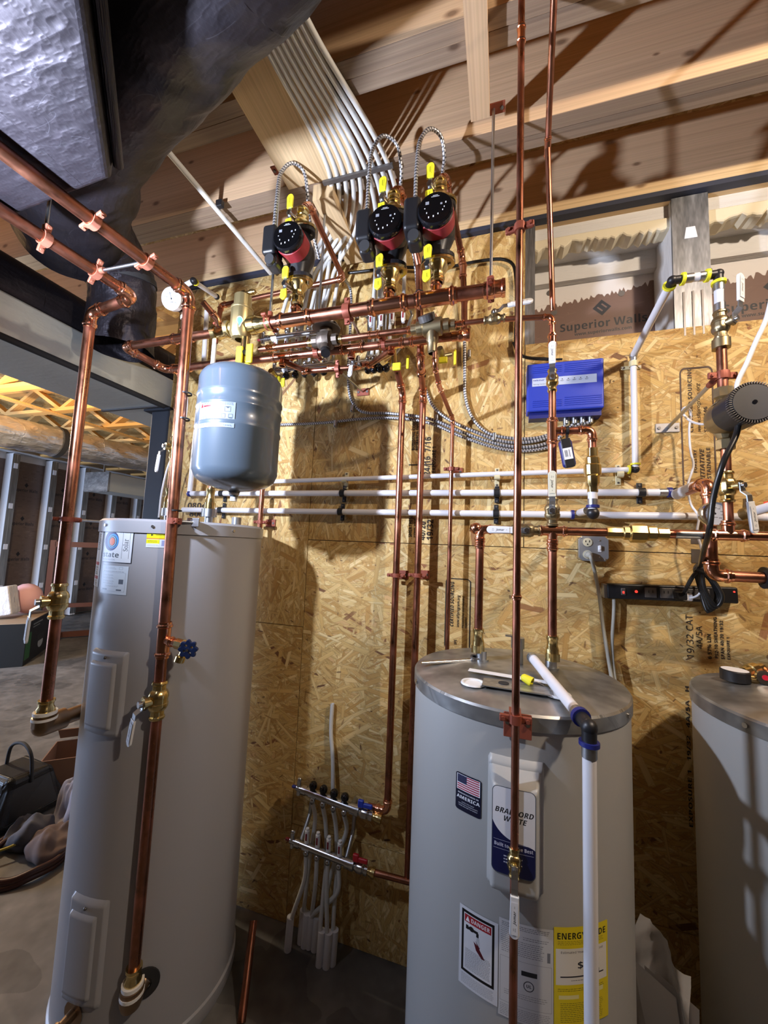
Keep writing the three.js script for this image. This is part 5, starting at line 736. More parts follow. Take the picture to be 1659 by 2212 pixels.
// thick pair of pipes from overhead to the tall heater
{
  const z2 = 0.59, x2 = P(352, 1400, z2).x, yE = 2.435, t = thing('copper_heater_pipe', 'thick copper pipe from overhead down the front of the tall heater', 'pipe'), yB = yOn(285, 2118, z2), yV = yOn(344, 1512, z2);
  run(t, [V(x2 - 0.1, yE, 1.9), V(x2 - 0.012, yE, z2 + 0.01), V(x2, yV + 0.04, z2)], R114); part(t, 'tube', cyl(V(x2, yV - 0.04, z2), V(x2, yB + 0.03, z2), R1 * 1.12), M.copper);
  const yT = yOn(360, 1383, z2); tee(t, V(x2, yT, z2), YP, V(0.93, -0.05, 0.1).normalize(), R114, R34 * 1.1);
  const ad = onCyl(ST.x, ST.z, ST.r, 312, 2120), dn = V(Math.sin(ad.th), 0, Math.cos(ad.th)), pp = V(ST.x, yB - 0.03, ST.z).addScaledVector(dn, ST.r - 0.01);
  part(t, 'brass_adapter', adapterGeo(V(x2, yB + 0.01, z2), YM, R1 * 1.12, 0.06), M.brass);
  part(t, 'bronze_elbow', mg(lathe([[0.026, 0.01], [0.031, 0.008], [0.031, -0.03], [0.026, -0.045], [0, -0.06]].reverse(), V(x2, yB - 0.02, z2), YP, 24), cyl(V(x2, yB - 0.05, z2), pp, 0.021, 20)), M.oldBronze);
  each(t, 'tape_wrap', [cyl(V(x2, yB - 0.01, z2), V(x2, yB, z2), 0.0295, 20), cyl(V(x2, yB - 0.033, z2), V(x2, yB - 0.024, z2), 0.0325, 20)], M.tape);
  part(t, 'port_collar', lathe([[0.02, 0.001], [0.042, 0.001], [0.042, 0.006], [0.02, 0.008]], pp.clone().addScaledVector(dn, 0.01), dn, 24), M.matBlack);
  for (const [px, py] of [[408, 850], [402, 905], [388, 1103]]) part(t, 'cable_tie', lathe([[R114, -0.0025], [R114 * 1.12, -0.0025], [R114 * 1.12, 0.0025], [R114, 0.0025]], V(x2, yOn(px, py, z2), z2), YP, 18), M.black);
  ballValve('ball_valve', 'large brass ball valve with hanging white lever on the thick pipe of the tall heater', V(x2, yV, z2), YP, V(-0.35, 0, 0.93), V(-0.25, -1, 0), R1 * 1.2, { len: 0.128, w: 0.025, print: M.printWhite, lift: 0.016 });
  // hose bibb with blue wheel
  const hb = thing('hose_bibb', 'brass hose bibb with scalloped blue hand wheel on the thick pipe', 'tap'), bd = V(0.93, -0.05, 0.1).normalize(), p0 = V(x2, yT, z2).addScaledVector(bd, 0.045), pw = p0.clone().addScaledVector(bd, 0.075), wn = V(0.35, -0.1, 0.93).normalize();
  part(hb, 'copper_neck', couplingGeo(p0, bd, R34, 4), M.fit); part(hb, 'body', mg(lathe([[0.012, 0.0], [0.017, 0.002], [0.017, 0.03], [0.014, 0.032], [0.014, 0.055], [0, 0.06]], p0.clone().addScaledVector(bd, 0.015), bd, 8), cyl(p0.clone().addScaledVector(bd, 0.055), p0.clone().addScaledVector(bd, 0.05).add(V(-0.006, -0.045, 0.01)), 0.011, 12), cyl(p0.clone().addScaledVector(bd, 0.05).add(V(-0.002, -0.03, 0.01)), p0.clone().addScaledVector(bd, 0.05).add(V(-0.006, -0.046, 0.012)), 0.015, 14), cyl(p0.clone().addScaledVector(bd, 0.06), pw.clone().addScaledVector(wn, 0.012), 0.009, 12)), M.brass);
  const ws = new THREE.Shape(); for (let i = 0; i <= 64; i++) { const a = i / 64 * Math.PI * 2, rad = 0.024 + 0.0035 * Math.cos(a * 8); i ? ws.lineTo(Math.cos(a) * rad, Math.sin(a) * rad) : ws.moveTo(rad, 0); }
  for (let i = 0; i < 4; i++) { const hsh = new THREE.Path(); hsh.absarc(Math.cos(i * Math.PI / 2 + 0.5) * 0.0125, Math.sin(i * Math.PI / 2 + 0.5) * 0.0125, 0.0055, 0, Math.PI * 2, true); ws.holes.push(hsh); }
  const wX = V(0, 0, 0).crossVectors(YP, wn).normalize(), wY = V(0, 0, 0).crossVectors(wn, wX); part(hb, 'hand_wheel', frame(new THREE.ExtrudeGeometry(ws, { depth: 0.006, bevelEnabled: true, bevelSize: 0.002, bevelThickness: 0.002, bevelSegments: 2 }), pw.clone().addScaledVector(wn, 0.014), wX, wY, wn), mat({ color: lin(0.012, 0.026, 0.09), roughness: 0.35 })); part(hb, 'wheel_screw', cyl(pw.clone().addScaledVector(wn, 0.02), pw.clone().addScaledVector(wn, 0.028), 0.004, 8), M.steel);
  const yc = yOn(385, 1126, z2); const cq = clamp('pipe_clamp', 'red copper clamp tying the thick pipe to the rim of the tall heater', V(x2, yc, z2), YP, R114, V(0.7, 0, 0.5), { band: 0.01 }); const s1 = V(ST.x, yc, ST.z).addScaledVector(dirTo(V(ST.x, yc, ST.z), V(x2 + 0.06, yc, z2 - 0.02)), ST.r + 0.006); part(cq, 'rim_bracket', mg(rbox(0.05, 0.03, 0.006, s1, 0.002), cyl(s1, V(x2, yc, z2).lerp(s1, 0.25), 0.005, 8)), M.zinc);

  // outer pipe
  const z = 0.63, x = P(146, 1120, z).x, o = thing('copper_heater_pipe', 'thick copper pipe standing beside the tall heater with bronze elbow at its side port', 'pipe'), yTop = yOn(196, 676, z), c = V(P(290, 642, z).x, yTop + 0.03, z), yb = yOn(103, 1560, z), yv = yOn(128, 1298, z);
  run(o, [V(c.x - 0.08, c.y, 1.9), c, V(x, yTop, z), V(x, yv + 0.05, z)], R114); part(o, 'tube', cyl(V(x, yv - 0.05, z), V(x, yb + 0.05, z), R114 * 0.97), M.copper);
  part(o, 'brass_adapter', adapterGeo(V(x, yb + 0.045, z), YM, R114, 0.05), M.brass);
  const sq = onCyl(ST.x, ST.z, ST.r, 172, 1560), sp = V(ST.x + Math.sin(-1.05) * ST.r, yb - 0.012, ST.z + Math.cos(-1.05) * ST.r);
  part(o, 'bronze_elbow', mg(ball(V(x, yb - 0.012, z), 0.0335, 1, 1, 1, 24), lathe([[0.028, 0.02], [0.034, 0.018], [0.034, -0.012]].reverse(), V(x, yb, z), YP, 28), cyl(V(x, yb - 0.012, z), V(x, yb - 0.012, z).lerp(sp, 0.42), 0.0335, 24), cyl(V(x, yb - 0.012, z), sp, 0.025, 24)), M.oldBronze);
  each(o, 'tape_wrap', [cyl(V(x, yb + 0.008, z), V(x, yb + 0.016, z), 0.0355, 24), cyl(V(x, yb + 0.024, z), V(x, yb + 0.034, z), 0.033, 24)], M.tape);
  part(o, 'port_collar', lathe([[0.02, 0], [0.045, 0], [0.045, 0.006], [0.02, 0.008]], sp.clone().add(V(0, 0, 0)), dirTo(V(ST.x, sp.y, ST.z), sp), 24), M.matBlack);
  ballValve('ball_valve', 'large brass ball valve with white lever beside the tall heater shell', V(x, yv, z), YP, V(-0.35, 0, 0.93), V(-0.16, -1, 0.05), R114 * 1.02, { len: 0.135, w: 0.025, print: M.printWhite, lift: 0.02 });
  const yk = yOn(150, 1122, z), k = clamp('pipe_clamp', 'copper clamp and short rod joining the outer pipe to the tall heater rim', V(x, yk, z), YP, R114, V(0.72, 0, -0.6), { band: 0.008, rodTo: V(ST.x + Math.sin(-0.95) * ST.r, yk, ST.z + Math.cos(-0.95) * ST.r), rodR: 0.005 });
  // hangers on the overhead pair
  const xa = (zz) => x2 - 0.012 + (zz - z2) / (1.9 - z2) * -0.088, xb = (zz) => c.x + (zz - z) / (1.9 - z) * -0.08;
  for (const [zz, A, lab] of [[0.915, true, 'copper ring on the inner overhead pipe under the foil trunk duct'], [0.76, true, 'copper ring on the inner overhead pipe joined by a rod to the outer one']]) clamp('pipe_clamp', lab, V(xa(zz), yE, zz), ZP, R114, V(1, 0.35, 0), { band: 0.01, m: M.fitDull = M.fitDull || mat({ color: lin(0.42, 0.16, 0.10), roughness: 0.45, metalness: 0.5 }) });
  clamp('pipe_clamp', 'copper ring on the outer overhead pipe with strap up to the duct', V(xb(0.90), c.y, 0.90), ZP, R114, V(0.35, 1, 0), { band: 0.01, m: M.fitDull, rodTo: V(xb(0.9), 2.62, 0.9) });
  clamp('pipe_clamp', 'copper ring and bare rod tying the outer overhead pipe to the inner one', V(xb(0.76), c.y, 0.76), ZP, R114, V(0.5, 0.9, 0), { band: 0.01, m: M.fitDull, rodTo: V(xa(0.76) - 0.02, yE, 0.76) });
  const th = thing('copper_branch_pipe', 'small copper branch behind the overhead elbow dropping to the header', 'pipe'); run(th, [P(438, 652, 0.56), P(470, 690, 0.50), P(476, 712, 0.47)], R34, M.copper, M.fit, 1.2);
}
// second headers behind the pumps: return line, mixed line
{
  const t = thing('copper_return_header', 'lower horizontal copper return header behind the pump header', 'pipe'), a = P(540, 779, 0.30), b = P(1008, 724, 0.30), y = (a.y + b.y) / 2;
  part(t, 'tube', cyl(V(a.x, y, 0.3), V(b.x, y, 0.3), R1 * 1.05), M.copper); for (const [px, d] of [[612, YM], [760, YM], [845, YM], [912, YP]]) tee(t, V(P(px, 755, 0.3).x, y, 0.3), XP, d, R1 * 1.05, R34); part(t, 'end_cap', lathe([[R1, -0.05], [R1 * 1.2, -0.05], [R1 * 1.2, -0.03], [R1 * 1.4, -0.026], [R1 * 1.4, -0.014], [R1 * 1.2, -0.01], [R1 * 1.5, 0.0], [R1 * 1.5, 0.012], [0, 0.014]], V(b.x, y, 0.3), XP, 20), M.fit);
  const br = (px0, py0, px1, py1, z1, lab) => { const q = thing('copper_branch_pipe', lab, 'pipe'); const e = P(px1, py1, z1); run(q, [V(P(px0, py0, 0.3).x, y - 0.02, 0.3), e], R34 * 0.95); coupling(q, e.clone(), XP, R34 * 0.95, 3); return e; };
  const e1 = br(614, 768, 660, 802, 0.24, 'short copper branch slanting from return header toward black capped manifold'), e2 = br(846, 742, 800, 788, 0.16, 'short copper branch slanting from return header to the chrome manifold bar');
  const u = thing('copper_link_pipe', 'short bright copper link with pale lever valve over the black caps', 'pipe'), e3 = P(770, 786, 0.22); run(u, [e1, V(e3.x, e1.y + 0.005, 0.22), P(792, 785, 0.14)], R34 * 0.95, M.copper, M.fit, 1.2); coupling(u, P(718, 795, 0.23), XP, R34 * 0.95, 4);
  ballValve('ball_valve', 'small ball valve with pale blue lever above the wall plate rod', P(766, 788, 0.22), XP, V(-0.1, 0.2, 1), V(0, -1, 0), R34 * 0.75, { len: 0.075, w: 0.016, body: M.steel, print: M.printWhite, lift: 0.006 });
  clamp('pipe_clamp', 'copper clamp under the bright link with rod down to a small wall plate', P(729, 797, 0.23), XP, R34, V(0, 1, 0.2), { rodTo: P(784, 847, 0.004).setZ(0.004), plate: ZP, plateL: 0.058, rodR: 0.004, band: 0.009 });
  for (const [px, py, lab] of [[684, 764, 'steel rod and ring hanging the return header behind the pump by the air separator'], [828, 746, 'steel rod and ring hanging the return header behind the middle pump']]) { const x = P(px, py, 0.3).x; clamp('pipe_hanger', lab, V(x, y, 0.3), XP, R1 * 1.05, V(0, 0.3, 1), { category: 'pipe hanger', rodTo: V(x, 2.988, 0.3), rodFrom: V(x, y + R1, 0.3), plate: YM, plateL: 0.07, band: 0.01 }); }
  // mixed water line
  const m = thing('copper_mixed_pipe', 'upper horizontal copper line between dark zone valve and brass mixing valve', 'pipe'), f = P(560, 767, ZH), ym = P(800, 724, ZH).y; part(m, 'tube', cyl(V(f.x, ym, ZH), V(P(668, 748, ZH).x, ym, ZH), R34), M.copper); part(m, 'tube', cyl(V(P(735, 735, ZH).x, ym, ZH), V(P(905, 712, ZH).x, ym, ZH), R34), M.copper); part(m, 'tube', cyl(V(P(980, 700, ZH).x, ym, ZH), V(P(1075, 690, ZH).x, ym, ZH), R12 * 1.05), M.copper);
  for (const px of [588, 678, 728, 808, 892, 992]) coupling(m, V(P(px, 740 - (px - 588) * 0.1, ZH).x, ym, ZH), XP, px > 950 ? R12 * 1.1 : R34, 4, px > 660 && px < 740 ? M.brass : M.fit);
  const zc = V(P(703, 740, ZH).x, ym, ZH), zv = thing('zone_valve', 'dark bronze zone valve body with thin disc on top between copper lines', 'valve');
  part(zv, 'body', mg(lathe([[0.016, -0.05], [0.022, -0.05], [0.022, -0.03], [0.034, -0.022], [0.038, 0], [0.034, 0.022], [0.022, 0.03], [0.022, 0.05], [0.016, 0.05]], zc, XP, 10), cyl(zc, zc.clone().add(V(0, 0.045, 0)), 0.024, 16), cyl(zc, zc.clone().add(V(0.012, -0.048, 0.02)), 0.019, 14)), mat({ color: lin(0.12, 0.095, 0.075), roughness: 0.5, metalness: 0.6 })); part(zv, 'drain_plug', cyl(zc.clone().add(V(0.01, -0.045, 0.018)), zc.clone().add(V(0.018, -0.066, 0.03)), 0.017, 14), M.black); part(zv, 'top_disc', cyl(zc.clone().add(V(0, 0.045, 0)), zc.clone().add(V(0, 0.05, 0)), 0.052, 28), M.lead); part(zv, 'motor_plate', rbox(0.085, 0.003, 0.05, zc.clone().add(V(0.005, 0.056, 0)), 0.001), M.zinc);
  const mc = V(P(935, 706, ZH).x, ym, ZH), mv = thing('mixing_valve', 'brass tee shaped mixing valve with ribbed cap between the copper lines', 'valve');
  part(mv, 'body', mg(lathe([[0.012, -0.075], [0.017, -0.075], [0.017, -0.058], [0.023, -0.055], [0.023, -0.035], [0.03, -0.03], [0.03, 0.03], [0.023, 0.035], [0.023, 0.055], [0.017, 0.058], [0.017, 0.075], [0.012, 0.075]], mc, XP, 12), lathe([[0.021, 0], [0.021, 0.05], [0.016, 0.06], [0.016, 0.09], [0.012, 0.095]], mc, YM, 20)), M.bronze); part(mv, 'cap', lathe([[0.024, 0.02], [0.029, 0.022], [0.029, 0.042], [0, 0.044]], mc.clone().add(V(-0.012, 0, 0)), V(-0.15, 0.6, 0.5), 20), M.lead);
  ballValve('ball_valve', 'brass ball valve with white lever lying toward the thin riser', V(P(1068, 690, ZH).x, ym, ZH), XP, V(0, 0.45, 0.9), V(1, 0.1, 0), R12 * 1.25, { len: 0.115, w: 0.02, print: M.printWhite, body: M.bronze, lift: 0.012 });
  const ly = thing('drain_valve', 'small brass valve with bright yellow handle by the black manifold caps', 'valve', null), d0 = P(598, 818, 0.2); part(ly, 'body', cyl(P(585, 800, 0.25), d0, 0.013, 12), M.brass); part(ly, 'handle', mg(rbox(0.034, 0.026, 0.014, d0.clone().add(V(0.006, -0.008, 0.01)), 0.005), rbox(0.02, 0.04, 0.008, d0.clone().add(V(0.03, -0.02, 0)), 0.004)), M.yellow);
  const l2 = thing('drain_valve', 'brass drain valve with yellow lever at the top of the copper wall pipe', 'valve'), d2 = P(846, 770, 0.16); part(l2, 'body', mg(cyl(d2.clone().add(V(0, 0.05, 0)), d2.clone().add(V(0.01, -0.05, 0)), 0.016, 12), cyl(d2, d2.clone().add(V(-0.03, -0.035, 0.03)), 0.015, 10)), M.brass); part(l2, 'handle', mg(rbox(0.034, 0.03, 0.012, P(857, 792, 0.2), 0.004), rbox(0.012, 0.055, 0.01, P(881, 782, 0.2), 0.004)), M.yellow);
  const l3 = thing('drain_valve', 'yellow handled drain valve under the end of the return header', 'valve'), d3 = P(955, 770, 0.16); part(l3, 'body', mg(cyl(P(950, 752, 0.2), d3, 0.012, 10), cyl(d3, P(975, 766, 0.14), 0.009, 10)), M.bronze); part(l3, 'handle', mg(rbox(0.034, 0.024, 0.012, P(957, 778, 0.17), 0.004), rbox(0.01, 0.06, 0.01, P(983, 772, 0.17), 0.004)), M.yellow);
}
// radiant manifolds: two bars on brackets with gauges or caps at every loop
function manifold(name, label, U, L, n, o) {
  const t = thing(name, label, 'manifold');
  for (const [A, B, kind] of [[U[0], U[1], o.up], [L[0], L[1], o.low]]) {
    const d = dirTo(A, B), b = part(t, 'bar', mg(cyl(A, B, 0.0145, 18), cyl(A.clone().addScaledVector(d, -0.02), A, 0.018, 8), cyl(B, B.clone().addScaledVector(d, 0.022), 0.019, 8)), M.steel);
    part(b, 'bar_label', aim(new THREE.CylinderGeometry(0.0149, 0.0149, 0.03, 14, 1, true, 0, Math.PI).translate(0, 0, 0), A.clone().addScaledVector(d, 0.03), d), M.grip);
    for (let i = 0; i < n; i++) {
      const p = A.clone().lerp(B, (i + 0.5) / n * 0.96 + 0.03), s = o.flip ? -1 : 1;
      if (kind === 'cap') { part(t, 'actuator_cap', mg(cyl(p, p.clone().add(V(0, s * 0.02, 0)), 0.009, 10), ball(p.clone().add(V(0, s * 0.03, 0)), 0.0165, 1, 1.05, 1)), M.gloss); }
      else { const q = p.clone().add(V(0, s * 0.015, 0)), f = part(t, 'flow_meter', mg(cyl(q, q.clone().add(V(0, s * 0.045, 0)), 0.0095, 12), cyl(q.clone().add(V(0, s * 0.045, 0)), q.clone().add(V(0, s * 0.054, 0)), 0.007, 10)), M.grip); part(f, 'red_scale', rbox(0.007, 0.026, 0.004, q.clone().add(V(0, s * 0.025, 0.0085)), 0.001), mat({ color: lin(0.24, 0.02, 0.03), roughness: 0.4 })); }
      part(t, 'loop_outlet', mg(ball(p.clone().add(V(0, -s * 0.024, 0)), 0.013), cyl(p, p.clone().add(V(0, -s * 0.03, 0)), 0.009, 10)), M.steel);
    }
    const e = A.clone().addScaledVector(d, -0.045); part(t, 'end_valve', mg(cyl(A.clone().addScaledVector(d, -0.02), e, 0.011, 12), cyl(e.clone().add(V(0.01, -0.025, 0)), e.clone().add(V(0.01, 0.03, 0)), 0.009, 10), ball(e.clone().add(V(0.012, 0.034, 0)), 0.009)), M.steel);
    part(t, 'end_handle', rbox(0.018, 0.01, 0.012, e.clone().addScaledVector(d, -0.012), 0.004), kind === o.blue ? M.blueDeep : mat({ color: lin(0.22, 0.02, 0.03), roughness: 0.4 }));
  }
  for (const k of [0.0, 1.0]) { const a = U[0].clone().lerp(U[1], k), b = L[0].clone().lerp(L[1], k), m = a.clone().lerp(b, 0.62).setZ(0.025); part(t, 'bracket', mg(cyl(a.clone().setZ(0.03), m, 0.008, 6), cyl(m, b, 0.008, 6), cyl(a.clone().setZ(0.03), a, 0.008, 6)), M.zinc); }
  return t;
}
{
  const z = 0.09, U = [P(662, 1709, z), P(757, 1745, z)], L = [P(648, 1823, z), P(746, 1862, z)];
  const m = manifold('radiant_manifold', 'chrome floor manifold with four black knobs and four flow gauges by the squat heater', U, L, 4, { up: 'cap', low: 'gauge', blue: 'cap' });
  const v1 = P(783, 1736, z), v2 = P(775, 1858, z), d1 = dirTo(U[0], U[1]), d2 = dirTo(L[0], L[1]);
  for (const [B, d, col, lab, e] of [[U[1], d1, M.blue, 'blue butterfly handle', 0.09], [L[1], d2, mat({ color: lin(0.5, 0.02, 0.03), roughness: 0.4 }), 'red butterfly handle', 0.09]]) {
    part(m, 'shutoff_valve', lathe([[0.012, 0.02], [0.02, 0.022], [0.02, 0.035], [0.014, 0.04], [0.019, 0.05], [0.019, 0.07], [0.014, 0.075], [0.018, 0.08], [0.018, 0.092], [0.01, 0.095]], B, d, 14), M.steel);
    const q = B.clone().addScaledVector(d, 0.058).add(V(0, 0.03, 0.004)); part(m, 'shutoff_handle', mg(rbox(0.024, 0.028, 0.014, q.clone().add(V(-0.014, 0.004, 0)), 0.005), rbox(0.04, 0.018, 0.012, q.clone().add(V(0.014, 0, 0)), 0.006)), col, lab);
  }
  const s = thing('copper_supply_stub', 'copper tube leaving the red handled manifold bar toward the squat heater', 'pipe'); run(s, [L[1].clone().addScaledVector(d2, 0.09), P(885, 1905, 0.08)], R34); part(s, 'brass_adapter', adapterGeo(L[1].clone().addScaledVector(d2, 0.10), d2, R34, 0.04), M.brass);
  const s2 = thing('brass_adapter_stub', 'short brass adapter joining the blue handled manifold to the wall pipe', 'fitting'); part(s2, 'adapter', adapterGeo(U[1].clone().addScaledVector(d1, 0.105), d1, R34, 0.045), M.brass);
  // tubes from the floor manifold into the slab
  const feet = [[622, 2040], [650, 2024], [668, 2034], [690, 2072], [705, 2076], [718, 2070], [658, 2032], [680, 2040]];
  for (let i = 0; i < 8; i++) {
    const upb = i % 2 === 1, A = upb ? U : L, k = (i >> 1), p = A[0].clone().lerp(A[1], (k + 0.5) / 4 * 0.96 + 0.03).add(V(0, -0.034, 0)), f = atY(...feet[i], 0.02), pts = [p, p.clone().add(V(0, -0.08, upb ? -0.035 : 0))]; f.z = Math.max(f.z, 0.03); if (upb) pts.push(V(p.x * 0.6 + f.x * 0.4, 0.34, 0.05)); pts.push(V(f.x * 0.85 + p.x * 0.15, 0.11, f.z), f);
    const t = thing('floor_loop_tube', 'milky white floor heating tube dropping from the chrome floor manifold into the slab', 'tube', 'floor heating tubes under the chrome floor manifold'); part(t, 'tube', sweep(pts, 0.0085, 10, 6), M.pexMilk); part(t, 'sleeve', cyl(f.clone().setY(0), f.clone().add(V(0.004, 0.10, -0.002)), 0.0145, 14), M.white);
  }
  flexible('spare_white_tube', 'single white tube rising up the wall behind the chrome floor manifold', 'tube', [P(718, 1520, 0.015), P(715, 1580, 0.015), P(719, 1640, 0.02), P(719, 1712, 0.03)], 0.0085, M.pexMilk);
}
{
  const z = 0.085, U1 = [P(582, 732, z), P(705, 700, z)], L1 = [P(606, 800, z), P(712, 786, z)], U2 = [P(788, 676, z), P(885, 662, z)], L2 = [P(788, 786, z), P(842, 777, z)];
  U1[1].y = U1[0].y; L1[1].y = L1[0].y; U2[1].y = U2[0].y; L2[1].y = L2[0].y;
  manifold('radiant_manifold', 'chrome wall manifold with flow gauges beside the dark bronze zone valve', U1, L1, 5, { up: 'gauge', low: 'cap', blue: 'cap', flip: true });
  manifold('radiant_manifold', 'chrome wall manifold with flow gauges behind the middle pump', U2, L2, 4, { up: 'gauge', low: 'cap', blue: 'cap', flip: true });
  // fan of tubes from the ceiling to both wall manifolds
  const fa = [-0.642, 2.978, 0.75], fb = [-0.505, 2.978, 0.81];
  for (let i = 0; i < 18; i++) {
    const left = i < 10, k = left ? i >> 1 : (i - 10) >> 1, n = left ? 5 : 4, U = left ? U1 : U2, L = left ? L1 : L2, upb = i % 2 === 0, A = upb ? U : L, p = A[0].clone().lerp(A[1], (k + 0.5) / n * 0.96 + 0.03), zz = upb ? z : 0.05, u = i / 17;
    const vis = i % 2 === 0, f = (i >> 1) / 8, e = V(-0.642 + 0.137 * f, 2.977, 0.75 + 0.06 * f), s = V(-0.63 + 0.225 * f, 2.975, 0.393), out = e.clone().add(V(-0.02, 0, 0.2));
    const pts = [p.clone().setZ(zz).add(V(0, 0.03, 0)), V(p.x, 2.62, zz - 0.01 + (k % 2) * 0.012), V(p.x * 0.8 + s.x * 0.2, 2.84, 0.09 + (k % 2) * 0.02)];
    if (vis) pts.push(V(s.x * 0.7 + p.x * 0.3, 2.94, 0.19), s, e, out); else pts.push(V(p.x * 0.7 + s.x * 0.3, 2.97, 0.14), V(p.x * 0.6 + s.x * 0.4, 3.2, 0.2));
    const t = thing('ceiling_loop_tube', left ? 'milky white heating tube fanning from the ceiling to the manifold by the zone valve' : 'milky white heating tube fanning from the ceiling to the manifold behind the middle pump', 'tube', left ? 'ceiling tubes of the manifold by the zone valve' : 'ceiling tubes of the manifold behind the middle pump');
    part(t, 'tube', sweep(pts, 0.0085, 10, 7), M.pexMilk);
  }
  single('tube_staple', 'dark wire staple strip holding the fan of white tubes under the joist', 'staple', mg(box(-0.66, -0.385, 2.958, 2.968, 0.385, 0.40)), M.lead);
  single('ceiling_white_tube', 'single white tube running under the joists past the round duct', 'tube', cyl(V(-1.155, 2.972, 0.75), V(-1.11, 2.93, 0.05), 0.0105, 14), M.pexMilk);
  single('cable_tie_mount', 'small black tie on the single white tube under the joist', 'cable tie', rbox(0.03, 0.03, 0.02, atY(475, 441, 2.965), 0.004), M.black);
}
// horizontal white lines on the wall with their clips
{
  const yA = 1.826, yB = 1.743, xs = P(410, 1068, 0.03).x;
  const a = thing('white_wall_tube', 'upper thick white water line clipped along the strand board', 'pipe'), ex = P(1445, 1067, 0.03).x; part(a, 'tube', cyl(V(xs, yA, 0.03), V(ex, yA, 0.03), 0.0130, 18), M.pex); part(a, 'blue_collar', cyl(V(ex - 0.004, yA, 0.03), V(ex + 0.008, yA, 0.03), 0.018, 16), M.blueDeep); part(a, 'crimp_ring', cyl(V(ex - 0.03, yA, 0.03), V(ex - 0.006, yA, 0.03), 0.0142, 16), M.zinc); part(a, 'elbow', mg(ball(V(ex + 0.02, yA, 0.032), 0.0165), cyl(V(ex, yA, 0.03), V(ex + 0.02, yA, 0.032), 0.0145, 14)), M.black);
  part(a, 'elbow', mg(ball(V(xs, yA, 0.03), 0.0165)), M.blueDeep); part(a, 'tube', cyl(V(xs, yA + 0.01, 0.03), V(xs + 0.01, 2.35, 0.03), 0.0130, 16), M.pex);
  const b = thing('white_wall_tube', 'lower thick white water line clipped along the strand board', 'pipe'); part(b, 'tube', cyl(V(P(395, 1105, 0.03).x, yB, 0.03), V(P(1690, 1110, 0.03).x + 1.2, yB, 0.03), 0.0130, 18), M.pex); { const x = P(1250, 1108, 0.03).x; part(b, 'tee_fitting', mg(cyl(V(x - 0.02, yB, 0.03), V(x + 0.04, yB, 0.03), 0.0165, 14)), M.bronze); part(b, 'blue_collar', cyl(V(x - 0.026, yB, 0.03), V(x - 0.016, yB, 0.03), 0.018, 16), M.blueDeep); }
  const clipAt = (px, y, r, m, lab, grp, name) => { const x = P(px, 1090, 0.03).x, c = thing(name, lab, 'pipe clip', grp); part(c, 'saddle', lathe([[r, -0.011], [r + 0.004, -0.011], [r + 0.004, 0.011], [r, 0.011]], V(x, y, 0.03), XP, 18), m); part(c, 'tab', rbox(0.018, 0.076, 0.006, V(x, y, 0.008), 0.002), m); for (const s of [-1, 1]) part(c, 'nail', cyl(V(x, y + s * 0.03, 0.01), V(x, y + s * 0.03, 0.013), 0.004, 8), M.lead); };
  for (const px of [478, 739, 1073, 1386]) clipAt(px, yA, 0.0130, M.black, 'black plastic clip on the upper thick white water line', 'black clips on the upper white line', 'tube_clip');
  for (const px of [478, 737, 1072]) clipAt(px, yB, 0.0130, M.black, 'black plastic clip on the lower thick white water line', 'black clips on the lower white line', 'tube_clip');
  for (const [px, py] of [[742, 1036], [1073, 1029], [1340, 1023]]) clipAt(px, yOn(px, py, 0.035), 0.0100, M.ivory, 'ivory plastic clip on the thin white water line', 'ivory clips on the thin white line', 'tube_clip');
}

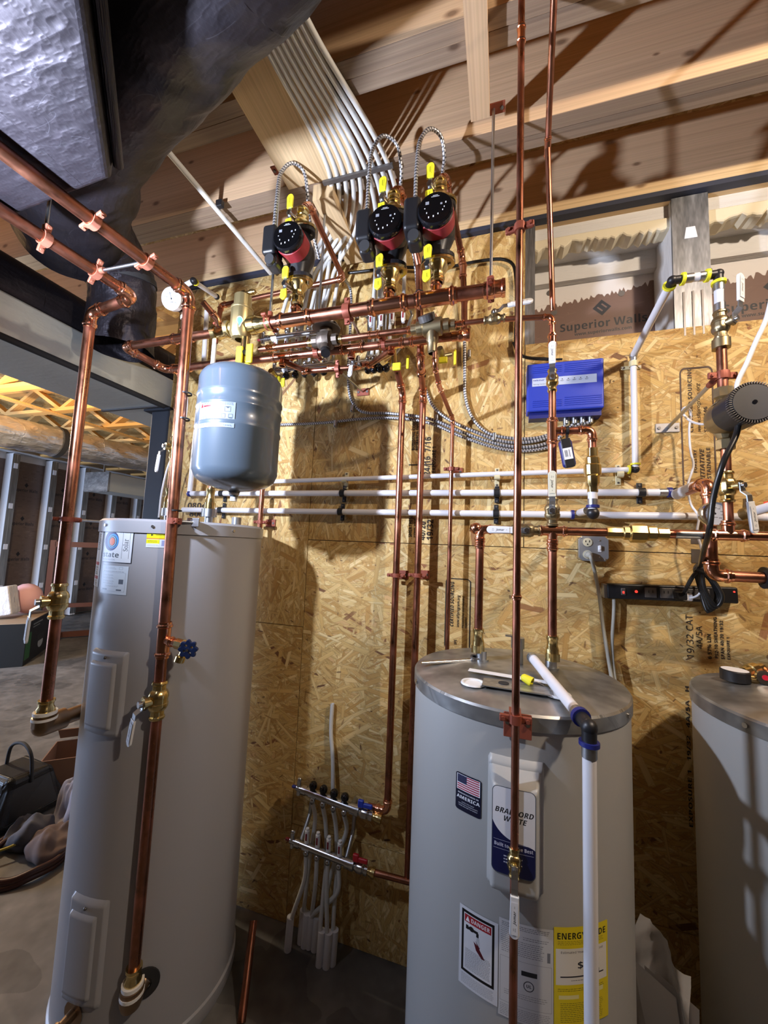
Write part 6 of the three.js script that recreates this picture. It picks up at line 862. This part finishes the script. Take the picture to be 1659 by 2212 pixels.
// ------------------------------------------------------------------ electrical
{
  const z = 0.072, a = P(1139, 786, z), b = P(1305, 771, z), c = P(1139, 889, z), x0 = a.x, x1 = b.x, y1 = (a.y + b.y) / 2, y0 = c.y, w = x1 - x0, h = y1 - y0, cx = (x0 + x1) / 2, cy = (y0 + y1) / 2;
  const t = thing('control_box', 'bright blue boiler control box with white label strip on the wall', 'control box');
  part(t, 'housing', new RoundedBoxGeometry(w, h, 0.06, 3, 0.006).translate(cx, cy, 0.038), M.blue);
  part(t, 'wiring_base', box(x0 + 0.01, x1 - 0.006, y0 - 0.022, y0 + 0.01, 0.0, 0.05), M.blueDeep);
  const ribs = (xa, xb, ya, n, s) => { for (let i = 0; i < n; i++) part(t, 'rib', rbox(xb - xa, 0.0035, 0.003, V((xa + xb) / 2, ya + i * s, 0.0685), 0.0012), M.blue); };
  ribs(cx + 0.0, x1 - 0.01, y1 - 0.042, 5, 0.0075); ribs(cx + 0.0, x1 - 0.008, y0 + 0.018, 5, 0.0075); ribs(x0 + 0.02, cx - 0.01, y1 - 0.038, 4, 0.0075); ribs(x0 + 0.02, cx - 0.01, y0 + 0.018, 4, 0.0075);
  const lt = canvasTex(512, 96, (g) => { g.fillStyle = '#b9c4d8'; g.fillRect(0, 0, 512, 96); g.fillStyle = '#2b2f86'; g.font = 'bold 26px sans-serif'; g.fillText('tekmar', 10, 34); g.fillStyle = '#2a2e38'; g.font = '16px sans-serif'; g.fillText('Wiring Center', 10, 78); for (const x of [150, 240, 288, 336, 384, 432]) { g.fillRect(x, 26, 9, 9); g.fillRect(x - 10, 44, 28, 3); g.fillRect(x - 10, 52, 22, 3); } });
  part(t, 'label_strip', new THREE.PlaneGeometry(w * 0.84, h * 0.17).translate(cx - 0.003, y0 + h * 0.60, 0.0692), mat({ map: lt, roughness: 0.45 }), 'pale label strip with status lights');
  for (const px of [1222, 1241, 1258, 1276]) part(t, 'conduit_connector', cyl(V(P(px, 905, 0.03).x, y0 - 0.042, 0.028), V(P(px, 905, 0.03).x, y0 - 0.018, 0.028), 0.0095, 12), M.zinc);
  const yb = y0 - 0.04, ex = (px) => V(P(px, 905, 0.03).x, yb, 0.028), q = (l) => l.map((p) => P(p[0], p[1], p[2] ?? 0.012));
  flexible('armored_cable', 'steel armored cable from behind the expansion tank along the wall to the control box', 'cable', [...q([[595, 918], [700, 913], [780, 905], [850, 903], [925, 913], [1005, 946], [1085, 970], [1150, 973], [1200, 958]]), ex(1222)], 0.0068, M.cable);
  flexible('armored_cable', 'steel armored cable hanging from the pump whip and curving to the control box', 'cable', [...q([[742, 600, 0.14], [757, 625, 0.05], [757, 700, 0.03], [753, 800, 0.02], [757, 858], [780, 888], [840, 893], [925, 904, 0.02], [1005, 936], [1088, 962], [1155, 964], [1210, 944]]), ex(1241)], 0.0068, M.cable);
  flexible('armored_cable', 'steel armored cable dropping beside the copper wall pipe to the control box', 'cable', [...q([[903, 640, 0.14], [908, 760, 0.03], [918, 835], [938, 880], [972, 908], [1010, 926, 0.02], [1085, 953], [1150, 954], [1222, 930]]), ex(1258)], 0.0068, M.cable);
  flexible('armored_cable', 'steel armored cable dropping past the capped header end to the control box', 'cable', [...q([[998, 590, 0.05], [1003, 680, 0.03], [1004, 800, 0.02], [1006, 860], [1022, 905], [1052, 934], [1090, 945, 0.016], [1160, 946, 0.016], [1232, 922]]), ex(1276)], 0.0068, M.cable);
  for (const [px, py, n] of [[727, 917, 'cable behind the expansion tank shadow'], [763, 884, 'curved cable'], [944, 906, 'cable bundle beside the copper wall pipe'], [1068, 945, 'cable bundle under the control box'], [1014, 767, 'upright cable beside the header end']]) { const p = P(px, py, 0.004), s = thing('cable_strap', `small steel strap screwed over the ${n}`, 'cable strap'); part(s, 'strap', rbox(0.014, 0.034, 0.02, p.clone().setZ(0.012), 0.004), M.zinc); part(s, 'screw', ball(p.clone().add(V(0, -0.014, 0.02)), 0.0035), M.lead); }
  flexible('black_cable', 'thick black cable arching along the top of the strand board wall', 'cable', q([[752, 590, 0.03], [860, 578, 0.02], [960, 578, 0.02], [1030, 565, 0.02], [1085, 560, 0.02], [1107, 570, 0.02], [1114, 600, 0.02], [1115, 680, 0.02], [1116, 752, 0.02], [1130, 770, 0.02], [1185, 776, 0.03]]), 0.0065, M.blackCord);
  flexible('black_cable', 'thin black cable dipping into the top of the blue control box', 'cable', q([[1108, 740, 0.02], [1122, 766, 0.03], [1160, 776, 0.04], [1215, 776, 0.045]]), 0.004, M.blackCord);
}
{
  const t = thing('outlet_box', 'grey steel outlet box with ivory receptacle and toggle switch', 'outlet'), a = P(1250, 1158, 0.045), b = P(1314, 1213, 0.045), cx = (a.x + b.x) / 2, cy = (a.y + b.y) / 2, w = b.x - a.x, h = a.y - b.y;
  part(t, 'box', new RoundedBoxGeometry(w * 0.94, h * 0.94, 0.046, 1, 0.004).translate(cx, cy, 0.023), M.zinc);
  const s = new THREE.Shape(), k = 0.012; s.moveTo(-w / 2 + k, -h / 2); s.lineTo(w / 2 - k, -h / 2); s.lineTo(w / 2, -h / 2 + k); s.lineTo(w / 2, h / 2 - k); s.lineTo(w / 2 - k, h / 2); s.lineTo(-w / 2 + k, h / 2); s.lineTo(-w / 2, h / 2 - k); s.lineTo(-w / 2, -h / 2 + k); s.closePath();
  const cp = part(t, 'cover_plate', new THREE.ExtrudeGeometry(s, { depth: 0.003, bevelEnabled: true, bevelSize: 0.001, bevelThickness: 0.001, bevelSegments: 1 }).translate(cx, cy, 0.046), mat({ color: lin(0.36, 0.37, 0.38), roughness: 0.45, metalness: 0.6 }));
  for (const dy of [0.022, -0.022]) { const o = part(t, 'receptacle', lathe([[0.0155, 0], [0.0155, 0.004], [0, 0.0045]], V(cx - w * 0.21, cy + dy, 0.049), ZP, 22), mat({ color: lin(0.62, 0.57, 0.40), roughness: 0.45 })); if (dy > 0) { for (const dx of [-0.006, 0.006]) part(o, 'slot', box(cx - w * 0.21 + dx - 0.0012, cx - w * 0.21 + dx + 0.0012, cy + dy, cy + dy + 0.007, 0.0532, 0.0542), M.black); part(o, 'slot', cyl(V(cx - w * 0.21, cy + dy - 0.007, 0.0532), V(cx - w * 0.21, cy + dy - 0.007, 0.0542), 0.0024, 8), M.black); } }
  part(t, 'toggle', mg(box(cx + w * 0.2 - 0.005, cx + w * 0.2 + 0.005, cy - 0.011, cy + 0.011, 0.05, 0.053), rbox(0.007, 0.016, 0.01, V(cx + w * 0.2, cy + 0.004, 0.056), 0.002)), M.grip);
  for (const [dx, dy] of [[-0.4, 0.44], [0.38, -0.42], [0.2, 0.34], [0.2, -0.34]]) part(t, 'screw', ball(V(cx + dx * w, cy + dy * h, 0.0505), 0.0034), M.steel);
  const pg = V(cx - w * 0.21, cy - 0.022, 0.054), c = thing('grey_power_cord', 'grey power cord plugged into the outlet box and trailing behind the heater', 'cord'); part(c, 'plug', mg(cyl(pg, pg.clone().add(V(0, 0, 0.022)), 0.0125, 14), ball(pg.clone().add(V(0, -0.002, 0.024)), 0.011)), M.cord);
  part(c, 'cord', sweep([pg.clone().add(V(0, 0, 0.026)), pg.clone().add(V(0.004, -0.012, 0.032)), P(1284, 1232, 0.04), P(1295, 1290, 0.035), P(1302, 1350, 0.04), P(1312, 1410, 0.045), P(1322, 1470, 0.05)], 0.0062, 10, 8), M.cord);
}
{
  const z = 0.045, A = P(1312, 1277, z), B = P(1596, 1287, z), d = dirTo(A, B), len = A.distanceTo(B), cx = (A.x + B.x) / 2, cy = (A.y + B.y) / 2, t = thing('power_strip', 'long black metal power strip with red lights screwed to the wall', 'power strip');
  const X = d.clone(), Y = V(-d.y, d.x, 0), o = V(cx, cy, 0), at = (u, v, w2) => o.clone().addScaledVector(X, u * len).addScaledVector(Y, v).add(V(0, 0, w2));
  part(t, 'housing', frame(new RoundedBoxGeometry(len, 0.052, 0.044, 2, 0.005).translate(0, 0, 0.022), o, X, Y, ZP), M.black);
  part(t, 'end_plate', frame(new RoundedBoxGeometry(0.012, 0.05, 0.04, 1, 0.003).translate(-len / 2 - 0.004, 0, 0.02), o, X, Y, ZP), M.zinc);
  for (const u of [-0.25, -0.11, 0.0, 0.11, 0.22]) { const s = part(t, 'socket', frame(new RoundedBoxGeometry(0.036, 0.034, 0.004, 1, 0.0015), at(u * 0.85 + 0.06, 0, 0.0455), X, Y, ZP), M.lead); part(s, 'slots', mg(...[-0.006, 0.006].map((q) => frame(new THREE.BoxGeometry(0.0022, 0.009, 0.001), at(u * 0.85 + 0.06, 0.004, 0.0478).addScaledVector(X, q), X, Y, ZP))), M.black); }
  const sw = part(t, 'rocker_switch', frame(new RoundedBoxGeometry(0.014, 0.024, 0.006, 1, 0.002), at(-0.37, 0, 0.045), X, Y, ZP), M.lead); part(sw, 'switch_glow', frame(new RoundedBoxGeometry(0.007, 0.009, 0.004, 1, 0.0015), at(-0.37, -0.002, 0.047), X, Y, ZP), M.redGlow); part(t, 'surge_light', ball(at(-0.265, 0.002, 0.045), 0.0048), M.redGlow); part(t, 'end_light', ball(at(0.47, 0.012, 0.045), 0.003), M.redGlow);
  flexible('grey_power_cord', 'grey supply cord leaving the underside of the power strip', 'cord', [at(-0.44, -0.024, 0.03), at(-0.445, -0.07, 0.03), P(1322, 1390, 0.03), P(1325, 1440, 0.04), P(1330, 1480, 0.045)], 0.0058, M.cord);
  // black pump cord with its tied coil
  const cd = thing('black_pump_cord', 'black pump cord with a tied coil hanging in front of the power strip', 'cord'), k = P(1512, 1228, 0.12);
  part(cd, 'lead', sweep([P(1597, 905, 0.44), P(1590, 940, 0.45), P(1562, 1000, 0.46), P(1540, 1080, 0.44), P(1533, 1140, 0.43), P(1520, 1190, 0.3), P(1513, 1222, 0.14)], 0.0068, 12, 8), M.blackCord);
  for (let i = 0; i < 4; i++) { const s = (i - 1.5) * 0.007, e = P(1530 + i * 6, 1322 - i * 4, 0.10 + i * 0.008); part(cd, 'coil_loop', sweep([k.clone().add(V(s, 0, 0)), P(1512 + i * 3, 1270, 0.085 + i * 0.012), e, P(1548 + i * 4, 1290, 0.1 + i * 0.01), P(1532 + i * 2, 1250, 0.12)], 0.0062, 10, 8, true), M.blackCord); }
  part(cd, 'plug_lead', sweep([k.clone(), P(1497, 1245, 0.12), P(1482, 1272, 0.1), P(1476, 1288, 0.055)], 0.006, 10, 8), M.blackCord); part(cd, 'plug', rbox(0.03, 0.026, 0.03, P(1470, 1287, 0.07), 0.005), M.black); part(cd, 'tie', cyl(k.clone().add(V(-0.012, 0.004, 0)), k.clone().add(V(0.012, -0.006, 0)), 0.014, 10), M.black);
  flexible('white_sensor_wire', 'white wire looping from the circulator round the steel rod and down to the strip', 'wire', [P(1542, 912, 0.34), P(1512, 916, 0.2), P(1486, 905, 0.1), P(1474, 890, 0.08), P(1480, 880, 0.12), P(1492, 890, 0.08), P(1489, 930, 0.06), P(1492, 975, 0.06), P(1498, 1005, 0.06), P(1486, 1050, 0.06), P(1493, 1090, 0.06), P(1509, 1115, 0.08), P(1506, 1150, 0.08), P(1515, 1185, 0.08), P(1519, 1240, 0.075), P(1510, 1284, 0.085), P(1490, 1292, 0.08), P(1478, 1288, 0.06)], 0.0036, M.white, null, 8);
  flexible('white_cable', 'plain white cable hanging from overhead past the ribbed black knob', 'cable', [P(1668, 640, 0.40), P(1655, 690, 0.39), P(1632, 740, 0.385), P(1613, 785, 0.38), P(1595, 822, 0.375), P(1588, 850, 0.37)], 0.006, M.white, null, 10);
  single('white_plug', 'white plug pushed into the middle of the power strip', 'plug', rbox(0.026, 0.024, 0.03, P(1484, 1290, 0.066), 0.006), M.white);
}
// wires by the tall heater
for (const [pts, lab] of [[[[352, 1115], [362, 1060], [378, 1010], [372, 960], [392, 900], [396, 850], [400, 790]], 'thin white wire hanging behind the brass valve of the tall heater'], [[[343, 1118], [350, 1060], [366, 1000], [388, 960], [404, 880], [402, 820]], 'second thin white wire looping behind the tall heater']]) flexible('white_wire', lab, 'wire', pts.map(([a, b]) => P(a, b, 0.16)), 0.0042, M.white, null, 8);
// white tubes in the corner behind the gauge
{
  const t = thing('white_corner_tube', 'white tube with black elbows in the dark corner behind the pressure gauge', 'pipe'), a = P(378, 628, 0.26), b = P(418, 607, 0.26), c = P(468, 641, 0.06);
  part(t, 'tube', cyl(a, b, 0.0115, 14), M.pex); part(t, 'tube', cyl(b, c, 0.0105, 14), M.pex); part(t, 'black_elbow', ball(b, 0.016), M.black); part(t, 'black_elbow', ball(c, 0.015), M.black); part(t, 'yellow_collar', cyl(b.clone().lerp(c, 0.06), b.clone().lerp(c, 0.09), 0.0155, 14), M.yellow);
  single('white_corner_tube', 'upright white tube on the wall between thick copper pipe and air separator', 'pipe', cyl(P(447, 672, 0.05), P(440, 790, 0.05), 0.012, 14), M.pex);
  single('white_corner_tube', 'short white tube hanging below the clamp beside the air separator', 'pipe', cyl(V(P(465, 726, 0.465).x, 2.352, 0.465), V(P(465, 726, 0.465).x, 2.22, 0.465), 0.0085, 14), M.pex);
}
// things lying on the lids
{
  const w = thing('combination_wrench', 'chrome wrench lying on the lid of the squat heater beside the brass port', 'wrench'), a = V(-0.215, 1.2635, 0.455), b = V(-0.075, 1.268, 0.375), d = dirTo(a, b);
  part(w, 'shank', mg(cyl(a, b, 0.0045, 10), cyl(a.clone().add(V(0.004, 0, -0.012)), b.clone().add(V(0, 0, -0.012)), 0.004, 10)), M.steel); part(w, 'jaw', mg(lathe([[0.007, -0.004], [0.014, -0.004], [0.014, 0.004], [0.007, 0.004]], b.clone().add(V(0.006, 0.006, -0.006)), V(0.1, 1, 0.2), 16), ball(b, 0.009)), M.lead);
  const p = atY(1138, 1478, 1.268), y = thing('wire_nut', 'small yellow wire connector with bent wire on the heater lid', 'connector'); part(y, 'cap', lathe([[0.011, -0.014], [0.012, -0.012], [0.009, 0.01], [0.005, 0.014], [0, 0.015]], p.clone().add(V(0, 0.012, 0)), V(-0.8, 0.25, -0.4), 12), M.yellow); part(y, 'wire', sweep([p.clone().add(V(0.01, 0.008, 0.006)), p.clone().add(V(0.02, 0.012, 0.014)), p.clone().add(V(0.038, 0.006, 0.012))], 0.0012, 6, 6), M.lead);
  const q = atY(1588, 1466, 1.27), g = thing('loose_gauge', 'loose black rimmed gauge lying on the lid of the second grey heater', 'gauge'); part(g, 'case', lathe([[0, 0.0], [0.033, 0.0], [0.033, 0.026], [0.031, 0.028], [0, 0.027]], V(q.x, 1.266, q.z), YP, 32), M.black); part(g, 'dial', new THREE.CircleGeometry(0.03, 28).rotateX(-Math.PI / 2).translate(q.x, 1.2948, q.z), M.grip); part(g, 'stem', cyl(V(q.x + 0.033, 1.278, q.z), V(q.x + 0.05, 1.278, q.z + 0.005), 0.007, 8), M.brass);
  const f = atY(1636, 1468, 1.27), v = thing('loose_valve_fitting', 'loose brass and copper fitting with red centred cap on the second heater lid', 'fitting'); part(v, 'brass_body', mg(lathe([[0.01, -0.03], [0.016, -0.03], [0.016, -0.01], [0.02, -0.008], [0.02, 0.012], [0.013, 0.014], [0.013, 0.035], [0.01, 0.035]], V(f.x, 1.288, f.z - 0.02), V(0.8, 0.2, -0.4), 14)), M.brass); part(v, 'steel_cap', lathe([[0.008, -0.01], [0.018, -0.008], [0.018, 0.006], [0, 0.007]], V(f.x, 1.284, f.z + 0.03), V(-0.1, 0.25, 1), 20), M.steel); part(v, 'red_dot', lathe([[0.007, 0.006], [0.007, 0.0085], [0, 0.009]], V(f.x, 1.284, f.z + 0.03), V(-0.1, 0.25, 1), 14), mat({ color: lin(0.5, 0.01, 0.03), roughness: 0.4 })); part(v, 'copper_end', cyl(V(f.x + 0.02, 1.286, f.z), V(f.x + 0.1, 1.29, f.z + 0.02), 0.02, 18), M.copper);
}
// clear bag of papers taped to the squat heater
{
  reseed(81); const g = new THREE.PlaneGeometry(0.16, 0.42, 14, 26), p = g.attributes.position, X = V(0.72, 0, 0.69).normalize(), Y = V(0.02, 1, 0).normalize(), o = V(0.385, 0.49, 0.42);
  for (let i = 0; i < p.count; i++) { const u = p.getX(i) / 0.16 + 0.5, v = p.getY(i) / 0.42 + 0.5; p.setXYZ(i, p.getX(i) * (0.5 + 0.5 * Math.sin(v * 2.6 + 0.2)), p.getY(i) - u * 0.05, 0.03 * Math.sin(u * 6 + v * 3) * u + 0.05 * (fbm(u * 4 + 3, v * 6 + 5, 32, 3) - 0.5)); }
  g.computeVertexNormals(); const t = thing('manual_bag', 'clear crumpled plastic bag holding papers on the side of the squat heater', 'bag');
  part(t, 'plastic', frame(g, o, X, Y, V(0, 0, 0).crossVectors(X, Y)), new THREE.MeshPhysicalMaterial({ color: lin(0.8, 0.8, 0.82), roughness: 0.14, transmission: 0.55, thickness: 0, side: THREE.DoubleSide }));
  const pg = new THREE.PlaneGeometry(0.09, 0.26, 6, 10), q = pg.attributes.position; for (let i = 0; i < q.count; i++) q.setZ(i, 0.012 * Math.sin(q.getY(i) * 14)); pg.computeVertexNormals(); for (let k = 0; k < 3; k++) part(t, 'booklet_page', frame(pg.clone(), o.clone().add(V(0.012 * k, -0.02, 0.006 * k)), X, V(-0.1 + k * 0.06, 1, 0).normalize(), V(0, 0, 0).crossVectors(X, Y)), mat({ color: lin(0.55, 0.54, 0.55), roughness: 0.6, side: THREE.DoubleSide }));
}
// ------------------------------------------------------------------ floor clutter beside the tall heater
{
  single('copper_offcut', 'loose copper pipe offcut leaning behind the tall heater foot', 'pipe', cyl(V(-0.805, 0.0, 0.345), V(-0.875, 0.17, 0.2), 0.0143, 14), M.copper);
  const b = atY(30, 1792, 0).add(V(-0.06, 0, -0.03)), t = thing('tool_bag', 'black fabric tool bag with loop handle on the concrete floor', 'tool bag');
  const bg = new RoundedBoxGeometry(0.30, 0.24, 0.34, 10, 0.05).translate(b.x - 0.08, 0.12, b.z - 0.04); { const q = bg.attributes.position; for (let i = 0; i < q.count; i++) { const k = 1 - 0.35 * Math.max(0, q.getY(i) - 0.05) / 0.19; q.setX(i, b.x - 0.08 + (q.getX(i) - b.x + 0.08) * (0.6 + 0.4 * k)); q.setZ(i, b.z - 0.04 + (q.getZ(i) - b.z + 0.04) * k); q.setY(i, q.getY(i) * (0.9 + 0.35 * fbm(q.getX(i) * 9 + 40, q.getZ(i) * 9 + 40, 64, 3))); } bg.computeVertexNormals(); part(t, 'body', crumple(bg, 0.07, 14), M.black); }
  part(t, 'handle', sweep([V(b.x - 0.18, 0.22, b.z - 0.04), V(b.x - 0.15, 0.36, b.z - 0.04), V(b.x - 0.06, 0.39, b.z - 0.04), V(b.x + 0.03, 0.35, b.z - 0.03), V(b.x + 0.06, 0.21, b.z - 0.03)], 0.009, 10, 6), M.matBlack);
  for (let i = 0; i < 3; i++) part(t, 'pocket', rbox(0.075, 0.12, 0.03, V(b.x - 0.16 + i * 0.085, 0.075, b.z + 0.125), 0.012), M.black);
  const c = atY(112, 1735, 0).add(V(0.02, 0, -0.06)), cb = thing('cardboard_carton', 'open brown cardboard carton behind the tool bag', 'carton'), ry = 0.7, mk = (g) => g.rotateY(ry).translate(c.x - 0.12, 0, c.z - 0.16);
  for (const [w, h, d, x, y, z] of [[0.34, 0.2, 0.006, 0, 0.1, 0.13], [0.34, 0.2, 0.006, 0, 0.1, -0.13], [0.006, 0.2, 0.26, 0.17, 0.1, 0], [0.006, 0.2, 0.26, -0.17, 0.1, 0]]) part(cb, 'side_panel', mk(new THREE.BoxGeometry(w, h, d).translate(x, y, z)), M.card);
  part(cb, 'base_panel', mk(box(-0.17, 0.17, 0, 0.006, -0.13, 0.13)), M.card); part(cb, 'flap', mk(new THREE.BoxGeometry(0.34, 0.005, 0.1).rotateX(-0.9).translate(0, 0.235, -0.16)), M.card);
  single('red_cup', 'small red cap standing beyond the cardboard carton', 'cap', lathe([[0, 0], [0.045, 0], [0.05, 0.08], [0.04, 0.09], [0, 0.09]], V(c.x - 0.22, 0, c.z - 0.45), YP, 18), M.red);
  const rg = atY(95, 1800, 0); reseed(91);
  const rag = (x, z, w, d, h, m, lab, s) => { const g = new THREE.SphereGeometry(1, 56, 32).scale(w, h, d).translate(x, h * 0.55, z), p = g.attributes.position; for (let i = 0; i < p.count; i++) { const q = fbm(p.getX(i) * 11 + s, p.getZ(i) * 11 + s, 64, 3), q2 = fbm(p.getX(i) * 9 - s, p.getY(i) * 9 + p.getZ(i) * 7 + s + 30, 64, 3), k = 1 + 1.3 * (q2 - 0.5); p.setXYZ(i, x + (p.getX(i) - x) * k, Math.max(0.003, p.getY(i) * (0.1 + 1.7 * q)), z + (p.getZ(i) - z) * k); } g.computeVertexNormals(); single('crumpled_rag', lab, 'rag', g, m); };
  rag(rg.x + 0.10, rg.z - 0.10, 0.14, 0.10, 0.14, M.clothA, 'pale grey crumpled rag heaped against the cardboard carton', 5); rag(rg.x - 0.02, rg.z + 0.06, 0.12, 0.09, 0.07, M.clothB, 'dark crumpled rag on the floor beside the tool bag', 9); rag(rg.x + 0.17, rg.z + 0.06, 0.10, 0.08, 0.07, mat({ color: lin(0.16, 0.12, 0.11), roughness: 0.95 }), 'brown crumpled cloth in front of the pale rag', 13);
  const h = atY(58, 1855, 0), hr = 0.185, ringPts = (rad, y, ox, oz) => Array.from({ length: 14 }, (_, i) => V(h.x + ox + rad * Math.cos(i / 14 * Math.PI * 2), y + 0.006 * Math.sin(i * 2), h.z + oz + rad * Math.sin(i / 14 * Math.PI * 2)));
  const hs = thing('coiled_hose', 'dark maroon hose coiled in a ring on the concrete', 'hose'); for (const [rad, y, ox, oz] of [[hr, 0.014, 0, 0], [hr * 0.94, 0.036, 0.008, -0.006], [hr * 1.03, 0.03, -0.006, -0.012]]) part(hs, 'coil_turn', sweep(ringPts(rad, y, ox, oz), 0.013, 10, 5, true), M.maroonHose);
  single('yellow_extension_cord', 'yellow extension cord trailing past the coiled hose behind the tall heater', 'cord', sweep([atY(-40, 1850, 0.05), atY(20, 1830, 0.055), atY(70, 1806, 0.06), atY(120, 1784, 0.055), atY(150, 1780, 0.02), atY(130, 1810, 0.012), atY(128, 1832, 0.012), atY(150, 1845, 0.012), atY(175, 1815, 0.012)], 0.006, 8, 8), M.yellowCord);
}
// ------------------------------------------------------------------ the far room
{
  const L = structure('wall_left'); part(L, 'core', box(-8.4, -8.32, 0, 3.31, -6.8, 6.7), M.foam);
  reseed(95);
  const foilTex = canvasTex(256, 1024, (g, w, h) => { g.fillStyle = '#6d5a4e'; g.fillRect(0, 0, w, h); for (let i = 0; i < 500; i++) { g.globalAlpha = rr(0.04, 0.22); g.fillStyle = rnd() < 0.5 ? '#a08c80' : '#3c2f28'; g.fillRect(rnd() * w, rnd() * h, rr(3, 40), rr(1, 10)); } g.globalAlpha = 1; for (const y of [210, 420, 640, 860]) { g.save(); g.translate(128, y); g.fillStyle = '#1e1d20'; g.save(); g.translate(0, -28); g.rotate(Math.PI / 4); g.fillRect(-11, -11, 22, 22); g.restore(); g.textAlign = 'center'; g.font = 'bold 27px sans-serif'; g.fillText('Superior Walls', 0, 14); g.restore(); } g.fillStyle = '#cfc9c2'; g.fillRect(0, 0, w, 40); });
  const fm = mat({ map: foilTex, roughness: 0.4, metalness: 0.2 });
  for (let k = 0; k < 12; k++) {
    const z = 0.2 - k * 0.61; part(L, 'insulation_board', box(-8.32, -8.27, 0.02, 2.98, z - 0.56, z - 0.05), fm);
    const s = part(L, 'stud', box(-8.27, -8.08, 0.02, 2.96, z - 0.05, z + 0.05), M.insul); part(s, 'steel_face', box(-8.08, -8.072, 0.05, 2.95, z - 0.052, z + 0.052), M.galv);
    for (const y of [0.6, 1.3, 2.0, 2.7]) part(s, 'nail_plate', box(-8.072, -8.066, y, y + 0.09, z - 0.028, z + 0.028), M.white);
  }
  part(L, 'top_beam', box(-8.32, -8.05, 2.98, 3.0, -6.8, 6.5), M.insul);
  const duct = [V(-4.9, 2.62, 1.6), V(-4.95, 2.60, 0.4), V(-5.0, 2.64, -0.8), V(-5.05, 2.68, -1.6), V(-5.0, 2.74, -3.0), V(-5.0, 2.74, -5.6)], cv = new THREE.CatmullRomCurve3(duct), fg = new THREE.TubeGeometry(cv, 120, 0.17, 32, false); fg.attributes.uv.array.forEach((v, i, A) => { A[i] = i % 2 ? v * 1.5 : v * 8; });
  const fd = thing('silver_flex_duct', 'shiny silver flexible duct strapped under the trusses of the far room', 'duct'); part(fd, 'wrap', crumple(fg, 0.05, 9), M.foilBright); part(fd, 'hanger_strap', lathe([[0.176, -0.03], [0.184, -0.03], [0.184, 0.03], [0.176, 0.03]], V(-5.05, 2.68, -1.55), V(0, 0.05, 1), 32), M.matBlack);
  const sd = thing('sheet_metal_duct', 'plain sheet metal duct beyond the silver flexible duct', 'duct'); part(sd, 'sheet', new RoundedBoxGeometry(0.5, 0.3, 3.4, 2, 0.01).translate(-6.2, 2.45, -4.6), M.sheet); part(sd, 'end_cap', box(-6.46, -5.94, 2.29, 2.61, -2.92, -2.89), M.galv); for (const z of [-3.2, -4.6, -5.9]) part(sd, 'hanger_strap', box(-6.47, -6.455, 2.3, 3.0, z - 0.015, z + 0.015), M.galv);
  // generator carton with foam on top
  const a = atY(48, 1440, 0), b = atY(105, 1396, 0), d = dirTo(a, b), n = V(-d.z, 0, d.x), bw = a.distanceTo(b), H = 0.50, art = canvasTex(256, 192, (g, w, h) => { g.fillStyle = '#10110f'; g.fillRect(0, 0, w, h); g.fillStyle = '#2f6b3a'; g.fillRect(6, 50, 46, 120); g.fillStyle = '#b9bcb8'; g.beginPath(); g.arc(150, 130, 26, 0, 7); g.fill(); g.fillStyle = '#2b2c2a'; g.fillRect(118, 86, 66, 34); g.fillStyle = '#8d918c'; g.fillRect(60, 16, 90, 7); g.fillRect(60, 30, 64, 5); });
  const q = thing('appliance_carton', 'black printed appliance carton with green stripe on the far floor', 'carton'), mid = a.clone().add(b).multiplyScalar(0.5), ca = Math.atan2(-d.z, d.x), lw = 0.9;
  const nn = n.x > 0 ? n.clone().negate() : n; const ctr = mid.clone().addScaledVector(nn, lw / 2);
  part(q, 'carton_body', new THREE.BoxGeometry(bw, H, lw).translate(0, H / 2, 0).rotateY(ca).translate(ctr.x, 0, ctr.z), mat({ map: art, roughness: 0.55 })); part(q, 'top_flap', new THREE.BoxGeometry(bw * 0.98, 0.006, lw * 0.98).translate(0, H + 0.003, 0).rotateY(ca).translate(ctr.x, 0, ctr.z), mat({ color: lin(0.4, 0.3, 0.2), roughness: 0.9 }));
  const f = thing('foam_packing', 'white and pink packing pieces heaped on the black appliance carton', 'packing'); part(f, 'white_block', new RoundedBoxGeometry(0.26, 0.36, 0.2, 2, 0.02).rotateZ(0.2).rotateY(0.6).translate(ctr.x + 0.12, H + 0.225, ctr.z + 0.02), M.insul); part(f, 'pink_sheet', ball(V(ctr.x + 0.02, H + 0.215, ctr.z - 0.3), 0.2, 1.1, 1, 0.8, 18), M.pink);
  const r0 = atY(150, 1378, 0), s = thing('red_wood_frame', 'dark red wooden frame leaning near the far wall', 'frame'); for (const [x, y, w, h] of [[-0.32, 0.75, 0.07, 1.5], [0.32, 0.75, 0.07, 1.5], [0, 0.06, 0.6, 0.08], [0, 1.44, 0.6, 0.08], [0, 0.5, 0.6, 0.06]]) part(s, x ? 'upright' : 'rail', new THREE.BoxGeometry(w, h, 0.05).translate(x, y, 0).rotateY(0.9).translate(r0.x, 0, r0.z), M.mahogany);
  const k = thing('storage_rack', 'dark red steel rack with plain shelves by the far wall', 'shelf'); const kx = r0.x - 0.6, kz = r0.z - 1.3; for (const [x, z] of [[-0.4, 0], [0.4, 0], [-0.4, -0.5], [0.4, -0.5]]) part(k, 'upright', box(kx + x - 0.025, kx + x + 0.025, 0, 1.9, kz + z - 0.025, kz + z + 0.025), M.mahogany); for (const y of [0.5, 1.1, 1.75]) part(k, 'shelf_board', box(kx - 0.45, kx + 0.45, y, y + 0.03, kz - 0.53, kz + 0.03), y > 1.7 ? M.truss : M.lead);
}
scene.traverse((o) => { if (o.isMesh) { o.castShadow = true; o.receiveShadow = true; } });
renderer.render(scene, camera);
